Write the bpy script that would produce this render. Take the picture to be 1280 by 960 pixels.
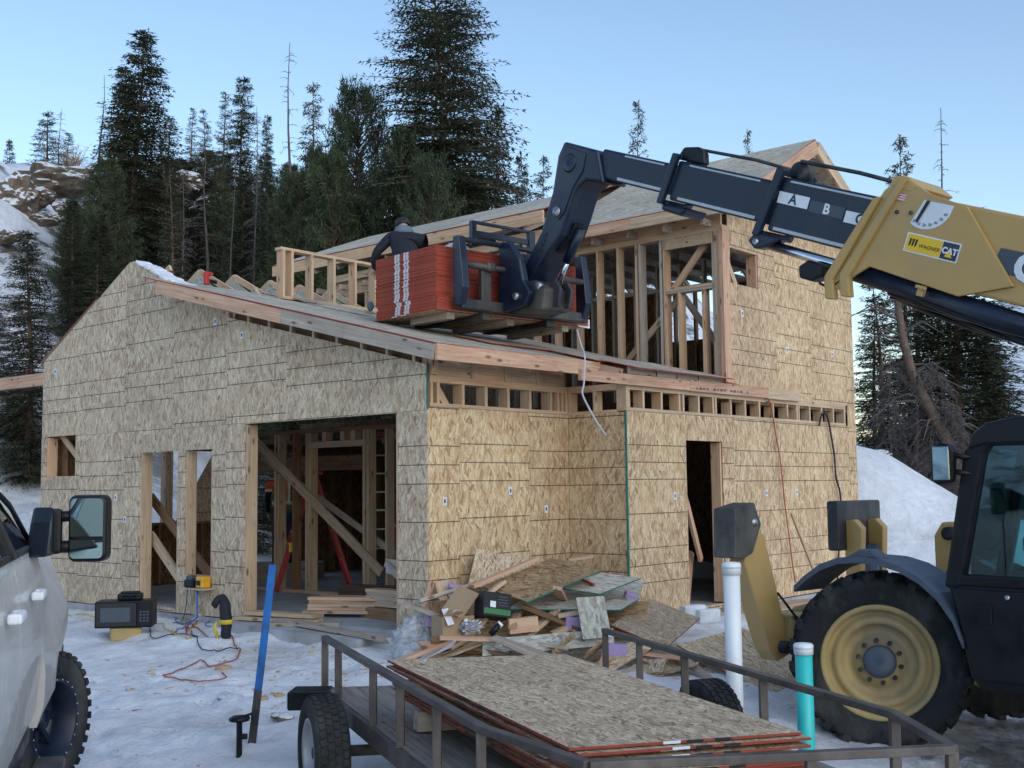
import bpy, bmesh, math, random
import numpy as np
from mathutils import Vector, Matrix, noise as mnoise
R = math.radians
rng = random.Random(7)
for o in list(bpy.data.objects):
    bpy.data.objects.remove(o)
scene = bpy.context.scene
COL = scene.collection

# ------------------------------------------------------------------ camera, sky, sun, exposure
EYE = Vector((0, 0, 1.585))
FOC = 1462.1                       # focal length for a 1280 px wide frame
PITCH, ROLL = R(5.0231), R(-0.67927)
_fw = Vector((0, math.cos(PITCH), math.sin(PITCH)))
_up = Vector((0, -math.sin(PITCH), math.cos(PITCH)))
_rt = Vector((1, 0, 0))
_r2 = _rt * math.cos(ROLL) + _up * math.sin(ROLL)
_u2 = -_rt * math.sin(ROLL) + _up * math.cos(ROLL)
cd = bpy.data.cameras.new('camera')
cam = bpy.data.objects.new('camera', cd)
COL.objects.link(cam)
m = Matrix.Identity(4)
for i in range(3):
    m[i][0], m[i][1], m[i][2], m[i][3] = _r2[i], _u2[i], -_fw[i], EYE[i]
cam.matrix_world = m
cd.sensor_fit = 'HORIZONTAL'
cd.sensor_width = 36
cd.lens = 36 * FOC / 1280
cd.clip_start = 0.05
cd.clip_end = 20000
scene.camera = cam

SUN_AZ, SUN_EL = R(145.0), R(28.0)   # azimuth clockwise from +Y
world = bpy.data.worlds.new('World')
scene.world = world
world.use_nodes = True
wn = world.node_tree.nodes
bg = wn['Background']
sky = wn.new('ShaderNodeTexSky')
sky.sky_type = 'NISHITA'
sky.sun_disc = False
sky.sun_elevation = SUN_EL
sky.sun_rotation = SUN_AZ
sky.altitude = 0
sky.air_density = 1.2
sky.dust_density = 0.5
sky.ozone_density = 2.1
world.node_tree.links.new(sky.outputs[0], bg.inputs[0])
bg.inputs[1].default_value = 0.10
sl = bpy.data.lights.new('sun', 'SUN')
sl.energy = 0.5                  # open shade: no hard sun reaches the site
sl.angle = R(80)  # broad sky fill, added from behind the camera away from the real sun
sl.color = (1.0, 0.98, 0.96)
sun = bpy.data.objects.new('sun', sl)
COL.objects.link(sun)
_s = Vector((math.sin(SUN_AZ) * math.cos(SUN_EL), math.cos(SUN_AZ) * math.cos(SUN_EL), math.sin(SUN_EL)))
sun.rotation_euler = (-_s).to_track_quat('-Z', 'Y').to_euler()
sun.location = _s * 200
scene.view_settings.view_transform = 'Standard'
scene.view_settings.look = 'None'
scene.view_settings.exposure = 1.1
scene.view_settings.gamma = 1
scene.cycles.max_bounces = 8
scene.cycles.transparent_max_bounces = 12

# ------------------------------------------------------------------ helpers
def ray(px, py):
    return _fw + _r2 * ((px - 640) / FOC) - _u2 * ((py - 480) / FOC)
def at(px, py, d):                 # point seen at a photograph position, d metres away along the view axis
    return EYE + ray(px, py) * d
def on_z(px, py, z):
    r = ray(px, py)
    return EYE + r * ((z - EYE.z) / r.z)

def smooth(pts, n=5):
    pts = [Vector(p) for p in pts]
    out = []
    for i in range(len(pts) - 1):
        p0, p1, p2, p3 = pts[max(i - 1, 0)], pts[i], pts[i + 1], pts[min(i + 2, len(pts) - 1)]
        for k in range(n):
            t = k / n
            out.append(0.5 * ((2 * p1) + (p2 - p0) * t + (2 * p0 - 5 * p1 + 4 * p2 - p3) * t * t + (3 * p1 - p0 - 3 * p2 + p3) * t ** 3))
    out.append(pts[-1])
    return out

class MB:
    """collects solids and links them as one mesh object"""
    def __init__(self):
        self.v, self.f, self.mi, self.cur, self.sm, self.smooth = [], [], [], 0, [], False
    def add(self, vs, fs):
        b = len(self.v)
        self.v += [Vector(p) for p in vs]
        for f in fs:
            self.f.append([b + i for i in f])
            self.mi.append(self.cur)
            self.sm.append(self.smooth)
        return self
    def box(self, c, s, M=None):
        c = Vector(c)
        h = [x / 2 for x in s]
        vs = [Vector((x, y, z)) for x in (-h[0], h[0]) for y in (-h[1], h[1]) for z in (-h[2], h[2])]
        if M is not None:
            vs = [M @ p for p in vs]
        return self.add([p + c for p in vs], [(0, 1, 3, 2), (4, 6, 7, 5), (0, 4, 5, 1), (2, 3, 7, 6), (0, 2, 6, 4), (1, 5, 7, 3)])
    def prism(self, poly, a, b, axis='y'):
        """polygon (2D) extruded from a to b along axis; 2D coords are the remaining axes in order"""
        def mk(p, t):
            if axis == 'x': return Vector((t, p[0], p[1]))
            if axis == 'y': return Vector((p[0], t, p[1]))
            return Vector((p[0], p[1], t))
        n = len(poly)
        vs = [mk(p, a) for p in poly] + [mk(p, b) for p in poly]
        fs = [tuple(range(n))[::-1], tuple(range(n, 2 * n))] + [(i, (i + 1) % n, n + (i + 1) % n, n + i) for i in range(n)]
        return self.add(vs, fs)
    def hull_slab(self, pts, thick):
        """planar polygon (3D points) thickened along its normal (downwards)"""
        pts = [Vector(p) for p in pts]
        nrm = Vector((0, 0, 0))
        for i in range(len(pts)):
            nrm += (pts[i] - pts[0]).cross(pts[(i + 1) % len(pts)] - pts[0])
        nrm.normalize()
        n = len(pts)
        vs = pts + [p - nrm * thick for p in pts]
        fs = [tuple(range(n)), tuple(range(n, 2 * n))[::-1]] + [((i + 1) % n, i, n + i, n + (i + 1) % n) for i in range(n)]
        return self.add(vs, fs)
    def tube(self, pts, r, n=8, cap=True):
        pts = [Vector(p) for p in pts]
        rs = r if isinstance(r, (list, tuple)) else [r] * len(pts)
        vs, fs = [], []
        ref = None
        for i, p in enumerate(pts):
            t = (pts[min(i + 1, len(pts) - 1)] - pts[max(i - 1, 0)])
            if t.length < 1e-9: t = Vector((0, 0, 1))
            t.normalize()
            if ref is None:
                ref = Vector((0, 0, 1)) if abs(t.z) < 0.9 else Vector((1, 0, 0))
            x = (ref - t * ref.dot(t))
            if x.length < 1e-6: x = t.orthogonal()
            x.normalize()
            ref = x
            y = t.cross(x)
            for k in range(n):
                a = 2 * math.pi * k / n
                vs.append(p + (x * math.cos(a) + y * math.sin(a)) * rs[i])
        for i in range(len(pts) - 1):
            for k in range(n):
                a, b = i * n + k, i * n + (k + 1) % n
                fs.append((a, b, b + n, a + n))
        if cap:
            fs.append(tuple(range(n))[::-1])
            fs.append(tuple(range((len(pts) - 1) * n, len(pts) * n)))
        s, self.smooth = self.smooth, n > 5
        self.add(vs, fs)
        self.smooth = s
        return self
    def lathe(self, prof, n=32, axis='y', c=(0, 0, 0), closed=True):
        """profile of (radius, position along axis)"""
        c = Vector(c)
        vs, fs = [], []
        for (r, h) in prof:
            for k in range(n):
                a = 2 * math.pi * k / n
                x, y = r * math.cos(a), r * math.sin(a)
                vs.append(c + (Vector((x, h, y)) if axis == 'y' else Vector((x, y, h)) if axis == 'z' else Vector((h, x, y))))
        L = len(prof)
        for i in range(L if closed else L - 1):
            j = (i + 1) % L
            for k in range(n):
                q = (k + 1) % n
                fs.append((i * n + k, i * n + q, j * n + q, j * n + k))
        s, self.smooth = self.smooth, True
        self.add(vs, fs)
        self.smooth = s
        return self
    def mesh(self, name, mats):
        me = bpy.data.meshes.new(name)
        me.from_pydata([tuple(p) for p in self.v], [], self.f)
        for mm in (mats if isinstance(mats, (list, tuple)) else [mats]):
            me.materials.append(mm)
        me.polygons.foreach_set('material_index', self.mi)
        me.polygons.foreach_set('use_smooth', self.sm)
        bm = bmesh.new()
        bm.from_mesh(me)
        bmesh.ops.recalc_face_normals(bm, faces=bm.faces)
        bm.to_mesh(me)
        bm.free()
        return me
    def build(self, name, mats, parent=None, bevel=0, label=None, mw=None):
        o = bpy.data.objects.new(name, self.mesh(name, mats))
        COL.objects.link(o)
        if parent is not None: o.parent = parent
        if mw is not None: o.matrix_local = mw
        if bevel:
            b = o.modifiers.new('bevel', 'BEVEL')
            b.width = bevel
            b.segments = 2
            b.limit_method = 'ANGLE'
            b.angle_limit = R(40)
            w = o.modifiers.new('wn', 'WEIGHTED_NORMAL')
            w.keep_sharp = True
        if label: o['label'] = label
        return o

def tag(o, label=None, cat=None, group=None, kind=None):
    if label: o['label'] = label
    if cat: o['category'] = cat
    if group: o['group'] = group
    if kind: o['kind'] = kind
    return o
def thing(name, label, cat, loc=(0, 0, 0), rz=0, group=None):
    o = bpy.data.objects.new(name, None)
    COL.objects.link(o)
    o.empty_display_size = 0.1
    o.location = loc
    o.rotation_euler = (0, 0, rz)
    return tag(o, label, cat, group)
def copy_tree(o, parent=None):
    c = o.copy()
    COL.objects.link(c)
    if parent is not None: c.parent = parent
    for ch in list(o.children):
        copy_tree(ch, c)
    return c
def axis_matrix(p0, p1, up=(0, 0, 1)):
    p0, p1 = Vector(p0), Vector(p1)
    x = (p1 - p0).normalized()
    u = Vector(up)
    if abs(x.dot(u)) > 0.98: u = Vector((0, 1, 0))
    y = u.cross(x).normalized()
    z = x.cross(y)
    c = (p0 + p1) / 2
    M = Matrix.Identity(4)
    for i in range(3):
        M[i][0], M[i][1], M[i][2], M[i][3] = x[i], y[i], z[i], c[i]
    return M
def lumber(name, p0, p1, w, h, mat, parent=None, up=(0, 0, 1), label=None):
    """a sawn board from p0 to p1, w across, h along up; its own X runs along the grain"""
    L = (Vector(p1) - Vector(p0)).length
    return MB().box((0, 0, 0), (L, w, h)).build(name, mat, parent, 0, label, axis_matrix(p0, p1, up))
def text_mesh(name, s, size, mat, parent, M, depth=0.0, bold=0.0, shear=0):
    cu = bpy.data.curves.new(name, 'FONT')
    cu.body = s
    cu.size = size
    cu.extrude = depth
    cu.offset = bold
    cu.shear = shear
    cu.align_x, cu.align_y = 'CENTER', 'CENTER'
    cu.resolution_u = 3
    t = bpy.data.objects.new(name + '_src', cu)
    COL.objects.link(t)
    dg = bpy.context.evaluated_depsgraph_get()
    me = bpy.data.meshes.new_from_object(t.evaluated_get(dg))
    bpy.data.objects.remove(t)
    bpy.data.curves.remove(cu)
    me.name = name
    me.materials.clear()
    me.materials.append(mat)
    o = bpy.data.objects.new(name, me)
    COL.objects.link(o)
    o.parent = parent
    o.matrix_local = M
    return o

# ------------------------------------------------------------------ materials
class NT:
    def __init__(self, name):
        self.m = bpy.data.materials.new(name)
        self.m.use_nodes = True
        self.t = self.m.node_tree
        self.b = self.t.nodes['Principled BSDF']
    def n(self, typ, **kw):
        nd = self.t.nodes.new(typ)
        for k, v in kw.items():
            setattr(nd, k, v)
        return nd
    def l(self, a, b):
        self.t.links.new(a, b)
    def val(self, nd, i, v):
        if hasattr(v, 'is_linked') or hasattr(v, 'links'): self.l(v, nd.inputs[i])
        else: nd.inputs[i].default_value = v
    def math(self, op, a, b=0.0, c=None):
        nd = self.n('ShaderNodeMath', operation=op)
        self.val(nd, 0, a)
        self.val(nd, 1, b)
        if c is not None: self.val(nd, 2, c)
        return nd.outputs[0]
    def coord(self, kind='Object'):
        return self.n('ShaderNodeTexCoord').outputs[kind]
    def mapping(self, vec, scale=(1, 1, 1), rot=(0, 0, 0), loc=(0, 0, 0)):
        nd = self.n('ShaderNodeMapping')
        self.l(vec, nd.inputs[0])
        nd.inputs[1].default_value = loc
        nd.inputs[2].default_value = rot
        nd.inputs[3].default_value = scale
        return nd.outputs[0]
    def noise(self, vec, scale, detail=4, rough=0.55):
        nd = self.n('ShaderNodeTexNoise')
        self.l(vec, nd.inputs['Vector'])
        nd.inputs['Scale'].default_value = scale
        nd.inputs['Detail'].default_value = detail
        nd.inputs['Roughness'].default_value = rough
        return nd.outputs[0]
    def ramp(self, fac, stops, interp='LINEAR'):
        nd = self.n('ShaderNodeValToRGB')
        self.l(fac, nd.inputs[0])
        cr = nd.color_ramp
        cr.interpolation = interp
        while len(cr.elements) < len(stops): cr.elements.new(0.5)
        for e, (p, c) in zip(cr.elements, stops):
            e.position = p
            e.color = (c if len(c) == 4 else (*c, 1)) if isinstance(c, (tuple, list)) else (c, c, c, 1)
        return nd.outputs[0]
    def mix(self, fac, a, b, mode='MIX'):
        nd = self.n('ShaderNodeMix', data_type='RGBA', blend_type=mode)
        for i, v in ((0, fac), (6, a), (7, b)):
            if isinstance(v, tuple): nd.inputs[i].default_value = (*v, 1) if len(v) == 3 else v
            elif isinstance(v, (int, float)): nd.inputs[i].default_value = v
            else: self.l(v, nd.inputs[i])
        return nd.outputs[2]
    def bump(self, h, strength=0.3, dist=0.01):
        nd = self.n('ShaderNodeBump')
        nd.inputs['Strength'].default_value = strength
        nd.inputs['Distance'].default_value = dist
        self.l(h, nd.inputs['Height'])
        self.l(nd.outputs[0], self.b.inputs['Normal'])
        return nd
    def rnd(self):
        return self.n('ShaderNodeObjectInfo').outputs['Random']
    def base(self, c):
        if isinstance(c, tuple): self.b.inputs['Base Color'].default_value = (*c, 1)
        else: self.l(c, self.b.inputs['Base Color'])
    def set(self, rough=0.6, metal=0.0, spec=0.5):
        self.b.inputs['Roughness'].default_value = rough
        self.b.inputs['Metallic'].default_value = metal
        self.b.inputs['Specular IOR Level'].default_value = spec
        return self.m

def plain(name, c, rough=0.6, metal=0.0, var=0.18, scale=6.0, dirt=None, dirt_amt=0.5, bump=0.0, spec=0.5, rv=0.1):
    t = NT(name)
    v = t.coord()
    nz = t.noise(v, scale, 5)
    lo = tuple(x * (1 - var) for x in c)
    hi = tuple(min(1, x * (1 + var)) for x in c)
    col = t.ramp(nz, [(0.3, lo), (0.7, hi)])
    if dirt:
        d = t.noise(t.mapping(v, (1, 1, 0.6), loc=(3, 1, 7)), scale * 0.55, 8, 0.65)
        f = t.ramp(d, [(0.62 - dirt_amt * 0.35, 0.0), (0.78 - dirt_amt * 0.2, 1.0)])
        col = t.mix(t.math('MULTIPLY', f, 0.85), col, dirt)
    t.base(col)
    if bump: t.bump(t.noise(v, scale * 6, 3), bump, 0.01)
    r = t.ramp(nz, [(0.3, max(0.02, rough - rv)), (0.7, min(1, rough + rv))])
    t.set(rough, metal, spec)
    t.l(r, t.b.inputs['Roughness'])
    return t.m

def osb(name, long='z', cols=((0.26, 0.16, 0.085), (0.475, 0.33, 0.195), (0.68, 0.53, 0.36)), lines=None, tint=None, size=1.0):
    """oriented strand board: flakes lie mostly along one axis of the object"""
    t = NT(name)
    v = t.coord()
    rv = t.rnd()
    off = t.n('ShaderNodeVectorMath', operation='SCALE')
    cmb = t.n('ShaderNodeCombineXYZ')
    t.l(rv, cmb.inputs[0]); t.l(rv, cmb.inputs[1]); t.l(rv, cmb.inputs[2])
    t.l(cmb.outputs[0], off.inputs[0])
    off.inputs[3].default_value = 37.0
    ad = t.n('ShaderNodeVectorMath', operation='ADD')
    t.l(v, ad.inputs[0]); t.l(off.outputs[0], ad.inputs[1])
    vv = ad.outputs[0]
    # gentle warp so that flakes are not rulers
    wz = t.n('ShaderNodeTexNoise')
    t.l(vv, wz.inputs['Vector'])
    wz.inputs['Scale'].default_value = 9.0
    wv = t.n('ShaderNodeVectorMath', operation='MULTIPLY_ADD')
    t.l(wz.outputs['Color'], wv.inputs[0])
    wv.inputs[1].default_value = (0.05, 0.05, 0.05)
    t.l(vv, wv.inputs[2])
    vv = wv.outputs[0]
    s, lg = 44.0 / size, 9.5 / size
    sc = {'z': (s, s, lg), 'x': (lg, s, s)}[long]
    ax = {'z': 1, 'x': 2}[long]
    outs = []
    for k, ang in enumerate((7, -15, 36)):
        rot = [0, 0, 0]
        rot[ax] = R(ang)
        q = t.mapping(t.mapping(vv, rot=tuple(rot)), sc, loc=(k * 5.3, k * 2.1, k * 9.7))
        vo = t.n('ShaderNodeTexVoronoi', voronoi_dimensions='3D', feature='F1')
        t.l(q, vo.inputs['Vector'])
        vo.inputs['Scale'].default_value = 1.0
        sp = t.n('ShaderNodeSeparateColor')
        t.l(vo.outputs['Color'], sp.inputs[0])
        outs.append((sp.outputs[0], sp.outputs[1], vo.outputs['Distance']))
    d, mcol, li = cols
    def rp(x):
        return t.ramp(x, [(0.0, d), (0.08, tuple(a * 0.5 + b * 0.5 for a, b in zip(d, mcol))), (0.34, mcol), (0.75, tuple((a + b) / 2 for a, b in zip(mcol, li))), (1.0, li)])
    a, b, c = rp(outs[0][0]), rp(outs[1][0]), rp(outs[2][0])
    f1 = t.ramp(outs[1][1], [(0.5, 0.0), (0.52, 1.0)])
    f2 = t.ramp(outs[2][1], [(0.84, 0.0), (0.86, 1.0)])
    col = t.mix(f2, t.mix(f1, a, b), c)
    fine = t.noise(t.mapping(vv, tuple(x * 3 for x in sc)), 1.0, 3)
    col = t.mix(0.28, col, t.ramp(fine, [(0.3, 0.3), (0.75, 0.9)]), 'OVERLAY')
    big = t.noise(vv, 1.3, 3)
    col = t.mix(0.5, col, t.ramp(big, [(0.3, 0.36), (0.7, 0.62)]), 'OVERLAY')
    col = t.mix(0.8, col, t.ramp(rv, [(0, (0.42, 0.42, 0.42)), (0.35, (0.53, 0.51, 0.48)), (0.65, (0.47, 0.46, 0.45)), (1, (0.60, 0.57, 0.53))]), 'OVERLAY')
    if tint: col = t.mix(0.55, col, tint)
    if lines:
        sx = t.n('ShaderNodeSeparateXYZ')
        t.l(v, sx.inputs[0])
        z = sx.outputs[2]
        wob = t.math('MULTIPLY', t.math('SUBTRACT', t.noise(v, 30, 2), 0.5), 0.004)
        z = t.math('ADD', z, wob)
        fac = None
        for per in (0.4064, 0.6096):
            q = t.math('MULTIPLY', t.math('ABSOLUTE', t.math('SUBTRACT', t.math('FRACT', t.math('ADD', t.math('DIVIDE', z, per), 0.5)), 0.5)), per)
            f = t.math('LESS_THAN', q, lines)
            fac = f if fac is None else t.math('MAXIMUM', fac, f)
        brk = t.ramp(t.noise(v, 14, 3), [(0.28, 0.25), (0.42, 0.85)])
        col = t.mix(t.math('MULTIPLY', fac, brk), col, (0.035, 0.03, 0.03))
    t.base(col)
    t.bump(outs[0][0], 0.25, 0.004)
    return t.set(0.75, 0, 0.3)

def wood(name, a, b, knots=True, pink=None, dirt=0.25):
    """sawn softwood, grain along the object's X"""
    t = NT(name)
    v = t.coord()
    rv = t.rnd()
    cmb = t.n('ShaderNodeCombineXYZ')
    t.l(t.math('MULTIPLY', rv, 31.0), cmb.inputs[0]); t.l(t.math('MULTIPLY', rv, 17.0), cmb.inputs[1]); t.l(t.math('MULTIPLY', rv, 23.0), cmb.inputs[2])
    ad = t.n('ShaderNodeVectorMath', operation='ADD')
    t.l(v, ad.inputs[0]); t.l(cmb.outputs[0], ad.inputs[1])
    vv = ad.outputs[0]
    g = t.noise(t.mapping(vv, (2.0, 45, 45)), 1.0, 5, 0.6)
    col = t.ramp(g, [(0.3, a), (0.7, b)])
    g2 = t.noise(t.mapping(vv, (0.9, 6, 6)), 1.0, 3)
    col = t.mix(0.45, col, t.ramp(g2, [(0.3, 0.36), (0.7, 0.62)]), 'OVERLAY')
    if knots:
        vo = t.n('ShaderNodeTexVoronoi', voronoi_dimensions='3D', feature='F1')
        t.l(t.mapping(vv, (3.2, 9, 9)), vo.inputs['Vector'])
        vo.inputs['Scale'].default_value = 1.0
        k = t.ramp(vo.outputs['Distance'], [(0.1, 1.0), (0.2, 0.0)])
        col = t.mix(t.math('MULTIPLY', k, 0.75), col, (0.09, 0.04, 0.02))
    if pink:
        col = t.mix(t.ramp(rv, [(0.35, 0.0), (0.75, 0.8)]), col, pink, 'MULTIPLY')
    col = t.mix(0.7, col, t.ramp(rv, [(0, (0.40, 0.39, 0.38)), (1, (0.6, 0.58, 0.56))]), 'OVERLAY')
    if dirt:
        dn = t.noise(vv, 5.0, 6, 0.7)
        col = t.mix(t.math('MULTIPLY', t.ramp(dn, [(0.55, 0.0), (0.75, 1.0)]), dirt), col, (0.12, 0.085, 0.06))
    t.base(col)
    t.bump(g, 0.15, 0.003)
    return t.set(0.7, 0, 0.3)

M = {}
M['osb_wall'] = osb('osb_wall', 'z', lines=0.0055)
M['osb_gable'] = osb('osb_gable', 'z', cols=((0.26, 0.175, 0.11), (0.455, 0.345, 0.24), (0.655, 0.555, 0.43)), lines=0.0055)
M['osb_shaded'] = osb('osb_shaded', 'z', cols=((0.05, 0.025, 0.012), (0.13, 0.07, 0.035), (0.24, 0.15, 0.08)))  # inner walls and floor: interior shade put into the board colour
M['osb_roof'] = osb('osb_roof', 'x', cols=((0.25, 0.21, 0.16), (0.40, 0.36, 0.29), (0.55, 0.51, 0.44)))
M['osb_sheet'] = osb('osb_sheet', 'x', cols=((0.18, 0.115, 0.065), (0.42, 0.31, 0.20), (0.66, 0.555, 0.41)), size=0.62)
M['osb_pale'] = osb('osb_pale', 'x', cols=((0.22, 0.2, 0.16), (0.42, 0.41, 0.35), (0.58, 0.58, 0.52)))
M['osb_brown'] = osb('osb_brown', 'x', cols=((0.12, 0.07, 0.035), (0.30, 0.19, 0.10), (0.48, 0.34, 0.19)))
M['pine'] = wood('pine', (0.46, 0.325, 0.205), (0.66, 0.52, 0.37), pink=(1.0, 0.84, 0.78))
M['fir_pink'] = wood('fir_pink', (0.44, 0.24, 0.15), (0.66, 0.44, 0.31))
M['pine_grey'] = wood('pine_grey', (0.33, 0.27, 0.22), (0.52, 0.45, 0.38), dirt=0.4)
M['pine_dark'] = wood('pine_dark', (0.16, 0.085, 0.045), (0.32, 0.19, 0.11))  # dark stock; also paints interior shade into the inner framing
M['lvl'] = wood('lvl', (0.05, 0.03, 0.02), (0.11, 0.07, 0.045), knots=False)
M['old_deck'] = wood('old_deck', (0.14, 0.125, 0.11), (0.30, 0.275, 0.25), dirt=0.5)
M['red_edge'] = plain('red_edge', (0.33, 0.045, 0.022), 0.75, var=0.35, scale=9)
M['teal_edge'] = plain('teal_edge', (0.02, 0.17, 0.15), 0.75, var=0.3, scale=9)
M['white_paint'] = plain('white_paint', (0.75, 0.76, 0.78), 0.5)
M['paper'] = plain('paper', (0.72, 0.74, 0.78), 0.7)
M['black_steel'] = plain('black_steel', (0.005, 0.012, 0.032), 0.36, var=0.3, scale=2.5, dirt=(0.032, 0.042, 0.062), dirt_amt=0.25)
M['black_worn'] = plain('black_worn', (0.014, 0.016, 0.022), 0.5, var=0.35, scale=4, dirt=(0.12, 0.105, 0.085), dirt_amt=0.55)
M['black_plastic'] = plain('black_plastic', (0.006, 0.007, 0.010), 0.42, var=0.3, spec=0.3)
M['grey_plastic'] = plain('grey_plastic', (0.06, 0.075, 0.11), 0.5, var=0.25)
M['yellow'] = plain('yellow', (0.44, 0.28, 0.095), 0.38, var=0.08, scale=1.8, dirt=(0.34, 0.24, 0.12), dirt_amt=0.35)
M['yellow_dirty'] = plain('yellow_dirty', (0.40, 0.285, 0.11), 0.55, var=0.15, scale=3, dirt=(0.17, 0.135, 0.09), dirt_amt=0.6)
M['rubber'] = plain('rubber', (0.014, 0.016, 0.019), 0.8, var=0.35, scale=5, dirt=(0.075, 0.075, 0.07), dirt_amt=0.4, bump=0.2, spec=0.25)
M['chrome'] = plain('chrome', (0.75, 0.77, 0.8), 0.16, 1.0, var=0.05)
M['steel'] = plain('steel', (0.42, 0.43, 0.45), 0.4, 0.9, var=0.2)
M['rail_paint'] = plain('rail_paint', (0.075, 0.062, 0.056), 0.55, 0.2, var=0.3, scale=7, dirt=(0.17, 0.145, 0.125), dirt_amt=0.55)
M['galv'] = plain('galv', (0.42, 0.44, 0.47), 0.5, 0.7, var=0.2)
M['decal_white'] = plain('decal_white', (0.66, 0.70, 0.75), 0.5, var=0.06)
M['decal_grey'] = plain('decal_grey', (0.05, 0.065, 0.09), 0.5, var=0.1)
M['decal_navy'] = plain('decal_navy', (0.015, 0.024, 0.05), 0.4, var=0.1)
M['decal_yellow'] = plain('decal_yellow', (0.72, 0.46, 0.02), 0.4, var=0.05)
M['decal_red'] = plain('decal_red', (0.55, 0.10, 0.10), 0.5, var=0.05)
M['ink'] = plain('ink', (0.012, 0.013, 0.016), 0.6)
M['pvc_white'] = plain('pvc_white', (0.72, 0.76, 0.78), 0.35, var=0.04, dirt=(0.5, 0.5, 0.48), dirt_amt=0.2)
M['pvc_teal'] = plain('pvc_teal', (0.03, 0.50, 0.48), 0.35, var=0.06)
M['blue_paint'] = plain('blue_paint', (0.008, 0.13, 0.42), 0.55, var=0.25, scale=9, dirt=(0.02, 0.05, 0.12), dirt_amt=0.45)
M['concrete'] = plain('concrete', (0.30, 0.29, 0.28), 0.85, var=0.25, scale=3, dirt=(0.45, 0.47, 0.52), dirt_amt=0.5, bump=0.2)
M['cardboard'] = plain('cardboard', (0.40, 0.27, 0.16), 0.85, var=0.1)
M['foam_purple'] = plain('foam_purple', (0.42, 0.30, 0.52), 0.85, var=0.08)
M['green_print'] = plain('green_print', (0.02, 0.16, 0.05), 0.5)
M['jacket'] = plain('jacket', (0.008, 0.010, 0.018), 0.8, var=0.3, scale=12, bump=0.2)
M['hood'] = plain('hood', (0.12, 0.155, 0.20), 0.9)
M['skin'] = plain('skin', (0.45, 0.26, 0.18), 0.55)
M['hivis'] = plain('hivis', (0.75, 0.13, 0.02), 0.7)
M['reflective'] = plain('reflective', (0.78, 0.74, 0.5), 0.4)
M['denim'] = plain('denim', (0.03, 0.045, 0.09), 0.85)
M['ladder_red'] = plain('ladder_red', (0.42, 0.03, 0.025), 0.5)
M['cord_orange'] = plain('cord_orange', (0.36, 0.075, 0.035), 0.55)
M['cord_blue'] = plain('cord_blue', (0.02, 0.10, 0.42), 0.5)
M['cord_yellow'] = plain('cord_yellow', (0.55, 0.42, 0.03), 0.5)
M['cord_black'] = plain('cord_black', (0.01, 0.01, 0.012), 0.5)
M['strap'] = plain('strap', (0.50, 0.50, 0.56), 0.6)
M['tool_yellow'] = plain('tool_yellow', (0.70, 0.36, 0.02), 0.45)
M['bark'] = plain('bark', (0.13, 0.085, 0.06), 0.9, var=0.45, scale=9, bump=0.5)
M['deadwood'] = plain('deadwood', (0.115, 0.095, 0.09), 0.9, var=0.3, scale=9)
M['brown_bush'] = plain('brown_bush', (0.24, 0.16, 0.085), 0.9, var=0.3)

def foliage(name, dark, light):
    t = NT(name)
    v = t.coord('Object')
    nz = t.noise(v, 1.1, 4)
    col = t.ramp(nz, [(0.3, dark), (0.7, light)])
    rv = t.rnd()
    col = t.mix(0.6, col, t.ramp(rv, [(0, (0.40, 0.42, 0.42)), (1, (0.6, 0.58, 0.52))]), 'OVERLAY')
    t.base(col)
    t.set(0.6, 0, 0.3)
    tr = t.n('ShaderNodeBsdfTranslucent')
    t.l(col, tr.inputs[0])
    mx = t.n('ShaderNodeMixShader')
    mx.inputs[0].default_value = 0.3
    t.l(t.b.outputs[0], mx.inputs[1]); t.l(tr.outputs[0], mx.inputs[2])
    t.l(mx.outputs[0], t.t.nodes['Material Output'].inputs[0])
    return t.m
M['needle_dark'] = foliage('needle_dark', (0.030, 0.042, 0.026), (0.100, 0.115, 0.064))
M['needle_green'] = foliage('needle_green', (0.035, 0.052, 0.026), (0.095, 0.115, 0.055))
M['needle_olive'] = foliage('needle_olive', (0.06, 0.06, 0.036), (0.17, 0.15, 0.085))

def glass(name, tint, gloss=0.12, rough=0.02):
    t = NT(name)
    tp = t.n('ShaderNodeBsdfTransparent')
    tp.inputs[0].default_value = (*tint, 1)
    gl = t.n('ShaderNodeBsdfGlossy')
    gl.inputs['Roughness'].default_value = rough
    gl.inputs[0].default_value = (0.85, 0.95, 0.97, 1)
    fr = t.n('ShaderNodeFresnel')
    fr.inputs[0].default_value = 1.5
    f = t.math('ADD', fr.outputs[0], gloss)
    mx = t.n('ShaderNodeMixShader')
    t.l(f, mx.inputs[0]); t.l(tp.outputs[0], mx.inputs[1]); t.l(gl.outputs[0], mx.inputs[2])
    t.l(mx.outputs[0], t.t.nodes['Material Output'].inputs[0])
    return t.m
def film(name):
    t = NT(name)
    t.base((0.60, 0.65, 0.71))
    t.set(0.3, 0, 0.5)
    tp = t.n('ShaderNodeBsdfTransparent')
    mx = t.n('ShaderNodeMixShader')
    v = t.coord()
    t.l(t.ramp(t.noise(t.mapping(v, (1, 1, 3)), 9, 4), [(0.35, 0.25), (0.65, 0.7)]), mx.inputs[0])
    t.l(tp.outputs[0], mx.inputs[1]); t.l(t.b.outputs[0], mx.inputs[2])
    t.l(mx.outputs[0], t.t.nodes['Material Output'].inputs[0])
    t.bump(t.noise(v, 22, 4), 0.6, 0.03)
    return t.m
M['plastic_film'] = film('plastic_film')
M['cab_glass'] = glass('cab_glass', (0.55, 0.78, 0.80), 0.04)
M['truck_glass'] = glass('truck_glass', (0.12, 0.15, 0.17), 0.05)
M['mirror'] = plain('mirror', (0.30, 0.42, 0.46), 0.03, 1.0, var=0.02, rv=0.01)

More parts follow.
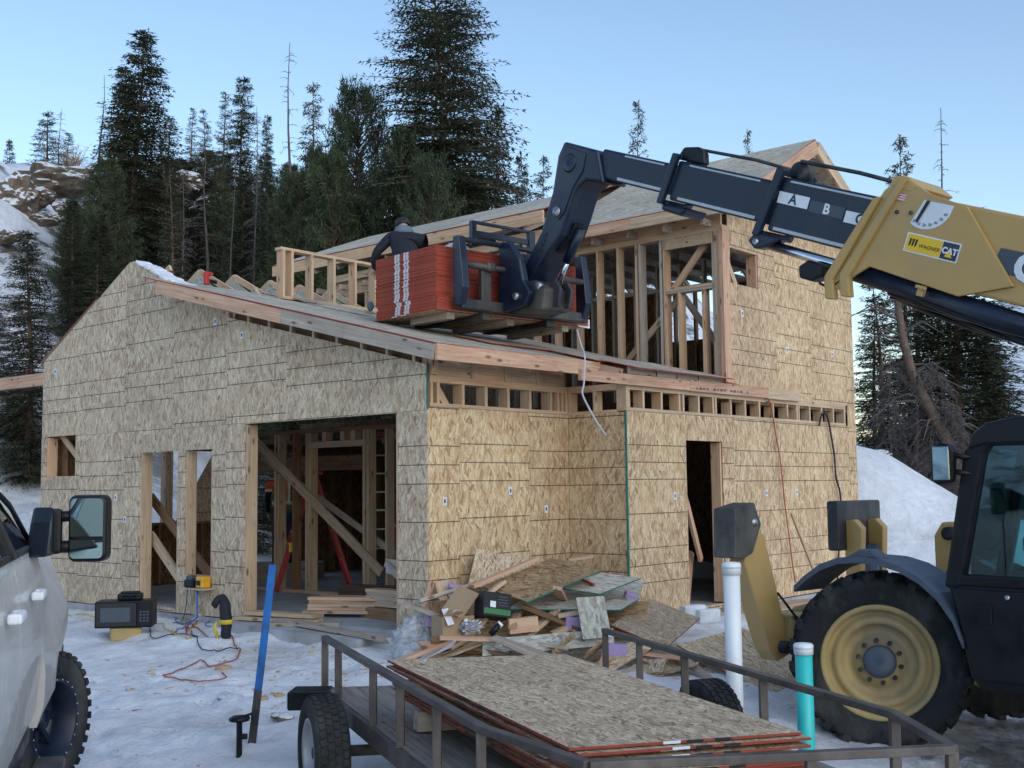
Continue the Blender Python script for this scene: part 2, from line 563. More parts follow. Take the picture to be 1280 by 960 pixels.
def snow_mat(name, ground=True):
    t = NT(name)
    v = t.coord('Object')
    n1 = t.noise(v, 0.9, 6, 0.6)
    n2 = t.noise(v, 7.0, 5, 0.65)
    col = t.ramp(n2, [(0.25, (0.66, 0.68, 0.71)), (0.65, (0.84, 0.86, 0.89))])
    if ground:
        # trampled, sandy patches and mud where the machines turn
        dirt = t.noise(t.mapping(v, loc=(4.3, 8.8, 0)), 0.55, 9, 0.72)
        f = t.math('MULTIPLY', t.ramp(dirt, [(0.53, 0.0), (0.64, 0.75)]), t.ramp(n2, [(0.35, 0.3), (0.6, 1.0)]))
        sx = t.n('ShaderNodeSeparateXYZ')
        t.l(v, sx.inputs[0])
        dx, dy = t.math('SUBTRACT', sx.outputs[0], 5.2), t.math('SUBTRACT', sx.outputs[1], 9.0)
        rr = t.math('SQRT', t.math('ADD', t.math('MULTIPLY', dx, dx), t.math('MULTIPLY', t.math('MULTIPLY', dy, dy), 0.8)))
        mud = t.ramp(t.math('MULTIPLY', t.math('ADD', rr, t.math('MULTIPLY', n1, 2.4)), 0.2), [(0.55, 0.9), (0.85, 0.0)])
        mud = t.math('MULTIPLY', mud, t.ramp(t.noise(t.mapping(v, (1.6, 0.7, 1)), 2.6, 7, 0.7), [(0.36, 0.25), (0.56, 1.0)]))
        f2 = t.math('MAXIMUM', t.math('MULTIPLY', f, 0.62), mud)
        col = t.mix(t.math('MULTIPLY', t.ramp(n1, [(0.42, 0.0), (0.6, 1.0)]), 0.4), col, (0.58, 0.57, 0.57))
        col = t.mix(f2, col, t.ramp(t.noise(v, 11, 5), [(0.3, (0.11, 0.09, 0.075)), (0.7, (0.30, 0.25, 0.21))]))
        far = t.n('ShaderNodeVectorMath', operation='LENGTH')
        t.l(v, far.inputs[0])
        brush = t.math('MULTIPLY', t.ramp(t.noise(v, 0.35, 8, 0.75), [(0.52, 0.0), (0.60, 1.0)]), t.ramp(t.math('DIVIDE', far.outputs[1], 100), [(0.23, 0.0), (0.30, 1.0)]))
        col = t.mix(t.math('MULTIPLY', brush, 0.9), col, (0.085, 0.07, 0.055))
    t.base(col)
    h = t.math('ADD', t.math('MULTIPLY', n2, 0.5), t.math('MULTIPLY', t.noise(v, 24, 6, 0.7), 0.35))
    if ground:
        ft = t.n('ShaderNodeTexVoronoi', voronoi_dimensions='2D', feature='SMOOTH_F1')
        t.l(t.mapping(v, (2.6, 1.9, 1)), ft.inputs['Vector'])
        ft.inputs['Scale'].default_value = 1.0
        h = t.math('ADD', h, t.math('MULTIPLY', t.ramp(ft.outputs['Distance'], [(0.12, 0.0), (0.3, 1.0)]), 0.22))
    t.bump(h, 0.8, 0.07)
    t.set(0.6, 0, 0.25)
    return t.m
M['snow'] = snow_mat('snow')
M['clean_snow'] = snow_mat('clean_snow', False)

def rock_mat(name, rock=((0.10, 0.075, 0.055), (0.30, 0.225, 0.165)), lim=0.5):
    t = NT(name)
    v = t.coord('Object')
    col = t.ramp(t.noise(v, 1.6, 8, 0.7), [(0.3, rock[0]), (0.7, rock[1])])
    g = t.n('ShaderNodeNewGeometry')
    sx = t.n('ShaderNodeSeparateXYZ')
    t.l(g.outputs['Normal'], sx.inputs[0])
    f = t.ramp(t.math('ADD', sx.outputs[2], t.math('MULTIPLY', t.math('SUBTRACT', t.noise(v, 2.2, 5), 0.5), 0.7)), [(lim, 0.0), (lim + 0.1, 1.0)])
    t.base(t.mix(f, col, (0.82, 0.84, 0.87)))
    t.bump(t.noise(v, 3.0, 8, 0.7), 0.7, 0.25)
    return t.set(0.85)
M['rock'] = rock_mat('rock', lim=0.36)

# ------------------------------------------------------------------ where the house stands
HO = Vector((-0.9085, 12.4194, 0.0))
HR = R(49.211)
HU = Vector((math.cos(HR), math.sin(HR), 0))
HV = Vector((-math.sin(HR), math.cos(HR), 0))
def hw(u, v, z):
    return HO + HU * u + HV * v + Vector((0, 0, z))
def house_uv(x, y):
    dx, dy = x - HO.x, y - HO.y
    return dx * HU.x + dy * HU.y, dx * HV.x + dy * HV.y

# ------------------------------------------------------------------ ground, hillside, snow mound, mountain
def sstep(a, b, x):
    t = max(0.0, min(1.0, (x - a) / (b - a)))
    return t * t * (3 - 2 * t)
def interp(x, tab):
    if x <= tab[0][0]: return tab[0][1]
    for (a, b), (c, d) in zip(tab, tab[1:]):
        if x <= c: return b + (d - b) * (x - a) / (c - a)
    return tab[-1][1]
ELEV = [(-180, 2), (-75, 5), (-40, 15), (-24, 15.0), (-21, 14.6), (-15, 14.0), (-9, 12.6), (-2, 12.2), (4, 12.0), (7, 11.4), (10, 8), (14, 4.0), (17, 1.6), (24, 0.8), (60, 2), (180, 2)]
NEAR = [(-30, 23), (-22, 23), (-16, 24), (-8, 30), (0, 34), (10, 38), (14, 45), (30, 60)]
CREST = [(-40, 60), (-24, 48), (-17, 62), (-10, 100), (0, 110), (40, 140)]
def gz_smooth(x, y):
    u, v = house_uv(x, y)
    du = max(-u, 0, u - 8.65)
    dv = max(-0.87 - v, 0, v - 8.3)
    d = math.hypot(du, dv)
    if y > 17.5 or u > 8.65: d = min(d, 1.5)
    z = -0.07 - min(0.32, 0.078 * d) - 0.17 * sstep(1.5, 4.0, x) * sstep(0.5, 3.5, d)
    if d <= 0: z = -0.16
    r = math.hypot(x, y)
    az = math.degrees(math.atan2(x, y))
    e, r0, rc = interp(az, ELEV), interp(az, NEAR), interp(az, CREST)
    if r > r0 and y > -20:
        t = min(1.0, (r - r0) / (rc - r0))
        zc = 1.585 + math.tan(R(e)) * rc
        z += zc * (t ** 0.95)
        if r > rc: z += -0.1 * min(r - rc, 200) * (e / 15)
    # snow pile to the right of the house
    mx, my = x - 5.9, y - 22.6
    z += 2.5 * math.exp(-((mx / 2.7) ** 2) - ((my / 2.6) ** 2)) + 0.75 * math.exp(-((x - 10.5) / 3.5) ** 2 - ((y - 22.0) / 3.0) ** 2)
    return z
def gz(x, y):
    z = gz_smooth(x, y)
    r = math.hypot(x, y)
    p = Vector((x, y, 0))
    a = 0.035 if r < 20 else 0.035 + min(1.0, (r - 20) * 0.03)
    z += a * mnoise.noise(p * 0.9) + 0.022 * mnoise.noise(p * 2.7)
    if r < 18:
        z += 0.022 * mnoise.noise(p * 5.5) + 0.012 * mnoise.noise(p * 12)
        hu, hv = house_uv(x, y)
        edge = sstep(0.15, 0.5, -hu) * (1 - sstep(0.9, 2.2, -hu)) if -0.5 < hv < 7.5 else 0
        z += edge * 0.09 * max(0, mnoise.noise(p * 2.2 + Vector((9, 2, 0))) + 0.25)
    if r > 26: z += min(1.2, (r - 26) * 0.06) * mnoise.noise(p * 0.28)
    return z
def axis_vals(lo, hi, step, out, grow):
    a = list(np.arange(lo, hi, step))
    s, x = step, hi
    while x < out:
        a.append(x); s *= grow; x += s
    a.append(out)
    s, x, b = step, lo, []
    while x > -out:
        s *= grow; x -= s; b.append(max(x, -out))
    return b[::-1] + a
gx = axis_vals(-8.0, 7.5, 0.075, 5000, 1.085)
gy = axis_vals(5.0, 16.5, 0.075, 5000, 1.085)
NX, NY = len(gx), len(gy)
gv = np.array([(x, y, gz(x, y)) for y in gy for x in gx], np.float64)
# boot prints and tyre ruts pressed into the snow
pr = random.Random(11)
paths = [[(-1.4, 6.0), (-2.0, 8.0), (-2.6, 10.0), (-2.3, 12.6)], [(-2.2, 6.0), (-3.2, 9.0), (-4.6, 12.0)], [(-4.8, 12.2), (-3.0, 11.6), (-1.6, 11.8), (-0.8, 11.0)],
         [(-1.2, 10.4), (-2.8, 9.4), (-4.0, 9.2)], [(-5.5, 13.0), (-4.0, 10.5), (-2.6, 8.2), (-1.9, 6.2)], [(1.2, 9.0), (2.6, 11.2), (3.6, 12.4)], [(0.4, 9.6), (-1.0, 9.9), (-3.4, 11.0)]]
def press(cx, cy, ang, la, lb, dep, rim):
    m = (np.abs(gv[:, 0] - cx) < la * 2) & (np.abs(gv[:, 1] - cy) < la * 2)
    q = gv[m]
    dx, dy = q[:, 0] - cx, q[:, 1] - cy
    a = (dx * math.cos(ang) + dy * math.sin(ang)) / la
    b = (-dx * math.sin(ang) + dy * math.cos(ang)) / lb
    r4 = a ** 4 + b ** 4
    q[:, 2] += -dep * np.exp(-r4) + rim * np.exp(-((np.sqrt(np.sqrt(r4)) - 1.35) / 0.3) ** 2)
    gv[m] = q
for path in paths:
    for (ax, ay), (bx, by) in zip(path, path[1:]):
        L = math.hypot(bx - ax, by - ay)
        ang = math.atan2(by - ay, bx - ax)
        n = int(L / 0.36)
        for i in range(n):
            f = (i + pr.uniform(-0.2, 0.2)) / n
            s = 0.13 if i % 2 else -0.13
            press(ax + (bx - ax) * f - math.sin(ang) * s + pr.uniform(-0.05, 0.05), ay + (by - ay) * f + math.cos(ang) * s, ang + pr.uniform(-0.25, 0.25), 0.16, 0.075, pr.uniform(0.03, 0.06), 0.014)
for k in range(70):
    press(pr.uniform(-4.6, 2.5), pr.uniform(6.5, 12.2), pr.uniform(0, 6.28), pr.uniform(0.1, 0.3), pr.uniform(0.06, 0.16), pr.uniform(-0.035, 0.05), 0.008)
tdx, tdy = -0.6626, 0.749
for off in (0.93, -0.93):
    sx0, sy0 = 4.17 + tdx * 0.87 - 0.749 * off, 9.4 + tdy * 0.87 - 0.6626 * off
    for i in range(60):
        t = 0.4 - i * 0.11
        press(sx0 + tdx * t, sy0 + tdy * t, math.atan2(tdy, tdx) + (0.5 if i % 2 else -0.5), 0.24, 0.05, 0.035, 0.012)
gv = [tuple(p) for p in gv]
gf = [(j * NX + i, j * NX + i + 1, (j + 1) * NX + i + 1, (j + 1) * NX + i) for j in range(NY - 1) for i in range(NX - 1)]
me = bpy.data.meshes.new('snowy_ground')
me.from_pydata(gv, [], gf)
me.materials.append(M['snow'])
me.polygons.foreach_set('use_smooth', [True] * len(gf))
ground = bpy.data.objects.new('snowy_ground', me)
COL.objects.link(ground)
tag(ground, kind='structure')

# far mountain across the valley, snow with dark timber
def mountain():
    vs, fs = [], []
    na, nr = 90, 34
    for j in range(nr):
        for i in range(na):
            az = R(8 + 62 * i / (na - 1))
            t = j / (nr - 1)
            r = 1500 + 2300 * t
            prof = interp(math.degrees(az), [(8, 0.8), (17, 1.2), (19.5, 3.0), (21.3, 6.0), (22.6, 8.0), (24, 8.8), (28, 10.5), (35, 11.5), (45, 9), (70, 5)])
            h = math.tan(R(prof)) * 2900 * (math.sin(min(1, t / 0.62) * math.pi / 2) ** 1.5 if t < 0.62 else 1 - (t - 0.62) * 0.9)
            p = Vector((math.sin(az) * r, math.cos(az) * r, 0))
            h += (mnoise.fractal(p * 0.0035, 1.0, 2.1, 5) * 70 + mnoise.fractal(p * 0.012, 1.0, 2.1, 4) * 16) * min(1, t * 4)
            vs.append((p.x, p.y, max(-20, h - 20)))
    for j in range(nr - 1):
        for i in range(na - 1):
            fs.append((j * na + i, j * na + i + 1, (j + 1) * na + i + 1, (j + 1) * na + i))
    me = bpy.data.meshes.new('mountain')
    me.from_pydata(vs, [], fs)
    t = NT('mountain')
    v = t.coord()
    n = t.noise(t.mapping(v, (1, 1, 0.5)), 0.006, 9, 0.72)
    t.base(t.mix(t.ramp(n, [(0.5, 0.0), (0.6, 0.75)]), (0.80, 0.82, 0.86), (0.10, 0.12, 0.14)))
    t.set(0.9)
    me.materials.append(t.m)
    me.polygons.foreach_set('use_smooth', [True] * len(fs))
    o = bpy.data.objects.new('mountain', me)
    COL.objects.link(o)
    tag(o, kind='structure')
mountain()

# ------------------------------------------------------------------ the house under construction
house = thing('unfinished_house', 'half-built two-storey house with bare strand-board walls and open timber framing', 'house', HO, HR)
LB = lambda n, a, b, w, h, m='pine', up=(0, 0, 1), label=None: lumber(n, a, b, w, h, M[m], house, up, label)

def wall_cells(s0, s1, z0, z1, ztop, openings):
    """rectangle cut by a roof line and by openings: list of quads (s, z)"""
    cuts = {s0, s1}
    if ztop:
        for (a, za), (b, zb) in zip(ztop, ztop[1:]):
            for c in (a, b):
                if s0 < c < s1: cuts.add(c)
            if abs(za - zb) > 1e-6 and (za - z1) * (zb - z1) < 0:
                c = a + (b - a) * (z1 - za) / (zb - za)
                if s0 < c < s1: cuts.add(c)
    for (a, b, c, d) in openings:
        for q in (a, b):
            if s0 < q < s1: cuts.add(q)
    cuts = sorted(cuts)
    out = []
    def top(s, side):
        if not ztop: return z1
        for (a, za), (b, zb) in zip(ztop, ztop[1:]):
            if a - 1e-9 <= s <= b + 1e-9 and b - a > 1e-9:
                if side > 0 and abs(s - b) < 1e-9 and (b, zb) != ztop[-1]: continue
                return min(z1, za + (zb - za) * (s - a) / (b - a))
        return min(z1, ztop[0][1] if s < ztop[0][0] else ztop[-1][1])
    for a, b in zip(cuts, cuts[1:]):
        ta, tb = top(a, 1), top(b, -1)
        spans = [(z0, None)]
        mids = (a + b) / 2
        lo = z0
        ops = sorted([(c, d) for (p, q, c, d) in openings if p < mids < q])
        segs = []
        for c, d in ops:
            if c > lo: segs.append((lo, c))
            lo = max(lo, d)
        for (p, q) in segs:
            if min(ta, tb) >= q - 1e-6: out.append([(a, p), (b, p), (b, q), (a, q)])
        if max(ta, tb) > lo + 0.005:
            out.append([(a, lo), (b, lo), (b, max(lo, tb)), (a, max(lo, ta))])
    return out
def wall_panel(s0, s1, z0, z1, W, mat, ztop=None, openings=(), th=0.012, zl=0.0, gap=0.003, name='osb_panel'):
    """W maps local (s, thickness, z) of the wall plane to house space"""
    cells = wall_cells(s0 + gap / 2, s1 - gap / 2, z0 + gap / 2, z1 - gap / 2, ztop, openings)
    if not cells: return None
    mb = MB()
    oz = z0 + zl
    jit = rng.uniform(-0.0015, 0.0015)
    for c in cells:
        pts = []
        for (s, z) in c:
            if not pts or (abs(pts[-1][0] - (s - s0)) + abs(pts[-1][1] - (z - oz))) > 1e-5: pts.append((s - s0, z - oz))
        if len(pts) > 2: mb.prism(pts, jit, th + jit, 'y')
    return mb.build(name, mat, house, 0, None, W @ Matrix.Translation((s0, 0, oz)))
# wall planes: local x along the wall, local y into the house
W_GABLE = Matrix.Rotation(R(90), 4, 'Z') @ Matrix.Scale(-1, 4, (0, 1, 0))
W_GABLE = Matrix(((0, 1, 0, 0), (1, 0, 0, 0), (0, 0, 1, 0), (0, 0, 0, 1)))       # s->v, y->u
W_RIGHT = Matrix(((1, 0, 0, 0), (0, 1, 0, 0), (0, 0, 1, 0), (0, 0, 0, 1)))       # s->u, y->v, v=0
W_JOG = Matrix(((0, 1, 0, 2.43), (1, 0, 0, 0), (0, 0, 1, 0), (0, 0, 0, 1)))      # s->v, y->u
W_FLUSH = Matrix.Translation((0, -0.87, 0))

GT = [(0, 2.90), (3.56, 3.775), (3.561, 3.99), (4.64, 4.29), (5.02, 4.46), (5.78, 4.80), (5.88, 4.80), (8.28, 3.57)]
OPEN_G = [(0.45, 3.18, -0.5, 2.4), (4.61, 5.53, 0.06, 2.11), (3.86, 4.46, 0.5, 2.11), (7.26, 8.14, 1.82, 2.42)]
for i in range(7):
    a, b = i * 1.19, (i + 1) * 1.19 if i < 6 else 8.28
    zl = [0.0, 0.0, 0.03, 0.0, 0.02, -0.02, 0.0][i]
    wall_panel(a, b, 0.0, 2.41, W_GABLE, M['osb_gable'], None, OPEN_G, zl=zl)
    wall_panel(a, b, 2.41, 4.86, W_GABLE, M['osb_gable'], GT, OPEN_G, zl=[-0.02, 0.0, 0.09, 0.06, 0.0, -0.04, -0.05][i])
for a, b, zl in ((0.014, 0.5, 0.0), (0.5, 1.68, 0.03), (1.68, 2.43, -0.03)):
    wall_panel(a, b, 0.0, 2.45, W_RIGHT, M['osb_wall'], zl=zl)
wall_panel(-0.858, -0.001, 0.0, 2.45, W_JOG, M['osb_wall'], zl=-0.03)
DOOR_B = [(3.70, 4.58, 0.06, 2.14)]
for a, b, zl in ((2.43, 3.65, 0.03), (3.65, 4.87, 0.03), (4.87, 6.09, 0.0), (6.09, 7.31, 0.0), (7.31, 8.37, 0.0)):
    wall_panel(a, b, 0.0, 2.46, W_FLUSH, M['osb_wall'], None, DOOR_B, zl=zl)
wall_panel(8.37, 8.65, 0.0, 2.44, W_FLUSH, M['osb_wall'], zl=-0.06)
wall_panel(8.37, 8.65, 2.44, 4.86, W_FLUSH, M['osb_wall'], zl=-0.02)
UT = [(4.72, 5.28), (6.7, 6.36), (8.65, 5.28)]
UPW = [(4.91, 5.67, 4.29, 4.77)]
for a, b, zl in ((4.86, 6.15, 0.0), (6.15, 7.2, 0.12), (7.2, 8.37, 0.05)):
    wall_panel(a, b, 2.78, 5.0, W_FLUSH, M['osb_wall'], UT, UPW, zl=zl)
for a, b in ((4.86, 6.15), (6.15, 7.2), (7.2, 8.37), (8.37, 8.65)):
    wall_panel(a, b, 5.0 if b < 8.5 else 4.86, 7.0, W_FLUSH, M['osb_wall'], UT, UPW)
MB().box((2.424, -0.862, 1.23), (0.02, 0.02, 2.44)).build('panel_edge', M['teal_edge'], house, label='teal painted edge of the corner panel')
MB().box((0.004, -0.002, 2.67), (0.014, 0.014, 0.5)).build('panel_edge', M['teal_edge'], house)

# slab and footing
MB().prism([(0.05, 0.05), (2.5, 0.05), (2.5, -0.8), (8.6, -0.8), (8.6, 8.2), (0.05, 8.2)], -0.5, 0.05, 'z').build('floor_slab', M['concrete'], house)
MB().prism([(-0.55, 0.5), (0.05, 0.5), (0.05, 3.15), (-0.42, 3.15)], -0.5, 0.02, 'z').build('door_apron', M['concrete'], house)
MB().box((6.2, -0.83, -0.16), (4.7, 0.1, 0.3)).build('footing', M['concrete'], house)
MB().box((0.03, 5.7, -0.16), (0.1, 4.9, 0.3)).build('footing', M['concrete'], house)

# open ladder framing above the right-hand walls
def ladder(p0, p1, inner, z0, z1, blocks, doubles=()):
    p0, p1 = Vector((*p0, 0)), Vector((*p1, 0))
    d = (p1 - p0).normalized()
    L = (p1 - p0).length
    n = Vector((*inner, 0))
    off = n * 0.07
    up = Vector((0, 0, 1))
    LB('bottom_plate', p0 + off + up * (z0 + 0.022), p1 + off + up * (z0 + 0.022), 0.14, 0.038)
    LB('top_plate', p0 + off + up * (z1 - 0.057), p1 + off + up * (z1 - 0.057), 0.14, 0.037)
    LB('top_plate', p0 + off + up * (z1 - 0.019), p1 + off + up * (z1 - 0.019), 0.142, 0.037)
    for s in blocks:
        q = p0 + d * s + off
        LB('stub_stud', q + up * (z0 + 0.041), q + up * (z1 - 0.077), 0.14 if abs(d.x) > 0.5 else 0.038, 0.038 if abs(d.x) > 0.5 else 0.14, 'pine', (1, 0, 0))
ladder((0.05, 0.002), (2.43, 0.002), (0, 1), 2.45, 2.79, [0.03, 0.13, 0.52, 0.90, 1.28, 1.67, 2.06, 2.2, 2.28, 2.36])
ladder((2.432, -0.74), (2.432, -0.0), (1, 0), 2.44, 2.79, [0.34, 0.72])
ladder((2.43, -0.87), (8.3, -0.87), (0, 1), 2.46, 2.79, [0.02, 0.06, 0.36, 0.75, 1.15, 1.24, 1.6, 1.95, 2.02, 2.4, 2.78, 3.17, 3.56, 3.98, 4.27, 4.33, 4.67, 5.06, 5.45, 5.84])
LB('diagonal_brace', (0.2, 0.12, 2.74), (0.42, 0.12, 2.47), 0.04, 0.09)
LB('ledger_beam', (1.5, -0.905, 2.822), (3.75, -0.905, 2.826), 0.045, 0.125, 'fir_pink')
LB('ledger_beam', (3.755, -0.907, 2.83), (5.75, -0.907, 2.838), 0.045, 0.14, 'fir_pink')
LB('ledger_beam', (5.755, -0.905, 2.838), (6.72, -0.905, 2.842), 0.045, 0.15, 'pine')
for k in range(16):
    if k % 5 == 4: continue
    MB().box((3.9 + 0.085 * k, -0.931, 2.80 + 0.001 * k), (0.06 if k % 3 else 0.035, 0.002, 0.03 if k % 2 else 0.022)).build('stamp_print', M['decal_grey'], house)

# window and door jambs that show their depth
def jamb(v, z0, z1, u0=0.014, m='pine'):
    LB('jamb', (u0 + 0.075, v, z0), (u0 + 0.075, v, z1), 0.038, 0.15, m, (1, 0, 0))
for v, z0, z1 in ((5.51, 0.06, 2.1), (4.46, 0.5, 2.1), (4.64, 0.06, 2.1), (3.88, 0.5, 2.1), (8.12, 1.82, 2.41), (7.28, 1.82, 2.41)):
    jamb(v, z0, z1)
jamb(3.16, 0.05, 2.39); jamb(3.20, 0.05, 2.39, 0.016); jamb(0.47, 0.05, 2.39)
LB('header', (0.09, 0.4, 2.52), (0.09, 3.25, 2.52), 0.15, 0.23, 'lvl')
LB('sill', (0.09, 7.28, 1.8), (0.09, 8.12, 1.8), 0.15, 0.038)
LB('sill', (0.09, 3.88, 0.48), (0.09, 4.46, 0.48), 0.15, 0.038)
LB('diagonal_brace', (0.2, 8.05, 2.45), (0.2, 7.2, 1.85), 0.035, 0.09)
LB('diagonal_brace', (0.22, 5.6, 0.98), (0.22, 4.55, 0.15), 0.035, 0.14, 'pine')
LB('diagonal_brace', (0.4, 5.9, 1.5), (0.4, 4.3, 0.35), 0.035, 0.14, 'pine_dark')
LB('jamb', (4.565, -0.78, 0.07), (4.565, -0.78, 2.13), 0.038, 0.14, 'pine', (0, 1, 0))
LB('jamb', (3.715, -0.78, 0.07), (3.715, -0.78, 2.13), 0.038, 0.14, 'pine', (0, 1, 0))
LB('diagonal_brace', (3.78, -0.7, 1.75), (4.5, -0.55, 0.6), 0.04, 0.09, 'fir_pink')
LB('diagonal_brace', (4.5, -0.4, 0.7), (4.3, -0.45, 0.1), 0.04, 0.14, 'fir_pink')
for u, v, m in ((3.95, -0.1, 'pine_dark'), (4.25, 0.1, 'pine'), (4.4, 0.25, 'pine_grey'), (4.75, 0.0, 'pine')):
    LB('wall_stud', (u, v, 0.09), (u, v, 2.42), 0.038, 0.14, m, (1, 0, 0))
LB('diagonal_brace', (3.9, 0.1, 0.3), (4.9, 0.3, 1.3), 0.04, 0.09, 'pine_dark')
LB('jamb', (5.655, -0.78, 4.3), (5.655, -0.78, 4.77), 0.038, 0.15, 'fir_pink', (0, 1, 0))
LB('header', (4.9, -0.78, 4.79), (5.68, -0.78, 4.79), 0.15, 0.038, 'fir_pink')
LB('diagonal_brace', (4.98, -0.72, 4.75), (5.36, -0.72, 4.22), 0.04, 0.09)

# inside of the garage: partition at u = 2.5 and the far walls
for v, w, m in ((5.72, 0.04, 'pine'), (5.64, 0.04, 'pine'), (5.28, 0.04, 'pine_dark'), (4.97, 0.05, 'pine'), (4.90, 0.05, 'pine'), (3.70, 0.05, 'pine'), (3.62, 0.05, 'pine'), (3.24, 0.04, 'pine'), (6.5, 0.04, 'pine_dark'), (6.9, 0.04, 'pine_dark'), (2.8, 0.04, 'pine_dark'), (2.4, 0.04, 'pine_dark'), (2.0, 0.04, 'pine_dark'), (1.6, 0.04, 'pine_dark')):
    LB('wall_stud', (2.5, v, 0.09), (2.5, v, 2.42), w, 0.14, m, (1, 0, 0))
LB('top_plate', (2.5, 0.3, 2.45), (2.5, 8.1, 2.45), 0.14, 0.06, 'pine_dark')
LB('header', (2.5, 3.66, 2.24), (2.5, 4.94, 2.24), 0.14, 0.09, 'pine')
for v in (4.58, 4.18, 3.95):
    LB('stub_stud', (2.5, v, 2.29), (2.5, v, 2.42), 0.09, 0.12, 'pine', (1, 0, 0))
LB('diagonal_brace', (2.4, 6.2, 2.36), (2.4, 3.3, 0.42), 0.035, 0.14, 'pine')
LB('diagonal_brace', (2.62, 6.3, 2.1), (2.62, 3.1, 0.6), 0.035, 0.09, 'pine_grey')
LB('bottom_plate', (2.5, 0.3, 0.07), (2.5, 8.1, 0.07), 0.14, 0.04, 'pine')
LB('header', (3.6, 4.9, 2.0), (3.6, 8.1, 2.0), 0.05, 0.24, 'pine_dark')
# eave-side wall at v = 8.2 with two openings, and the inner board walls
W_BACK = Matrix(((1, 0, 0, 0), (0, -1, 0, 8.24), (0, 0, 1, 0), (0, 0, 0, 1)))
OB = [(1.3, 3.4, 1.07, 2.25), (3.65, 4.95, 0.05, 2.3)]
for i in range(7):
    wall_panel(0.02 + i * 1.22, min(8.6, 0.02 + (i + 1) * 1.22), 0.0, 2.44, W_BACK, M['osb_shaded'], None, OB)
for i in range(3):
    wall_panel(0.02 + i * 1.22, 0.02 + (i + 1) * 1.22, 2.44, 3.4, W_BACK, M['osb_shaded'], None, OB)
for u in [0.3 + 0.41 * k for k in range(20)]:
    if 3.68 < u < 4.9: continue
    z1 = 1.04 if 1.35 < u < 3.35 else 2.4
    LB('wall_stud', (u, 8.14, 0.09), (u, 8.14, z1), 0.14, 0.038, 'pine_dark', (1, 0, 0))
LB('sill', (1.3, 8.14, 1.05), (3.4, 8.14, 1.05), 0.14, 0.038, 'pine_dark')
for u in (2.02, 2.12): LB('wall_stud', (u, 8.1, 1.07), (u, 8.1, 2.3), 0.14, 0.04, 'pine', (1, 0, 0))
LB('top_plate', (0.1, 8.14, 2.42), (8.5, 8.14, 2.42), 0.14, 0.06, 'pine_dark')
MB().prism([(2.3, 1.07), (3.05, 1.07), (3.4, 2.25), (3.4, 1.07)][:3] + [(3.05, 2.25)], 8.19, 8.205, 'y').build('osb_panel', M['osb_gable'], house)
W_REAR = Matrix(((0, -1, 0, 8.62), (1, 0, 0, 0), (0, 0, 1, 0), (0, 0, 0, 1)))
for i in range(8):
    a, b = -0.85 + i * 1.13, -0.85 + (i + 1) * 1.13
    wall_panel(a, b, 0.0, 2.44, W_REAR, M['osb_shaded'], None, [])
    wall_panel(a, b, 2.44, 5.0, W_REAR, M['osb_shaded'], None, [(1.55, 2.6, 4.1, 5.05)])
W_MID = Matrix(((0, 1, 0, 5.2), (1, 0, 0, 0), (0, 0, 1, 0), (0, 0, 0, 1)))
for i in range(4):
    wall_panel(1.3 + i * 1.22, 1.3 + (i + 1) * 1.22, 0.05, 2.44, W_MID, M['osb_shaded'])
for v in [1.4 + 0.41 * k for k in range(13)]:
    LB('wall_stud', (5.11, v, 0.09), (5.11, v, 2.42), 0.038, 0.14, 'pine_dark', (1, 0, 0))
for u in (3.55, 3.95, 4.35, 4.85, 5.3):
    LB('wall_stud', (u, 0.9, 0.09), (u, 0.9, 2.42), 0.14, 0.038, 'pine_dark', (1, 0, 0))

# garage roof: rafters, sheets with red edges, fascias
SLOPE = 0.252
def zr(v):                      # underside of the roof sheets
    return 3.045 + SLOPE * (v + 0.47)
for k in range(9):
    u = 0.15 + 0.57 * k
    v0 = -0.38 if u < 2.4 else -0.8
    v1 = 4.9 if u < 4.6 else 0.5
    LB('rafter', (u, v0, zr(v0) - 0.1), (u, v1, zr(v1) - 0.1), 0.04, 0.19, 'pine')
RM = [M['osb_roof'], M['red_edge']]
def sheet_obj(name, sx, sy, th, parent, mw, mats, label=None, top=0, edge=1):
    mb = MB()
    mb.cur = edge
    mb.box((0, 0, 0), (sx, sy, th))
    for i in range(len(mb.mi)):
        f = mb.f[i]
        n = (mb.v[f[1]] - mb.v[f[0]]).cross(mb.v[f[2]] - mb.v[f[0]])
        if abs(n.z) > max(abs(n.x), abs(n.y)): mb.mi[i] = top
    return mb.build(name, mats, parent, 0, label, mw)
sl_ang = math.atan(SLOPE)
def roof_mw(u, v, lift=0.0, ang=sl_ang, z=None):
    zz = (zr(v) if z is None else z) + 0.009 + lift
    return Matrix.Translation((u, v, zz)) @ Matrix.Rotation(ang, 4, 'X')
cs = math.cos(sl_ang)
for row in range(5):
    va = -0.49 + row * 1.19
    vb = min(va + 1.19, 5.0)
    offs = [0.0, 1.0][row % 2]
    us = [-0.34] + [x for x in (-0.34 + offs + 0.0001, 2.1 + (offs - 0.5), 4.62) if x > -0.3]
    for a, b in zip(us, us[1:]):
        if b - a < 0.1: continue
        w = (vb - va) / cs
        lift = rng.uniform(0, 0.006) + (0.012 if rng.random() < 0.25 else 0)
        sheet_obj('roof_sheet', b - a - 0.006, w - 0.006, 0.014, house, roof_mw((a + b) / 2, (va + vb) / 2, lift), RM)
for a, b in ((2.46, 3.6), (3.6, 4.68)):
    sheet_obj('roof_sheet', b - a - 0.006, 0.55, 0.014, house, roof_mw((a + b) / 2, -0.745, 0.04), RM)
sheet_obj('roof_sheet', 2.3, 0.75, 0.012, house, roof_mw(3.4, -0.2, 0.036), RM)
sheet_obj('roof_sheet', 1.5, 0.6, 0.012, house, roof_mw(2.0, 0.5, 0.03), RM)
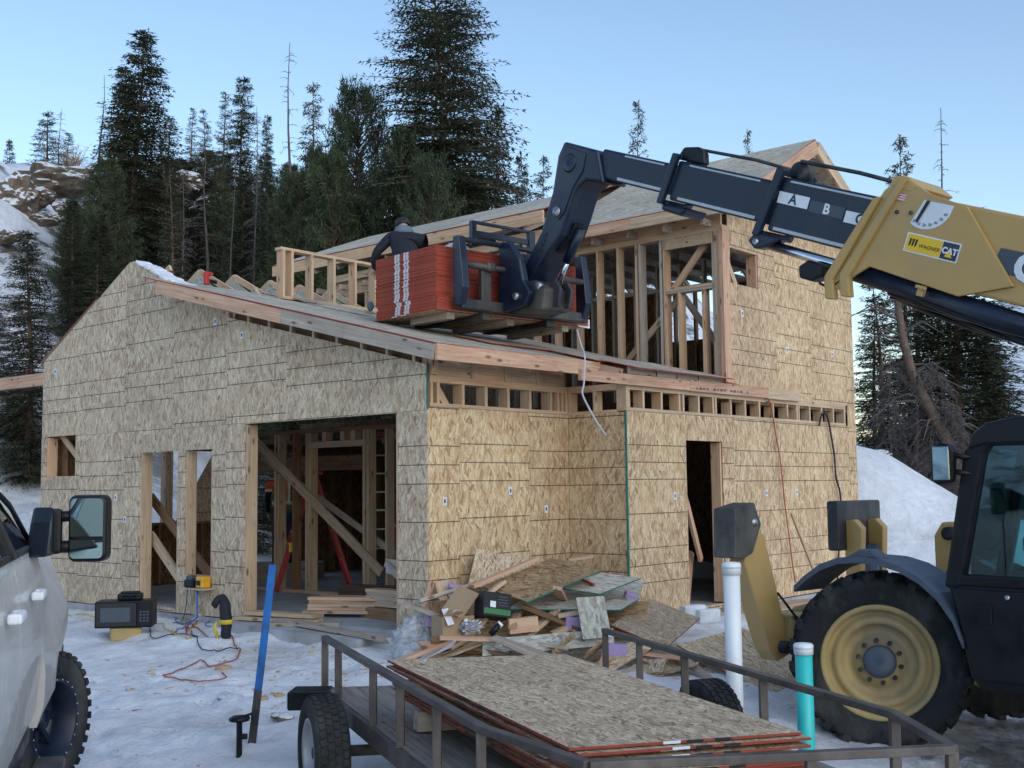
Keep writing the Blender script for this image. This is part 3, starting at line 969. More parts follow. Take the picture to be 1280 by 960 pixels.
LB('fascia_board', (-0.36, -0.495, 2.965), (2.42, -0.495, 2.975), 0.038, 0.165, 'fir_pink')
LB('fascia_board', (-0.36, -0.47, zr(-0.47) - 0.082), (-0.36, 2.0, zr(2.0) - 0.082), 0.038, 0.16, 'pine_grey')
LB('fascia_board', (-0.363, 2.004, zr(2.0) - 0.082), (-0.363, 4.62, zr(4.62) - 0.082), 0.038, 0.16, 'fir_pink')
LB('rake_board', (-0.02, 0.02, 3.06), (-0.02, 3.58, 3.915), 0.036, 0.12, 'pine_grey')
LB('blocking', (0.13, 0.05, 2.97), (0.13, 3.55, 3.86), 0.03, 0.2, 'pine_dark')
for k in range(9):
    v = 0.2 + 0.42 * k
    LB('stub_stud', (0.03, v, 2.86 + 0.245 * v), (0.03, v, 3.01 + 0.24 * v), 0.06, 0.038, 'pine', (0, 1, 0))
for k, (a, b) in enumerate(((0.05, 0.12), (0.17, 0.70), (0.74, 1.27), (1.31, 1.84), (1.88, 2.32))):
    low = 0.05 if k in (1, 3) else 0
    MB().box(((a + b) / 2, 0.03, 2.79 + (0.26 - low) / 2), (b - a, 0.03, 0.26 - low)).build('blocking', M['pine'], house)
    LB('batten', (b + 0.02, 0.012, 2.795), (b + 0.02, 0.012, 3.0), 0.035, 0.04, 'pine', (1, 0, 0))
LB('corner_post', (0.1, 0.05, 2.8), (0.1, 0.05, 3.08), 0.14, 0.1, 'pine', (1, 0, 0))
for k, (a, b) in enumerate(((2.5, 3.05), (3.08, 3.5), (3.53, 4.0), (4.03, 4.65))):
    LB('blocking', (a, -0.86, 2.945 - 0.004 * k), (b, -0.86, 2.941 - 0.004 * k), 0.04, 0.085, 'pine_grey')
# trusses standing proud of the sheathing
for u in (0.62, 1.12, 1.73, 2.40, 2.97, 3.6):
    pk = Vector((u, 5.83, 4.80))
    tn = 1 if u > 0.7 else 0
    e0, e1 = Vector((u, 4.95, 4.37)), Vector((u, 8.25, 3.57))
    if tn:
        LB('truss_chord', e0, pk, 0.04, 0.09, 'pine')
        MB().prism([(5.05, 4.30), (5.80, 4.74), (5.86, 4.74), (6.9, 4.16), (6.9, 4.0), (5.05, 4.0)], u - 0.025, u - 0.021, 'x').build('truss_panel', M['osb_pale'], house)
        MB().prism([(5.62, 4.44), (5.83, 4.66), (6.06, 4.5), (5.9, 4.38)], u - 0.029, u - 0.0255, 'x').build('gusset_plate', M['galv'], house)
    LB('truss_chord', pk, e1, 0.04, 0.09, 'pine')
for k in range(2):                # unseen far slope, sheets added to keep daylight out of the garage
    for j in range(2):
        a = 0.0 + 2.4 * j
        va, vb = 8.4 - 0.8 * (k + 1), 8.4 - 0.8 * k
        sheet_obj('roof_sheet', 2.38, 0.88, 0.014, house, roof_mw(a + 1.2, (va + vb) / 2, 0.05, -math.atan(0.5), 4.8 - 0.5 * ((va + vb) / 2 - 5.83)), RM)
LB('outrigger_beam', (0.12, 8.26, 3.33), (0.12, 11.5, 3.36), 0.09, 0.19, 'fir_pink')

# upper storey, front wall at u = 4.72
def zroof(v):
    return zr(v) + 0.03
for v, m in ((-0.80, 'fir_pink'), (-0.76, 'pine'), (-0.72, 'pine_grey'), (0.06, 'pine'), (0.12, 'pine_grey'), (0.47, 'pine_grey'), (0.53, 'pine'), (0.85, 'pine'), (1.21, 'pine'), (1.59, 'pine'), (2.0, 'pine'), (2.4, 'pine'), (2.8, 'pine'), (3.2, 'pine'), (3.6, 'pine'), (4.0, 'pine'), (4.9, 'pine'), (5.3, 'pine'), (5.7, 'pine'), (6.2, 'pine'), (6.7, 'pine')):
    zt = 4.84 if v in (-0.72,) else 4.98
    LB('wall_stud', (4.79, v, max(2.8, zroof(v) - 0.05)), (4.79, v, zt), 0.038, 0.14, m, (1, 0, 0))
LB('corner_post', (4.775, -0.86, 2.8), (4.775, -0.86, 5.0), 0.06, 0.17, 'fir_pink', (1, 0, 0))
LB('top_plate', (4.79, -0.87, 5.0), (4.79, 7.0, 5.0), 0.14, 0.038)
LB('top_plate', (4.79, -0.87, 5.039), (4.79, 7.0, 5.039), 0.142, 0.038)
MB().box((4.74, -0.32, 4.905), (0.04, 0.80, 0.145)).build('header', M['pine'], house)
LB('sill', (4.79, 0.06, 4.27), (4.79, -0.73, 4.27), 0.14, 0.038)
LB('sill', (4.79, 0.06, 4.23), (4.79, -0.73, 4.23), 0.14, 0.038, 'pine_grey')
for v in (-0.17, -0.55):
    LB('stub_stud', (4.79, v, 3.05), (4.79, v, 4.21), 0.038, 0.14, 'pine', (1, 0, 0))
LB('diagonal_brace', (4.88, 0.05, 4.25), (4.88, -0.5, 4.86), 0.04, 0.09)
LB('diagonal_brace', (4.9, 0.9, 3.3), (4.9, -0.1, 4.2), 0.04, 0.09)
LB('diagonal_brace', (5.4, 0.2, 4.3), (5.4, -0.6, 3.2), 0.04, 0.09, 'pine_grey')
for a, b, m in ((-0.85, 0.55, 'pine'), (0.56, 1.5, 'fir_pink'), (1.51, 2.4, 'pine'), (2.41, 3.6, 'pine'), (3.61, 4.6, 'pine'), (4.61, 5.8, 'pine'), (5.81, 7.0, 'pine')):
    LB('rim_board', (4.74, a, 5.14), (4.74, b, 5.14), 0.04, 0.16, m)
for v in (-0.85, -0.3, 0.3, 0.9, 1.5, 2.1):
    LB('stub_stud', (4.72, v, 5.2), (4.72, v, 5.4), 0.05, 0.09, 'pine', (1, 0, 0))
# second row of framing deeper inside, and the roof frame over it
for v in [-0.4 + 0.42 * k for k in range(17)]:
    LB('wall_stud', (6.4, v, 2.8), (6.4, v, 4.98), 0.038, 0.09, 'pine_grey', (1, 0, 0))  # greyer wood puts the shade of the deeper rooms into the colour
LB('top_plate', (6.4, -0.8, 4.6), (6.4, 7, 4.6), 0.09, 0.05, 'pine_grey')
for v in [0.3 + 0.41 * k for k in range(14)]:
    LB('wall_stud', (8.55, v, 2.8), (8.55, v, 5.0), 0.038, 0.09, 'pine_dark', (1, 0, 0))
MB().box((6.7, 3.6, 2.72), (3.8, 8.9, 0.09)).build('upper_floor', M['osb_shaded'], house)
RP, RZ = 6.70, 6.50
for k in range(14):
    v = -0.7 + 0.61 * k
    ze = 5.24 if v < 1.9 else 5.5
    LB('truss_chord', (4.5, v, 5.09), (8.9, v, 5.09), 0.04, 0.09, 'pine_grey')
    LB('truss_chord', (4.45, v, ze - 0.06), (RP, v, RZ - 0.07), 0.04, 0.09, 'pine_grey')
    LB('truss_chord', (RP, v, RZ - 0.07), (9.0, v, 5.14), 0.04, 0.09, 'pine_grey')
    LB('truss_web', (5.5, v, 5.1), (5.9, v, 5.9), 0.04, 0.07, 'pine_grey')
    LB('truss_web', (RP, v, 5.1), (RP, v, 6.35), 0.04, 0.07, 'pine_grey')
a1 = math.atan2(RZ + 0.06 - 5.27, RP - 4.36)
def slope_sheet(u0, z0, u1, z1, v0, v1, lift=0.0, name='roof_sheet'):
    L = math.hypot(u1 - u0, z1 - z0)
    ang = math.atan2(z1 - z0, u1 - u0)
    mw = Matrix.Translation(((u0 + u1) / 2, (v0 + v1) / 2, (z0 + z1) / 2 + 0.008 + lift)) @ Matrix.Rotation(-ang, 4, 'Y')
    # long side of the sheet along the eave: local x must follow the grain
    return sheet_obj(name, v1 - v0 - 0.006, L - 0.006, 0.014, house, mw @ Matrix.Rotation(R(90), 4, 'Z'), RM)
for row in range(2):
    f0, f1 = row / 2, (row + 1) / 2
    za = 5.27 + (RZ + 0.06 - 5.27) * f0; zb = 5.27 + (RZ + 0.06 - 5.27) * f1
    ua = 4.36 + (RP - 4.36) * f0; ub = 4.36 + (RP - 4.36) * f1
    for (v0, v1) in (((-1.3, 0.3), (0.3, 1.9)) if row == 0 else ((-1.3, -0.4), (-0.4, 1.9))):
        slope_sheet(ua, za, ub, zb, v0, v1)
    za = 5.66 + (RZ + 0.06 - 5.66) * f0; zb = 5.66 + (RZ + 0.06 - 5.66) * f1
    for (v0, v1) in ((1.91, 4.1), (4.1, 6.3), (6.3, 8.3)):
        slope_sheet(ua, za, ub, zb, v0, v1)
    za = RZ + 0.06 - (RZ + 0.06 - 5.27) * f0; zb = RZ + 0.06 - (RZ + 0.06 - 5.27) * f1
    ua = RP + (9.04 - RP) * f0; ub = RP + (9.04 - RP) * f1
    for (v0, v1) in ((-1.3, 1.9), (1.9, 5.1), (5.1, 8.3)):
        slope_sheet(ua, za, ub, zb, v0, v1)
LB('fascia_board', (4.35, -1.3, 5.19), (4.35, 0.35, 5.19), 0.038, 0.15, 'pine')
LB('fascia_board', (4.35, 0.355, 5.19), (4.35, 2.3, 5.19), 0.04, 0.15, 'fir_pink')
LB('fascia_board', (4.37, 1.92, 5.56), (4.37, 5.4, 5.56), 0.038, 0.185, 'pine')
LB('fascia_board', (4.37, 5.405, 5.56), (4.37, 8.32, 5.56), 0.04, 0.185, 'pine')
LB('beam', (4.55, 2.1, 5.33), (4.55, 3.0, 5.33), 0.05, 0.16, 'fir_pink')
LB('beam', (4.62, 3.0, 5.30), (4.62, 7.0, 5.26), 0.05, 0.12, 'pine')
LB('beam', (4.75, 4.2, 4.62), (4.75, 7.0, 4.62), 0.04, 0.2, 'pine_grey')
LB('rake_board', (4.36, -1.32, 5.2), (RP - 0.015, -1.32, RZ - 0.05), 0.038, 0.19, 'fir_pink')
LB('rake_board', (9.04, -1.32, 5.2), (RP + 0.015, -1.32, RZ - 0.05), 0.038, 0.19, 'pine')
LB('ridge_board', (RP, -1.28, RZ - 0.12), (RP, 8.2, RZ - 0.12), 0.04, 0.16, 'pine')
LB('tie_beam', (5.5, -1.25, 5.55), (7.9, -1.25, 5.55), 0.04, 0.12, 'pine')
# framed stub wall at the back of the garage roof
for u in (1.35, 1.5, 1.86, 2.27, 2.68, 3.08, 3.5, 3.9):
    LB('wall_stud', (u, 4.22, zr(4.22) + 0.05), (u, 4.22, 4.93), 0.14, 0.042, 'pine', (1, 0, 0))
LB('top_plate', (1.3, 4.22, 4.95), (4.6, 4.22, 4.95), 0.14, 0.04)
LB('bottom_plate', (1.3, 4.16, zr(4.16) + 0.04), (4.4, 4.16, zr(4.16) + 0.04), 0.1, 0.04, 'pine')
MB().prism([(4.25, 4.12), (4.75, 4.12), (4.5, 4.42)], 1.1, 1.14, 'x').build('gusset_plate', M['pine_grey'], house)
# stencil stickers on the panels
def sticker(u, v, z, face):
    d = {'g': ((-0.0015, 0, 0), (0.002, 0.058, 0.09)), 'r': ((0, -0.0015, 0), (0.058, 0.002, 0.09)), 'b': ((0, -0.0015, 0), (0.058, 0.002, 0.09))}[face]
    mb = MB().box((u + d[0][0], v + d[0][1], z), d[1])
    mb.cur = 1
    s2 = tuple(x * 0.45 for x in d[1])
    mb.box((u + d[0][0] * 1.8, v + d[0][1] * 1.8, z), (max(s2[0], 0.0022) if face == 'g' else s2[0], s2[1] if face == 'g' else max(s2[1], 0.0022), s2[2]))
    mb.build('panel_sticker', [M['decal_white'], M['decal_grey']], house)
for v, z in ((3.83, 3.75), (3.26, 3.52), (6.15, 0.9 + 0.6), (5.9, 1.2), (7.9, 3.4)): sticker(-0.002, v, z, 'g')
for u, z in ((0.26, 1.44), (1.34, 1.54), (1.98, 1.32)): sticker(u, -0.002, z, 'r')
for u, z in ((3.42, 1.45), (5.72, 1.46), (6.6, 1.46), (8.0, 1.5), (5.2, 3.9), (6.45, 3.5), (7.9, 3.55)): sticker(u, -0.872, z, 'b')

# ------------------------------------------------------------------ telehandler
TH = thing('telehandler', 'big yellow and black telehandler lifting red-edged boards over the garage roof', 'telehandler', (4.17, 9.4, -0.5), R(131.5))
def tb(name, mb, mats, bevel=0.0, parent=TH, label=None, mw=None):
    return mb.build(name, [M[x] for x in mats] if isinstance(mats, (list, tuple)) else M[mats], parent, bevel, label, mw)
def tyre_parts(parent, r, w, rim_r, rim_mat, lugs=26, hub='black', bolts=10, lug_h=0.035, groove=True):
    """wheel about local Y, outer side towards +Y"""
    rb = r - lug_h
    ty = MB().lathe([(rim_r, -w * 0.42), (rim_r + 0.02, -w * 0.47), (rb * 0.86, -w * 0.5), (rb * 0.97, -w * 0.45), (rb, -w * 0.36), (rb, w * 0.36), (rb * 0.97, w * 0.45), (rb * 0.86, w * 0.5), (rim_r + 0.05, w * 0.48), (rim_r + 0.02, w * 0.47), (rim_r, w * 0.42)], 56)
    t = tb('tyre', ty, 'rubber', 0, parent)
    lg = MB()
    for k in range(lugs):
        for side in (-1, 1):
            a = 2 * math.pi * (k + (0.5 if side > 0 else 0)) / lugs
            Mx = Matrix.Rotation(-a, 3, 'Y') @ Matrix.Rotation(side * R(24), 3, 'X') if groove else Matrix.Rotation(-a, 3, 'Y')
            c = Matrix.Rotation(-a, 3, 'Y') @ Vector((rb + lug_h * 0.35, side * w * 0.22, 0))
            lg.box(c, (lug_h * 1.5, w * 0.5, 2 * math.pi * r / lugs * 0.5), Mx)
    tl = tb('tread', lg, 'rubber', 0.006, parent)
    return t
def big_wheel(loc, steer):
    w = bpy.data.objects.new('wheel', None)
    COL.objects.link(w)
    w.parent = TH
    w.location = loc
    w.rotation_euler = (0, 0, steer)
    r, wd = 0.69, 0.40
    mb = MB().lathe([(0.45, -0.16), (0.45, 0.165), (0.44, 0.175), (0.405, 0.165), (0.40, 0.10), (0.36, 0.095), (0.345, 0.13), (0.30, 0.135), (0.285, 0.07), (0.20, 0.06), (0.19, 0.09), (0.0, 0.09), (0.0, 0.03), (0.36, 0.03), (0.40, -0.16)], 48)
    tb('rim', mb, 'yellow_dirty', 0, w)
    tb('hub', MB().lathe([(0.0, 0.14), (0.10, 0.14), (0.125, 0.128), (0.128, 0.09), (0.0, 0.09)], 32), 'decal_grey', 0, w)
    for k in range(10):
        a = 2 * math.pi * k / 10 + 0.2
        tb('wheel_nut', MB().lathe([(0.0, 0.115), (0.017, 0.115), (0.019, 0.06), (0, 0.06)], 8, c=(0.165 * math.cos(a), 0.0, 0.165 * math.sin(a))), 'black_worn', 0, w)
    return w, r, wd
def wheel_full(loc, steer, flip=False):
    w, r, wd = big_wheel(loc, steer)
    rb = r - 0.035
    prof = [(0.44, -0.17), (0.46, -0.19), (0.58, -0.205), (0.635, -0.19), (0.66, -0.15), (0.66, 0.15), (0.635, 0.19), (0.60, 0.203), (0.585, 0.196), (0.50, 0.20), (0.47, 0.185), (0.455, 0.17), (0.44, 0.16)]
    tb('tyre', MB().lathe(prof, 64), 'rubber', 0, w)
    lg = MB()
    for k in range(24):
        for side in (-1, 1):
            a = 2 * math.pi * (k + (0.5 if side > 0 else 0)) / 24
            rot = Matrix.Rotation(-a, 3, 'Y')
            lg.box(rot @ Vector((0.668, side * 0.095, 0)), (0.05, 0.20, 0.075), rot @ Matrix.Rotation(side * R(28), 3, 'X'))
            lg.box(rot @ Vector((0.645, side * 0.185, side * 0.02)), (0.06, 0.03, 0.065), rot)
    tb('tread', lg, 'rubber', 0.008, w)
    if flip: w.rotation_euler = (0, 0, steer + math.pi)
    return w
wheel_full((0.87, 0.93, 0.685), R(28))
wheel_full((0.87, -0.93, 0.685), R(28), True)
wheel_full((-2.75, 0.93, 0.685), R(0))
wheel_full((-2.75, -0.93, 0.685), R(0), True)
# chassis
tb('chassis', MB().prism([(-3.9, 0.62), (1.75, 0.55), (2.05, 0.62), (2.05, 0.98), (1.5, 1.12), (-1.6, 1.15), (-3.9, 1.25)], -0.45, 0.45, 'y'), 'yellow_dirty', 0.03)
tb('axle', MB().box((0.87, 0, 0.685), (0.26, 1.5, 0.26)), 'black_worn', 0.04)
tb('axle', MB().box((-2.75, 0, 0.685), (0.26, 1.5, 0.26)), 'black_worn', 0.04)
tb('engine_hood', MB().prism([(-2.9, 1.0), (-0.6, 1.0), (-0.6, 1.75), (-1.0, 1.95), (-2.9, 1.9)], -1.2, -0.5, 'y'), 'yellow', 0.06)
tb('boom_tower', MB().prism([(-4.1, 1.2), (-2.9, 1.15), (-3.1, 2.2), (-3.5, 2.75), (-4.0, 2.6)], -0.42, 0.42, 'y'), 'yellow', 0.04)
# boom: straight sections on one line
BA = math.atan(0.392)
BMW = Matrix.Translation((0, 0, 3.86)) @ Matrix.Rotation(-BA, 4, 'Y')
def bs(X):                         # position along the boom of a given x
    return X / math.cos(BA)
def boom(name, s0, s1, hh, hy, mat, bevel=0.025):
    return tb(name, MB().box(((s0 + s1) / 2, 0, 0), (s1 - s0, hy * 2, hh * 2)), mat, bevel, mw=BMW)
boom('boom_section', -4.6, 1.02, 0.345, 0.262, 'yellow')
b2 = boom('boom_section', 0.5, 2.42, 0.262, 0.222, 'black_steel')
b3 = boom('boom_section', 1.5, 3.78, 0.208, 0.185, 'black_steel')
b4 = boom('boom_section', 3.0, 4.95, 0.160, 0.150, 'black_steel')
# worn bright wear strips along the section edges
for s0, s1, hh, hy in ((1.25, 2.35, 0.262, 0.222), (2.62, 3.66, 0.208, 0.185), (3.95, 4.62, 0.16, 0.15)):
    tb('wear_strip', MB().box(((s0 + s1) / 2, hy + 0.002, -hh + 0.035), (s1 - s0, 0.006, 0.034)), 'steel', 0.003, mw=BMW)
    tb('wear_strip', MB().box(((s0 + s1) / 2, hy + 0.002, hh - 0.03), ((s1 - s0) * 0.9, 0.005, 0.02)), 'steel', 0.003, mw=BMW)
# front bracket of the outer section: two slanted plates with turned edges
def bpoly(pts):                    # (X, Z) to boom coordinates
    c, s = math.cos(BA), math.sin(BA)
    return [(x * c + (z - 3.86) * s, -x * s + (z - 3.86) * c) for x, z in pts]
for y0 in (0.262,):
    tb('boom_bracket', MB().prism(bpoly([(0.30, 4.33), (0.62, 4.50), (0.79, 4.655), (0.92, 4.68), (1.04, 4.62), (1.66, 3.93), (1.62, 3.83), (1.50, 3.80), (1.40, 3.90), (1.22, 3.97), (0.42, 3.60), (-0.05, 3.62)]), y0, y0 + 0.034, 'y'), 'yellow', 0.008, mw=BMW)
for sgn, dx, zt in ((1, -0.12, 4.68), (1, 0.04, 4.56)):
    tb('bracket_flange', MB().prism(bpoly([(0.93 + dx + (4.66 - zt) * 0.85, zt), (1.01 + dx + (4.66 - zt) * 0.85, zt), (1.62 + dx, 3.94), (1.62 + dx, 3.74), (1.52 + dx, 3.72), (1.53 + dx, 3.90)]), sgn * 0.30 - 0.045, sgn * 0.30 + 0.035, 'y'), 'yellow', 0.012, mw=BMW)
tb('bracket_flange', MB().prism(bpoly([(0.72, 4.58), (0.84, 4.70), (0.95, 4.72), (0.99, 4.65), (0.80, 4.55)]), -0.3, 0.3, 'y'), 'yellow', 0.01, mw=BMW)
for sgn in (1,):
    for X, Z in ((1.38, 4.08), (1.48, 4.09), (0.93, 4.40), (0.80, 4.37)):
        p = bpoly([(X, Z)])[0]
        tb('bolt', MB().lathe([(0, 0.012), (0.018, 0.012), (0.018, 0), (0, 0)], 8, c=(p[0], 0.297, p[1])), 'black_worn', 0, mw=BMW)
# black collars
def collar(s, hh, hy, t, tilt, extra):
    mb = MB()
    for sgn in (1, -1):
        mb.prism([(s - t, hh + extra), (s + t * 0.6, hh + extra), (s + t + tilt, -hh - extra), (s - t * 0.4 + tilt, -hh - extra)], sgn * (hy + 0.03) - 0.03, sgn * (hy + 0.03) + 0.03, 'y')
    mb.box((s, 0, hh + extra * 0.6), (t * 1.8, hy * 2, extra * 0.9))
    mb.box((s + tilt, 0, -hh - extra * 0.6), (t * 1.8, hy * 2, extra * 0.9))
    return tb('boom_collar', mb, 'black_steel', 0.015, mw=BMW)
collar(2.42, 0.262, 0.225, 0.06, 0.06, 0.07)
collar(3.80, 0.208, 0.19, 0.055, 0.03, 0.06)
tb('boom_lug', MB().prism([(2.2, -0.30), (2.52, -0.30), (2.58, -0.40), (2.48, -0.46), (2.36, -0.42)], 0.10, 0.26, 'y'), 'black_steel', 0.02, mw=BMW)
tb('boom_lug', MB().prism([(3.5, -0.25), (3.84, -0.25), (3.84, -0.33), (3.55, -0.34)], -0.18, 0.2, 'y'), 'black_steel', 0.03, mw=BMW)
tb('lug_pin', MB().lathe([(0, 0.012), (0.03, 0.012), (0.03, -0.03), (0, -0.03)], 16, c=(2.47, 0.27, -0.39)), 'steel', 0, mw=BMW)
tb('boom_sheave', MB().lathe([(0, 0.06), (0.10, 0.06), (0.10, -0.06), (0, -0.06)], 20, c=(2.36, 0, 0.34)), 'black_worn', 0, mw=BMW)
tb('boom_sheave', MB().lathe([(0, 0.06), (0.10, 0.06), (0.10, -0.06), (0, -0.06)], 20, c=(3.68, 0.02, 0.27)), 'black_worn', 0, mw=BMW)
tb('boom_guard', MB().prism([(3.45, 0.22), (3.5, 0.34), (3.6, 0.38), (3.78, 0.35), (3.84, 0.22)], 0.06, 0.16, 'y'), 'black_plastic', 0.02, mw=BMW)
tb('boom_chain', MB().tube([(3.68, 0.05, 0.36), (2.9, 0.05, 0.37), (2.45, 0.05, 0.345)], 0.017, 6), 'black_worn', 0, mw=BMW)
tb('boom_chain', MB().tube([(2.36, 0.06, 0.44), (1.7, 0.06, 0.44), (0.95, 0.06, 0.40)], 0.019, 6), 'black_worn', 0, mw=BMW)
tb('lift_rod', MB().tube([(2.50, 0.18, -0.385), (0.9, 0.18, -0.42)], 0.048, 16), 'chrome', 0, mw=BMW)
tb('lift_cylinder', MB().tube([(1.38, 0.16, -0.42), (-1.2, 0.16, -0.52)], 0.09, 18), 'black_steel', 0, mw=BMW)
hs = MB()
for k in range(5):
    pts = []
    for i in range(15):
        s = 1.0 - i * 0.33
        pts.append((s, 0.20 - 0.055 * k + 0.02 * math.sin(i * 1.3 + k), -0.46 - 0.07 * math.sin(min(1, i / 6) * math.pi / 2) - 0.05 * abs(math.sin(i * 0.6 + k * 0.9)) - 0.02 * k))
    hs.tube(pts, 0.024, 6)
tb('hydraulic_hose', hs, 'black_plastic', 0, mw=BMW).__setitem__('kind', 'stuff')
tb('hose_tray', MB().prism([(1.2, -0.40), (-4.0, -0.48), (-4.0, -0.66), (0.6, -0.56), (1.15, -0.48)], -0.10, 0.12, 'y'), 'black_plastic', 0.02, mw=BMW)
tb('tube_clamp', MB().box((0.62, 0.3, -0.43), (0.06, 0.05, 0.09)).box((0.62, 0.33, -0.40), (0.1, 0.02, 0.03)), 'yellow', 0.006, mw=BMW)
# work lamp on the boom
wl = tb('work_lamp', MB().prism([(1.60, -0.43), (1.76, -0.42), (1.84, -0.50), (1.80, -0.60), (1.66, -0.60), (1.58, -0.54)], 0.22, 0.38, 'y'), 'black_plastic', 0.02, mw=BMW)
tb('lamp_bracket', MB().tube([(1.62, 0.3, -0.6), (1.5, 0.3, -0.62), (1.4, 0.28, -0.5)], 0.012, 6), 'black_plastic', 0, wl)
# gooseneck
GN = [(4.60, 5.80), (5.12, 6.02), (5.23, 5.87), (5.33, 5.47), (5.53, 5.04), (5.81, 4.70), (5.97, 4.48), (5.9, 4.36), (5.78, 4.45), (5.62, 4.62), (5.38, 4.82), (5.2, 4.95), (5.09, 5.14), (5.0, 5.33), (4.92, 5.44), (4.78, 5.5), (4.52, 5.42)]
tb('gooseneck', MB().prism(GN, -0.2, 0.2, 'y'), 'black_steel', 0.028)
tb('neck_plate', MB().prism([(4.76, 5.80), (5.09, 5.96), (5.18, 5.86), (5.28, 5.47), (5.36, 5.25), (5.22, 5.12), (5.12, 5.20), (4.98, 5.45), (4.82, 5.60)], 0.2, 0.214, 'y'), 'black_steel', 0.008)
tb('neck_pin', MB().lathe([(0.0, 0.012), (0.085, 0.012), (0.11, 0.0), (0, 0)], 24, c=(5.02, 0.214, 5.74)), 'black_steel', 0)
tb('neck_pin', MB().lathe([(0.0, 0.03), (0.035, 0.03), (0.04, 0.02), (0.058, 0.02), (0.06, 0.0), (0, 0)], 20, c=(5.24, 0.212, 5.22)), 'steel', 0)
for k, (x, z) in enumerate(((5.43, 4.99), (5.46, 4.94), (5.49, 4.89), (5.53, 4.83))):
    tb('neck_port', MB().lathe([(0, 0.006), (0.02, 0.006), (0.026, 0.0), (0, 0)], 12, c=(x, 0.2, z)), 'ink', 0)
tb('neck_slot', MB().prism([(5.10, 5.08), (5.21, 4.935), (5.40, 4.795), (5.395, 4.785), (5.20, 4.925), (5.09, 5.07)], -0.11, 0.07, 'y'), 'ink', 0.0)
tb('tilt_cylinder', MB().tube([(5.08, -0.02, 5.02), (5.34, -0.03, 4.68)], 0.055, 14), 'black_steel', 0)
tb('tilt_rod', MB().tube([(5.3, -0.03, 4.73), (5.50, -0.04, 4.42)], 0.03, 12), 'chrome', 0)
# fork carriage
CX = 6.02
cr = MB()
cr.box((CX, 0.02, 4.18), (0.11, 2.02, 0.12))
tb('carriage_bar', cr, 'black_worn', 0.012)
for y in (1.03, -0.94):
    tb('carriage_post', MB().prism([(CX - 0.05, 4.15), (CX - 0.13, 4.35), (CX - 0.10, 4.65), (CX - 0.05, 4.96), (CX + 0.05, 4.96), (CX + 0.05, 4.15)], y - 0.055, y + 0.055, 'y'), 'black_steel', 0.012)
tb('carriage_tube', MB().tube([(CX - 0.06, 1.05, 4.63), (CX - 0.06, -0.95, 4.62)], 0.04, 14), 'black_worn', 0)
for y in (0.68, 0.72): pass
tb('carriage_upright', MB().box((CX - 0.02, 0.66, 4.42), (0.06, 0.15, 0.42)), 'black_worn', 0.01)
tb('carriage_collar', MB().box((CX - 0.06, 0.62, 4.63), (0.11, 0.14, 0.11)), 'black_worn', 0.03)
tb('carriage_top_rail', MB().box((CX, 0.45, 4.93), (0.07, 1.2, 0.05)), 'black_steel', 0.01)
for y, e in ((0.36, 0.0), (-0.36, 0.24)):
    tb('coupler_plate', MB().prism([(CX - 0.42 + e, 4.16), (CX - 0.52 + e, 4.30), (CX - 0.40 + e, 4.46), (CX - 0.34 + e, 4.72), (CX - 0.16, 4.95), (CX + 0.02, 4.97), (CX + 0.04, 4.12)], y - 0.05, y + 0.05, 'y'), 'black_steel', 0.02)
tb('coupler_plate', MB().box((CX - 0.03, 0.0, 4.5), (0.12, 0.66, 0.72)), 'black_steel', 0.03)
tb('coupler_base', MB().prism([(CX - 0.62, 4.10), (CX - 0.66, 4.34), (CX - 0.48, 4.46), (CX - 0.1, 4.46), (CX - 0.02, 4.10)], -0.13, 0.32, 'y'), 'black_worn', 0.03)
tb('coupler_pin', MB().lathe([(0, 0.025), (0.045, 0.025), (0.05, -0.03), (0, -0.03)], 18, c=(CX - 0.55, 0.30, 4.38)), 'steel', 0)
tb('coupler_pin', MB().lathe([(0, 0.025), (0.04, 0.025), (0.045, -0.03), (0, -0.03)], 18, c=(CX - 0.30, 0.43, 4.28)), 'steel', 0)
tb('link_plate', MB().prism([(CX - 0.70, 4.14), (CX - 0.74, 4.34), (CX - 0.68, 4.44), (CX - 0.58, 4.44), (CX - 0.56, 4.14)], -0.08, -0.03, 'y'), 'black_worn', 0.01)
tb('link_plate', MB().prism([(CX - 0.70, 4.14), (CX - 0.74, 4.34), (CX - 0.68, 4.44), (CX - 0.58, 4.44), (CX - 0.56, 4.14)], 0.10, 0.15, 'y'), 'black_worn', 0.01)
# load guard above the carriage
gd = MB()
gd.box((CX + 0.12, 0.72, 5.05), (0.05, 0.08, 0.30)).box((CX + 0.12, 0.27, 5.19), (0.045, 0.95, 0.035)).box((CX + 0.12, 0.24, 5.06), (0.03, 0.9, 0.07)).box((CX + 0.12, -0.2, 5.06), (0.06, 0.1, 0.28)).box((CX + 0.12, 0.25, 5.05), (0.02, 0.02, 0.28))
tb('load_guard', gd, 'black_steel', 0.006)
for y in (0.56, -0.46):
    tb('fork', MB().prism([(CX + 0.06, 4.5), (CX + 0.12, 4.5), (CX + 0.12, 4.10), (CX + 1.3, 4.085), (CX + 1.3, 4.07), (CX + 0.06, 4.035)], y - 0.065, y + 0.065, 'y'), 'black_worn', 0.006)
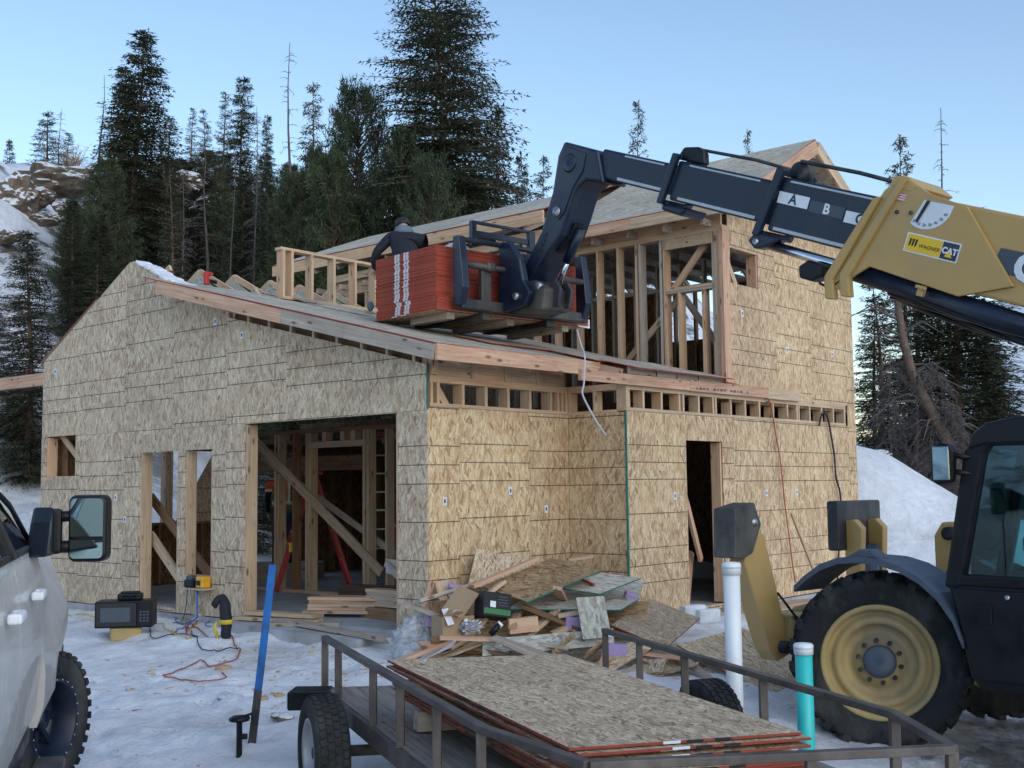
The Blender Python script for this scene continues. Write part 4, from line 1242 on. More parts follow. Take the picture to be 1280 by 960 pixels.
# cab on the near side
cabp = tb('cab_body', MB().prism([(0.17, 1.33), (0.13, 1.18), (0.02, 0.66), (-0.05, 0.58), (-1.62, 0.58), (-1.72, 1.33)], 0.30, 1.13, 'y'), 'black_plastic', 0.025)
tb('cab_door', MB().prism([(0.13, 1.30), (0.09, 1.16), (-0.02, 0.70), (-0.08, 0.66), (-1.05, 0.66), (-1.12, 1.30)], 1.13, 1.16, 'y'), 'black_plastic', 0.012)
tb('door_handle', MB().box((-0.13, 1.165, 1.13), (0.10, 0.012, 0.14)), 'black_plastic', 0.01)
tb('door_lock', MB().lathe([(0, 0.01), (0.018, 0.01), (0.018, 0), (0, 0)], 12, c=(-0.30, 1.162, 1.26)), 'steel', 0)
def pillar(pts, r0=0.07, r1=0.10):
    return tb('cab_pillar', MB().prism(pts, 1.02, 1.14, 'y'), 'black_plastic', 0.03)
pillar([(0.20, 1.30), (0.06, 1.30), (-0.16, 2.28), (-0.22, 2.36), (-0.10, 2.42), (0.00, 2.30)])
pillar([(-1.55, 1.30), (-1.70, 1.30), (-1.66, 2.40), (-1.52, 2.40)])
tb('cab_pillar', MB().prism([(0.20, 1.30), (0.08, 1.30), (-0.15, 2.34), (-0.04, 2.36)], 0.30, 0.40, 'y'), 'black_plastic', 0.02)
tb('cab_pillar', MB().prism([(-1.55, 1.30), (-1.70, 1.30), (-1.66, 2.40), (-1.52, 2.40)], 0.30, 0.40, 'y'), 'black_plastic', 0.02)
tb('cab_roof', MB().prism([(-0.04, 2.30), (-0.06, 2.42), (-0.18, 2.51), (-0.40, 2.545), (-1.60, 2.545), (-1.74, 2.45), (-1.72, 2.33), (-0.18, 2.34)], 0.27, 1.15, 'y'), 'black_plastic', 0.03)
tb('cab_sill', MB().box((-0.76, 1.08, 1.36), (1.75, 0.11, 0.09)), 'black_plastic', 0.02)
tb('cab_window', MB().prism([(0.05, 1.39), (-0.15, 2.34), (-1.55, 2.34), (-1.57, 1.39)], 1.085, 1.09, 'y'), 'cab_glass')
tb('cab_window', MB().prism([(0.05, 1.39), (-0.15, 2.34), (-1.55, 2.34), (-1.57, 1.39)], 0.345, 0.35, 'y'), 'cab_glass')
tb('windscreen', MB().hull_slab([(0.13, 0.4, 1.34), (0.13, 1.03, 1.34), (-0.10, 1.03, 2.34), (-0.10, 0.4, 2.34)], 0.006), 'cab_glass')
tb('grab_handle', MB().tube([(-0.02, 1.04, 1.60), (-0.14, 1.02, 1.60), (-0.20, 1.02, 1.66), (-0.26, 1.02, 1.90), (-0.22, 1.02, 2.02), (-0.12, 1.04, 2.03)], 0.016, 8), 'black_plastic')
tb('control_box', MB().box((-0.34, 0.75, 1.62), (0.16, 0.12, 0.10)).box((-0.44, 0.72, 1.66), (0.05, 0.08, 0.2)).tube([(-0.3, 0.75, 1.4), (-0.34, 0.75, 1.6)], 0.02, 6), 'black_plastic', 0.01)
tb('steering_wheel', MB().tube([(-0.62 + 0.16 * math.cos(a) * 0.8, 0.75 + 0.2 * math.sin(a), 1.62 + 0.16 * math.cos(a)) for a in [2 * math.pi * k / 20 for k in range(21)]], 0.014, 6, False), 'black_plastic')
tb('seat', MB().box((-1.15, 0.72, 1.3), (0.45, 0.45, 0.14)).box((-1.38, 0.72, 1.65), (0.12, 0.44, 0.7)), 'black_plastic', 0.04)
mr = tb('wing_mirror', MB().prism([(0.04, 2.08), (0.16, 2.06), (0.20, 2.10), (0.20, 2.32), (0.14, 2.38), (0.05, 2.36), (0.02, 2.3)], 1.16, 1.25, 'y'), 'black_plastic', 0.02)
tb('mirror_glass', MB().box((0.11, 1.255, 2.22), (0.13, 0.012, 0.25)), 'mirror', 0.01, mr)
tb('mirror_arm', MB().tube([(-0.06, 1.12, 2.14), (0.06, 1.18, 2.16)], 0.022, 8).tube([(-0.06, 1.12, 2.26), (0.06, 1.18, 2.28)], 0.022, 8), 'black_plastic', 0, mr)
# mudguard over the front wheel: curved sheet with thickness
fp = [(1.50, 1.245), (1.40, 1.33), (1.25, 1.43), (1.08, 1.49), (0.92, 1.505), (0.72, 1.495), (0.54, 1.45), (0.38, 1.37), (0.24, 1.26), (0.12, 1.10), (0.05, 0.92)]
outer = fp
inner = [(x - 0.0, z - 0.05) for x, z in fp]
mg = MB()
for i in range(len(fp) - 1):
    mg.prism([outer[i], outer[i + 1], inner[i + 1], inner[i]], 0.72, 1.17, 'y')
mgd = tb('mudguard', mg, 'grey_plastic', 0.0)
tb('mudguard_bracket', MB().prism([(1.05, 1.48), (0.9, 1.56), (0.78, 1.56), (0.70, 1.49)], 1.0, 1.14, 'y'), 'grey_plastic', 0.02, mgd)
tb('rear_mudguard', MB().prism([(-2.0, 1.2), (-2.2, 1.48), (-3.2, 1.48), (-3.5, 1.2), (-3.2, 1.42), (-2.2, 1.42)], 0.72, 1.17, 'y'), 'grey_plastic', 0.0)
# stabiliser legs, swung up
def outrigger(y0, sgn):
    ob = bpy.data.objects.new('outrigger', None)
    COL.objects.link(ob)
    ob.parent = TH
    leg = MB().prism([(y0 + sgn * 0.20, 0.60), (y0 + sgn * 0.36, 0.56), (y0 + sgn * 0.46, 0.66), (y0 + sgn * 0.78, 1.42), (y0 + sgn * 0.70, 1.66), (y0 + sgn * 0.50, 1.66), (y0 + sgn * 0.28, 1.0), (y0 + sgn * 0.18, 0.72)], 1.89, 2.06, 'x')
    tb('leg', leg, 'yellow', 0.012, ob)
    tb('leg_pin', MB().tube([(1.83, y0 + sgn * 0.30, 0.68), (2.11, y0 + sgn * 0.30, 0.68)], 0.055, 16), 'ink', 0, ob)
    foot = MB().prism([(y0 + sgn * 0.84, 1.46), (y0 + sgn * 0.95, 1.47), (y0 + sgn * 0.93, 1.88), (y0 + sgn * 0.66, 1.93), (y0 + sgn * 0.57, 1.74), (y0 + sgn * 0.70, 1.50)], 1.86, 2.09, 'x')
    tb('foot', foot, 'black_worn', 0.012, ob)
    tb('foot_pin', MB().tube([(1.845, y0 + sgn * 0.67, 1.76), (2.10, y0 + sgn * 0.67, 1.76)], 0.03, 14), 'steel', 0, ob)
    tb('hose', MB().tube([(1.84, y0 + sgn * 0.4, 1.15), (1.8, y0 + sgn * 0.28, 1.0), (1.82, y0 + sgn * 0.14, 0.9), (1.84, y0 + sgn * 0.1, 0.8)], 0.012, 6).box((1.83, y0 + sgn * 0.12, 0.86), (0.06, 0.06, 0.12)), 'black_plastic', 0, ob)
    return ob
outrigger(0.52, 1)
# the far leg is seen from behind: plate, two yellow cheeks and the black ram
ob = bpy.data.objects.new('outrigger', None)
COL.objects.link(ob); ob.parent = TH
tb('foot', MB().box((2.08, -0.68, 1.68), (0.12, 0.76, 0.47)), 'black_worn', 0.02, ob)
for y in (-0.49, -0.87):
    tb('leg', MB().prism([(1.92, 0.7), (2.04, 0.7), (2.05, 1.72), (1.94, 1.74), (1.86, 1.66)], y - 0.045, y + 0.045, 'y'), 'yellow', 0.012, ob)
tb('leg_ram', MB().tube([(1.98, -0.68, 0.7), (1.98, -0.68, 1.5)], 0.13, 18), 'black_steel', 0, ob)
tb('frame_bracket', MB().prism([(1.25, 1.1), (1.05, 1.1), (0.95, 1.60), (1.05, 1.72), (1.17, 1.72), (1.25, 1.6)], -0.86, -0.66, 'y'), 'yellow', 0.02)
tb('bracket_pin', MB().lathe([(0, 0.05), (0.06, 0.05), (0.06, -0.25), (0, -0.25)], 16, c=(1.08, -0.64, 1.62)), 'ink', 0)
tb('frame_beam', MB().box((1.98, 0.0, 0.78), (0.3, 1.5, 0.34)), 'yellow_dirty', 0.02)
# writing and marks on the boom
def on_side(name, s0, s1, n0, n1, hy, mat, lift=0.003, skew=0.0):
    return tb(name, MB().prism([(s0, n0), (s1, n0), (s1 + skew, n1), (s0 + skew, n1)], hy + lift, hy + lift + 0.002, 'y'), mat, 0, mw=BMW)
def letters(s, pos, size, mat, hy, lift=0.006, bold=0.0, shear=0, name='lettering'):
    # text reads along -s when seen from the +Y side
    TM = BMW @ Matrix.Translation((pos[0], hy + lift, pos[1])) @ Matrix(((-1, 0, 0, 0), (0, 0, 1, 0), (0, 1, 0, 0), (0, 0, 0, 1)))
    return text_mesh(name, s, size, M[mat], TH, TM, 0.0005, bold, shear)
on_side('letter_plate', 2.03, 2.385, 0.015, 0.125, 0.222, 'decal_white')
letters('A', (2.21, 0.070), 0.13, 'decal_navy', 0.222, bold=0.004)
on_side('letter_plate', 1.63, 2.01, 0.00, 0.105, 0.222, 'decal_grey')
letters('B', (1.82, 0.052), 0.13, 'decal_white', 0.222, bold=0.004)
on_side('letter_plate', 1.15, 1.61, -0.02, 0.085, 0.222, 'decal_white')
letters('C', (1.45, 0.032), 0.13, 'decal_navy', 0.222, bold=0.004)
hy = 0.296
q = bpoly([(0.85, 4.13), (0.40, 3.955)])
cx, cn = (q[0][0] + q[1][0]) / 2, (q[0][1] + q[1][1]) / 2
on_side('dealer_sticker', cx - 0.255, cx + 0.255, cn - 0.082, cn + 0.082, hy, 'decal_white', 0.0015)
on_side('dealer_sticker', cx - 0.09, cx + 0.242, cn - 0.07, cn + 0.07, hy, 'decal_yellow', 0.004)
on_side('dealer_sticker', cx - 0.242, cx - 0.094, cn - 0.07, cn + 0.07, hy, 'decal_navy', 0.004)
letters('WAGNER', (cx + 0.022, cn - 0.012), 0.046, 'ink', hy, 0.008, shear=0.15)
letters('CAT', (cx - 0.168, cn), 0.072, 'decal_white', hy, 0.008, bold=0.003)
tb('dealer_sticker', MB().prism([(cx - 0.13, cn - 0.05), (cx - 0.205, cn - 0.05), (cx - 0.168, cn + 0.0)], hy + 0.009, hy + 0.0105, 'y'), 'decal_yellow', mw=BMW)
for k in range(3):
    tb('dealer_sticker', MB().prism([(cx + 0.215 - k * 0.028, cn + 0.035), (cx + 0.195 - k * 0.028, cn + 0.035), (cx + 0.20 - k * 0.028, cn - 0.02), (cx + 0.215 - k * 0.028, cn - 0.03)], hy + 0.006, hy + 0.008, 'y'), 'ink', mw=BMW)
fl = bpoly([(0.90, 4.53)])[0]
on_side('flag_sticker', fl[0] - 0.055, fl[0] + 0.055, fl[1] - 0.035, fl[1] + 0.035, hy, 'decal_white', 0.0015)
for k in range(4):
    on_side('flag_sticker', fl[0] - 0.055, fl[0] + 0.055, fl[1] - 0.035 + k * 0.0205, fl[1] - 0.026 + k * 0.0205, hy, 'decal_red', 0.004)
on_side('flag_sticker', fl[0] + 0.005, fl[0] + 0.055, fl[1] - 0.002, fl[1] + 0.035, hy, 'decal_navy', 0.006)
# boom angle dial: quarter disc with numbers and a hanging pointer
dp = bpoly([(0.63, 4.44)])[0]
arc = [(dp[0] - 0.02, dp[1] - 0.0)] + [(dp[0] + 0.26 * math.cos(R(t)), dp[1] + 0.26 * math.sin(R(t))) for t in range(-77, -180, -8)] + [(dp[0] - 0.26, dp[1] - 0.0)]
arc = [(dp[0] + 0.045, dp[1] + 0.0)] + [(dp[0] + 0.24 * math.cos(R(t)), dp[1] + 0.24 * math.sin(R(t))) for t in range(-62, -166, -8)] + [(dp[0] - 0.235, dp[1] + 0.0)]
tb('angle_dial', MB().prism(arc, hy + 0.002, hy + 0.004, 'y'), 'decal_white', mw=BMW)
for k, s in enumerate(('0', '10', '20', '30', '40', '50', '60')):
    t = R(-66 - k * 15)
    letters(s, (dp[0] + 0.205 * math.cos(t), dp[1] + 0.205 * math.sin(t)), 0.034, 'decal_navy', hy, 0.008, name='dial_number')
tb('dial_pointer', MB().prism([(dp[0] + 0.012, dp[1]), (dp[0] - 0.018, dp[1]), (dp[0] + 0.045, dp[1] - 0.195), (dp[0] + 0.065, dp[1] - 0.19)], hy + 0.010, hy + 0.018, 'y'), 'ink', mw=BMW)
cp = bpoly([(0.15, 3.78), (0.05, 3.95), (-0.9, 3.60), (-0.85, 3.40)])
tb('maker_badge', MB().prism([cp[0], cp[1], cp[2], cp[3]], hy + 0.0, hy + 0.003, 'y') if False else MB().prism([cp[0], (cp[1][0], cp[1][1]), cp[2], cp[3]], 0.2635, 0.2665, 'y'), 'decal_grey', mw=BMW)
bc = bpoly([(-0.33, 3.675)])[0]
letters('CAT', (bc[0], bc[1]), 0.30, 'decal_white', 0.2625, 0.009, bold=0.016)
tb('maker_badge', MB().prism([(bc[0] + 0.10, bc[1] - 0.13), (bc[0] - 0.14, bc[1] - 0.13), (bc[0] - 0.02, bc[1] + 0.02)], 0.2735, 0.276, 'y'), 'decal_yellow', mw=BMW)

# ------------------------------------------------------------------ red edged boards on the forks
ST = thing('board_bundle', 'tall bundle of red-edged strand boards held up on the telehandler forks', 'board stack', TH.matrix_basis @ Vector((0, 0, 0)), 0)
ST.matrix_world = Matrix.Translation((4.17, 9.4, -0.5)) @ Matrix.Rotation(R(131.5), 4, 'Z')
def red_stack_mat():
    t = NT('red_sheet_edge')
    v = t.coord()
    rv = t.rnd()
    nz = t.noise(t.mapping(v, (3, 3, 60)), 1.0, 4)
    col = t.ramp(nz, [(0.3, (0.22, 0.034, 0.018)), (0.7, (0.40, 0.060, 0.030))])
    col = t.mix(0.7, col, t.ramp(rv, [(0, (0.40,) * 3), (1, (0.58,) * 3)]), 'OVERLAY')
    sx = t.n('ShaderNodeSeparateXYZ')
    t.l(v, sx.inputs[0])
    # two white printed stripes on the short end of each sheet, slightly out of line
    p = sx.outputs[0]
    f = None
    for c in (-0.02, 0.16):
        w = t.math('LESS_THAN', t.math('ABSOLUTE', t.math('SUBTRACT', p, c)), 0.05)
        w2 = t.math('GREATER_THAN', t.math('ABSOLUTE', t.math('SUBTRACT', p, c)), 0.006)
        w = t.math('MULTIPLY', w, w2)
        f = w if f is None else t.math('MAXIMUM', f, w)
    end = t.math('GREATER_THAN', sx.outputs[1], 1.2)
    f = t.math('MULTIPLY', t.math('MULTIPLY', f, end), t.ramp(t.noise(v, 40, 2), [(0.2, 0.5), (0.35, 0.95)]))
    chip = t.ramp(t.noise(t.mapping(v, (6, 6, 30)), 1.0, 4), [(0.70, 0.0), (0.73, 0.7)])
    f = t.math('MAXIMUM', f, chip)
    t.base(t.mix(f, col, (0.66, 0.67, 0.74)))
    return t.set(0.75)
M['red_sheet_edge'] = red_stack_mat()
nsh = 62
sheet_me = None
tw = 0.0
for k in range(nsh):
    z = 4.115 + 0.0122 * k
    mb = MB()
    o = sheet_obj('board', 1.2, 2.44, 0.0116, ST, Matrix.Translation((6.20 + 0.6 + rng.uniform(-0.006, 0.006) + (0.03 if k < 12 else 0), rng.uniform(-0.008, 0.008) + (0.02 if k < 8 else 0), z)), [M['osb_sheet'], M['red_sheet_edge']]) if sheet_me is None else None
    if o is None:
        o = bpy.data.objects.new('board', sheet_me)
        COL.objects.link(o); o.parent = ST
        o.matrix_local = Matrix.Translation((6.20 + 0.6 + rng.uniform(-0.005, 0.005) + (-0.035 if k < 14 else 0) + (0.012 if 14 <= k < 34 else 0), rng.uniform(-0.007, 0.007) + (0.02 if k < 10 else 0), z))
    sheet_me = o.data
torn = MB().hull_slab([(6.195, -1.20, 4.24), (6.19, -0.98, 4.14), (6.185, -1.05, 4.10), (6.18, -1.24, 4.09), (6.19, -1.25, 4.2)], 0.003)
torn.build('torn_wrap', M['paper'], ST)
def th_w(x, y, z):
    return Matrix.Translation((4.17, 9.4, -0.5)) @ Matrix.Rotation(R(131.5), 4, 'Z') @ Vector((x, y, z))
for k, (y, x1, lab) in enumerate(((0.98, 6.95, 'sawn bearer under the end of the red board bundle nearest the worker'), (0.06, 7.3, 'sawn bearer under the middle of the red board bundle between the forks'), (-0.86, 7.3, 'sawn bearer under the right end of the red board bundle above the white strap'))):
    o = lumber('timber_bearer', th_w(6.24, y, 4.068), th_w(x1, y, 4.068), 0.11, 0.076, M['pine_grey'])
    tag(o, lab, 'timber', 'bearers under the red board bundle')
stp = MB()
pts = [th_w(6.1, -0.72, 4.02)]
sp = [at(721, 412, 13.0), at(727, 432, 12.85), at(731, 446, 12.75), at(730, 478, 12.65), at(728, 492, 12.62), at(735, 508, 12.66), at(746, 528, 12.75), at(757, 544, 12.9)]
spt = smooth(sp, 5)
ws = MB().tube(spt, [0.007 + 0.006 * (i / len(spt)) for i in range(len(spt))], 5)
# the rest of the strap tail
o = ws.build('white_strap', M['strap'])
tag(o, 'thin white strap dangling from the red board bundle down past the wall top', 'strap')

# ------------------------------------------------------------------ pickup truck at the left edge
TK = thing('pickup_truck', 'dirty white crew-cab pickup with black off-road wheels and a tow mirror', 'truck', (-2.45, 6.0, -0.36), R(90 + 17.6))
def truck_paint():
    t = NT('truck_paint')
    v = t.coord()
    sx = t.n('ShaderNodeSeparateXYZ')
    t.l(v, sx.inputs[0])
    n = t.noise(v, 2.2, 8, 0.7)
    hgt = t.math('SUBTRACT', 1.75, sx.outputs[2])
    f = t.math('MULTIPLY', t.ramp(t.math('ADD', t.math('MULTIPLY', hgt, 0.42), t.math('MULTIPLY', t.math('SUBTRACT', n, 0.5), 0.32)), [(0.05, 0.0), (0.30, 0.62)]), 1.0)
    t.base(t.mix(f, (0.74, 0.74, 0.73), t.ramp(t.noise(v, 9, 5), [(0.3, (0.22, 0.195, 0.18)), (0.7, (0.38, 0.345, 0.32))])))
    t.l(t.ramp(f, [(0, 0.22), (0.7, 0.6)]), t.b.inputs['Roughness'])
    t.b.inputs['Coat Weight'].default_value = 0.3
    return t.m
M['truck_paint'] = truck_paint()
def kb(name, mb, mats, bevel=0.0, parent=TK, label=None, mw=None):
    return mb.build(name, [M[x] for x in mats] if isinstance(mats, (list, tuple)) else M[mats], parent, bevel, label, mw)
WX, WZ = 1.98, 0.45
archpts = [(WX + 0.56 * math.cos(R(a)), WZ + 0.58 * math.sin(R(a))) for a in range(0, 181, 15)]
low = 0.62
# lofted side: sections along x with tumblehome, built as a grid of (x, profile)
def truck_side(xs, name, prof_f, mat='truck_paint', cut=None):
    mb = MB()
    n = 0
    rows = []
    for x in xs:
        rows.append([Vector((x, y, z)) for (y, z) in prof_f(x)])
    L = len(rows[0])
    grid = [p for r in rows for p in r]
    fs = [(i * L + j, (i + 1) * L + j, (i + 1) * L + j + 1, i * L + j + 1) for i in range(len(rows) - 1) for j in range(L - 1)]
    mb.smooth = True
    mb.add(grid, fs)
    mb.smooth = False
    inn = lambda p: Vector((p.x, 0.18, p.z))
    for i in range(len(rows) - 1):
        for j in (0, L - 1):
            a, c = rows[i][j], rows[i + 1][j]
            mb.add([a, c, inn(c), inn(a)], [(0, 1, 2, 3)])
    for r in (rows[0], rows[-1]):
        for j in range(L - 1):
            mb.add([r[j], r[j + 1], inn(r[j + 1]), inn(r[j])], [(0, 1, 2, 3)])
    return kb(name, mb, mat)
def door_prof(x):
    return [(0.07, 0.62), (0.03, 0.72), (0.005, 0.95), (-0.004, 1.12), (0.006, 1.36), (0.02, 1.52), (0.05, 1.64)]
def lin(a, b, n):
    return [a + (b - a) * i / (n - 1) for i in range(n)]
def fender_prof(x):
    zb = low
    if abs(x - WX) < 0.56: zb = max(low, WZ + 0.58 * math.sqrt(max(0, 1 - ((x - WX) / 0.56) ** 2)))
    drop = 0.035 * max(0, x - 1.1) + 0.10 * max(0, x - 2.2) ** 2 * 3
    flare = 0.05 * math.exp(-((x - WX) / 0.55) ** 2)
    ins = 0.45 * max(0, x - 2.2) ** 2
    zt = 1.60 - drop
    out = []
    for k, (y, f) in enumerate(((0.02, 0), (-0.015 - flare, 0.12), (-0.02 - flare, 0.3), (0.0 - flare * 0.5, 0.5), (0.02, 0.72), (0.06, 0.9), (0.13, 1.0))):
        out.append((y + ins, zb + (zt - zb) * f))
    return out
d1 = truck_side(lin(-1.53, -0.50, 4), 'door', door_prof)
d2 = truck_side(lin(-0.485, 0.78, 4), 'door', door_prof)
truck_side(lin(-3.7, -1.62, 5), 'bed_side', lambda x: [(0.07, 0.62 if abs(x + 2.1) > 0.1 else 0.62), (0.03, 0.72), (0.005, 0.95), (-0.004, 1.12), (0.006, 1.36), (0.02, 1.52), (0.05, 1.64)])
truck_side(lin(0.795, 2.72, 34), 'fender', fender_prof)
kb('body_core', MB().prism([(-3.65, 0.62), (-1.6, 0.62), (1.2, 0.62), (1.35, 1.0), (2.55, 1.05), (2.60, 1.28), (0.9, 1.60), (-1.6, 1.60), (-3.65, 1.60)], 0.12, 1.85, 'y'), 'truck_paint', 0.05)
kb('hood', MB().prism([(0.85, 1.55), (0.85, 1.62), (2.2, 1.56), (2.62, 1.42), (2.62, 1.3)], 0.12, 1.85, 'y'), 'truck_paint', 0.05)
kb('rocker_panel', MB().box((-0.4, 0.1, 0.60), (2.3, 0.1, 0.12)), 'black_plastic', 0.03)
kb('running_board', MB().box((-0.3, -0.06, 0.46), (1.9, 0.17, 0.06)), 'black_worn', 0.02)
kb('cab_roof', MB().prism([(-1.5, 2.05), (-1.35, 2.12), (-0.4, 2.14), (-0.1, 2.10), (-0.1, 2.03), (-1.5, 2.0)], 0.26, 1.7, 'y'), 'truck_paint', 0.05)
kb('door_window', MB().hull_slab([(-1.50, 0.055, 1.64), (-1.35, 0.25, 2.04), (-0.60, 0.25, 2.05), (-0.60, 0.055, 1.64)], 0.006), 'truck_glass', 0, d1)
kb('door_window', MB().hull_slab([(-0.50, 0.055, 1.64), (-0.50, 0.25, 2.05), (-0.10, 0.25, 2.05), (0.52, 0.055, 1.64)], 0.006), 'truck_glass', 0, d2)
kb('window_trim', MB().box((-1.05, 0.052, 1.645), (0.98, 0.03, 0.035)), 'black_plastic', 0.008, d1)
kb('window_trim', MB().box((0.08, 0.052, 1.645), (1.2, 0.03, 0.035)), 'black_plastic', 0.008, d2)
kb('roof_pillar', MB().tube([(0.78, 0.08, 1.60), (0.30, 0.17, 1.86), (-0.12, 0.27, 2.09)], [0.045, 0.042, 0.04], 8), 'truck_paint', 0)
kb('roof_pillar', MB().hull_slab([(-0.62, 0.05, 1.63), (-0.62, 0.24, 2.06), (-0.48, 0.24, 2.06), (-0.48, 0.05, 1.63)], 0.03), 'black_plastic', 0)
kb('roof_pillar', MB().tube([(0.72, 0.06, 1.62), (0.26, 0.15, 1.88), (-0.12, 0.26, 2.05)], 0.022, 6), 'black_plastic', 0)
kb('windscreen', MB().hull_slab([(0.80, 0.14, 1.60), (-0.06, 0.3, 2.08), (-0.06, 1.66, 2.08), (0.80, 1.82, 1.60)], 0.006), 'truck_glass')
for d, x in ((d1, -1.04), (d2, 0.10)):
    h = kb('door_handle', MB().box((x, -0.045, 1.42), (0.22, 0.03, 0.045)).box((x - 0.09, -0.025, 1.42), (0.04, 0.05, 0.045)).box((x + 0.09, -0.025, 1.42), (0.04, 0.05, 0.045)), 'white_paint', 0.012, d)
def rrect(hx, hz, r):
    out = []
    for cx_, cz_, a0 in ((hx - r, hz - r, 0), (-hx + r, hz - r, 90), (-hx + r, -hz + r, 180), (hx - r, -hz + r, 270)):
        for k in range(6):
            a = R(a0 + 18 * k)
            out.append((cx_ + r * math.cos(a), cz_ + r * math.sin(a)))
    return out
mir = kb('tow_mirror', MB().prism(rrect(0.138, 0.207, 0.05), -0.035, 0.10, 'x'), 'black_plastic', 0.025, mw=Matrix.Translation((0.80, -0.235, 1.735)) @ Matrix.Scale(0.93, 4, (0, 0, 1)) @ Matrix.Scale(0.78, 4, (0, 1, 0)) @ Matrix.Rotation(R(-14), 4, 'Z'))
kb('mirror_glass', MB().prism([(y, z) for y, z in rrect(0.117, 0.185, 0.03) if z > -0.05] + [(-0.117, -0.05), (0.117, -0.05)], -0.040, -0.036, 'x'), 'mirror', 0, mir)
kb('mirror_glass', MB().prism([(0.117, -0.072), (-0.117, -0.072)] + [(y, z) for y, z in rrect(0.117, 0.185, 0.03) if z < -0.072], -0.041, -0.036, 'x'), 'mirror', 0, mir)
kb('mirror_arm', MB().tube([(0.84, -0.02, 1.80), (0.84, -0.20, 1.81)], 0.032, 8), 'black_plastic', 0)
kb('mirror_arm', MB().tube([(0.84, -0.02, 1.63), (0.84, -0.20, 1.63)], 0.036, 8), 'black_plastic', 0)
kb('mirror_base', MB().prism([(0.30, 1.60), (0.86, 1.58), (0.88, 1.84), (0.72, 1.86), (0.55, 1.78)], -0.05, 0.06, 'y').box((0.84, -0.03, 1.72), (0.1, 0.12, 0.26)), 'black_plastic', 0.02)
kb('tail_pipe', MB().tube([(-3.4, 0.3, 0.45), (-3.7, 0.25, 0.45)], 0.05, 10), 'steel')
kb('front_bumper', MB().box((2.78, 0.95, 0.72), (0.16, 1.9, 0.3)), 'black_plastic', 0.04)
kb('wheel_arch', MB().prism([(WX + 0.6 * math.cos(R(a)), WZ + 0.62 * math.sin(R(a))) for a in range(0, 181, 15)], 0.46, 0.7, 'y'), 'ink')
def truck_wheel(x, y, steer, flip=False):
    w = bpy.data.objects.new('wheel', None)
    COL.objects.link(w); w.parent = TK
    w.location = (x, y, WZ)
    w.rotation_euler = (0, 0, steer + (math.pi if not flip else 0))
    prof = [(0.27, -0.13), (0.29, -0.15), (0.38, -0.16), (0.425, -0.14), (0.435, -0.10), (0.435, 0.10), (0.425, 0.14), (0.38, 0.16), (0.29, 0.15), (0.27, 0.13)]
    kb('tyre', MB().lathe(prof, 48), 'rubber', 0, w)
    lg = MB()
    for k in range(34):
        for side in (-1, 1):
            rot = Matrix.Rotation(-2 * math.pi * (k + (0.5 if side > 0 else 0)) / 34, 3, 'Y')
            lg.box(rot @ Vector((0.438, side * 0.05, 0)), (0.03, 0.08, 0.05), rot @ Matrix.Rotation(side * R(20), 3, 'X'))
            lg.box(rot @ Vector((0.43, side * 0.125, 0)), (0.035, 0.06, 0.045), rot)
    kb('tread', lg, 'rubber', 0.004, w)
    kb('rim', MB().lathe([(0.28, 0.145), (0.265, 0.15), (0.25, 0.14), (0.245, 0.0), (0.22, -0.06), (0.0, -0.05), (0.0, -0.08), (0.27, -0.09), (0.285, -0.13)], 40), 'black_steel', 0, w)
    sp = MB()
    for k in range(8):
        rot = Matrix.Rotation(-2 * math.pi * k / 8, 3, 'Y')
        sp.box(rot @ Vector((0.155, -0.005, 0.0)), (0.20, 0.05, 0.04), rot)
    kb('spoke', sp, 'black_steel', 0.008, w)
    kb('hub', MB().lathe([(0, 0.08), (0.05, 0.075), (0.065, 0.05), (0.07, -0.04), (0, -0.04)], 20), 'black_steel', 0, w)
    for k in range(24):
        bt = MB()
        a = 2 * math.pi * k / 24
        bt.lathe([(0, 0.156), (0.006, 0.156), (0.006, 0.145), (0, 0.145)], 6, c=(0.266 * math.cos(a), 0, 0.266 * math.sin(a)))
        kb('rim_bolt', bt, 'steel', 0, w)
truck_wheel(WX, 0.12, R(-27))
truck_wheel(-2.15, 0.16, 0)
truck_wheel(WX, 1.80, R(-27), True)
truck_wheel(-2.15, 1.72, 0, True)

# ------------------------------------------------------------------ utility trailer
TR = thing('utility_trailer', 'brown steel utility trailer with railings, loaded with strand boards', 'trailer', (0.6, 6.6, gz(0.6, 6.6)), 0)
TRI = Matrix.Translation(-Vector(TR.location))
def rb_(name, mb, mats, bevel=0.0, parent=TR):
    return mb.build(name, M[mats] if isinstance(mats, str) else [M[x] for x in mats], parent, bevel, None, TRI if parent is TR else None)
ZR, ZD = 0.52, 0.17
LFp, LBp, NLp, NRp, RBp, RFp = Vector((-1.37, 8.54, ZR)), Vector((-0.15, 5.29, ZR)), Vector((0.28, 4.63, ZR - 0.01)), Vector((1.76, 4.83, ZR - 0.01)), Vector((1.74, 5.50, ZR)), Vector((0.66, 8.77, ZR))
def rail(p0, p1, w=0.05, h=0.035, name='top_rail'):
    L = (p1 - p0).length
    o = MB().box((0, 0, 0), (L, w, h)).build(name, M['rail_paint'], TR, 0.004, None, TRI @ axis_matrix(p0, p1))
    return o
for a, b in ((LFp, LBp), (LBp, NLp), (NLp, NRp), (NRp, RBp), (RBp, RFp)):
    rail(a, b)
def tpost(p, zt=ZR - 0.018, zb=ZD - 0.05):
    return rb_('rail_post', MB().box((p.x, p.y, (zt + zb) / 2), (0.045, 0.045, zt - zb)), 'rail_paint', 0.004)
for f in (0.005, 0.135, 0.42, 0.60, 0.80, 0.995): tpost(LFp.lerp(LBp, f))
tpost(NLp.lerp(NRp, 0.12)); tpost(NLp.lerp(NRp, 0.60)); tpost(NRp.lerp(RBp, 0.02)); tpost(RBp)
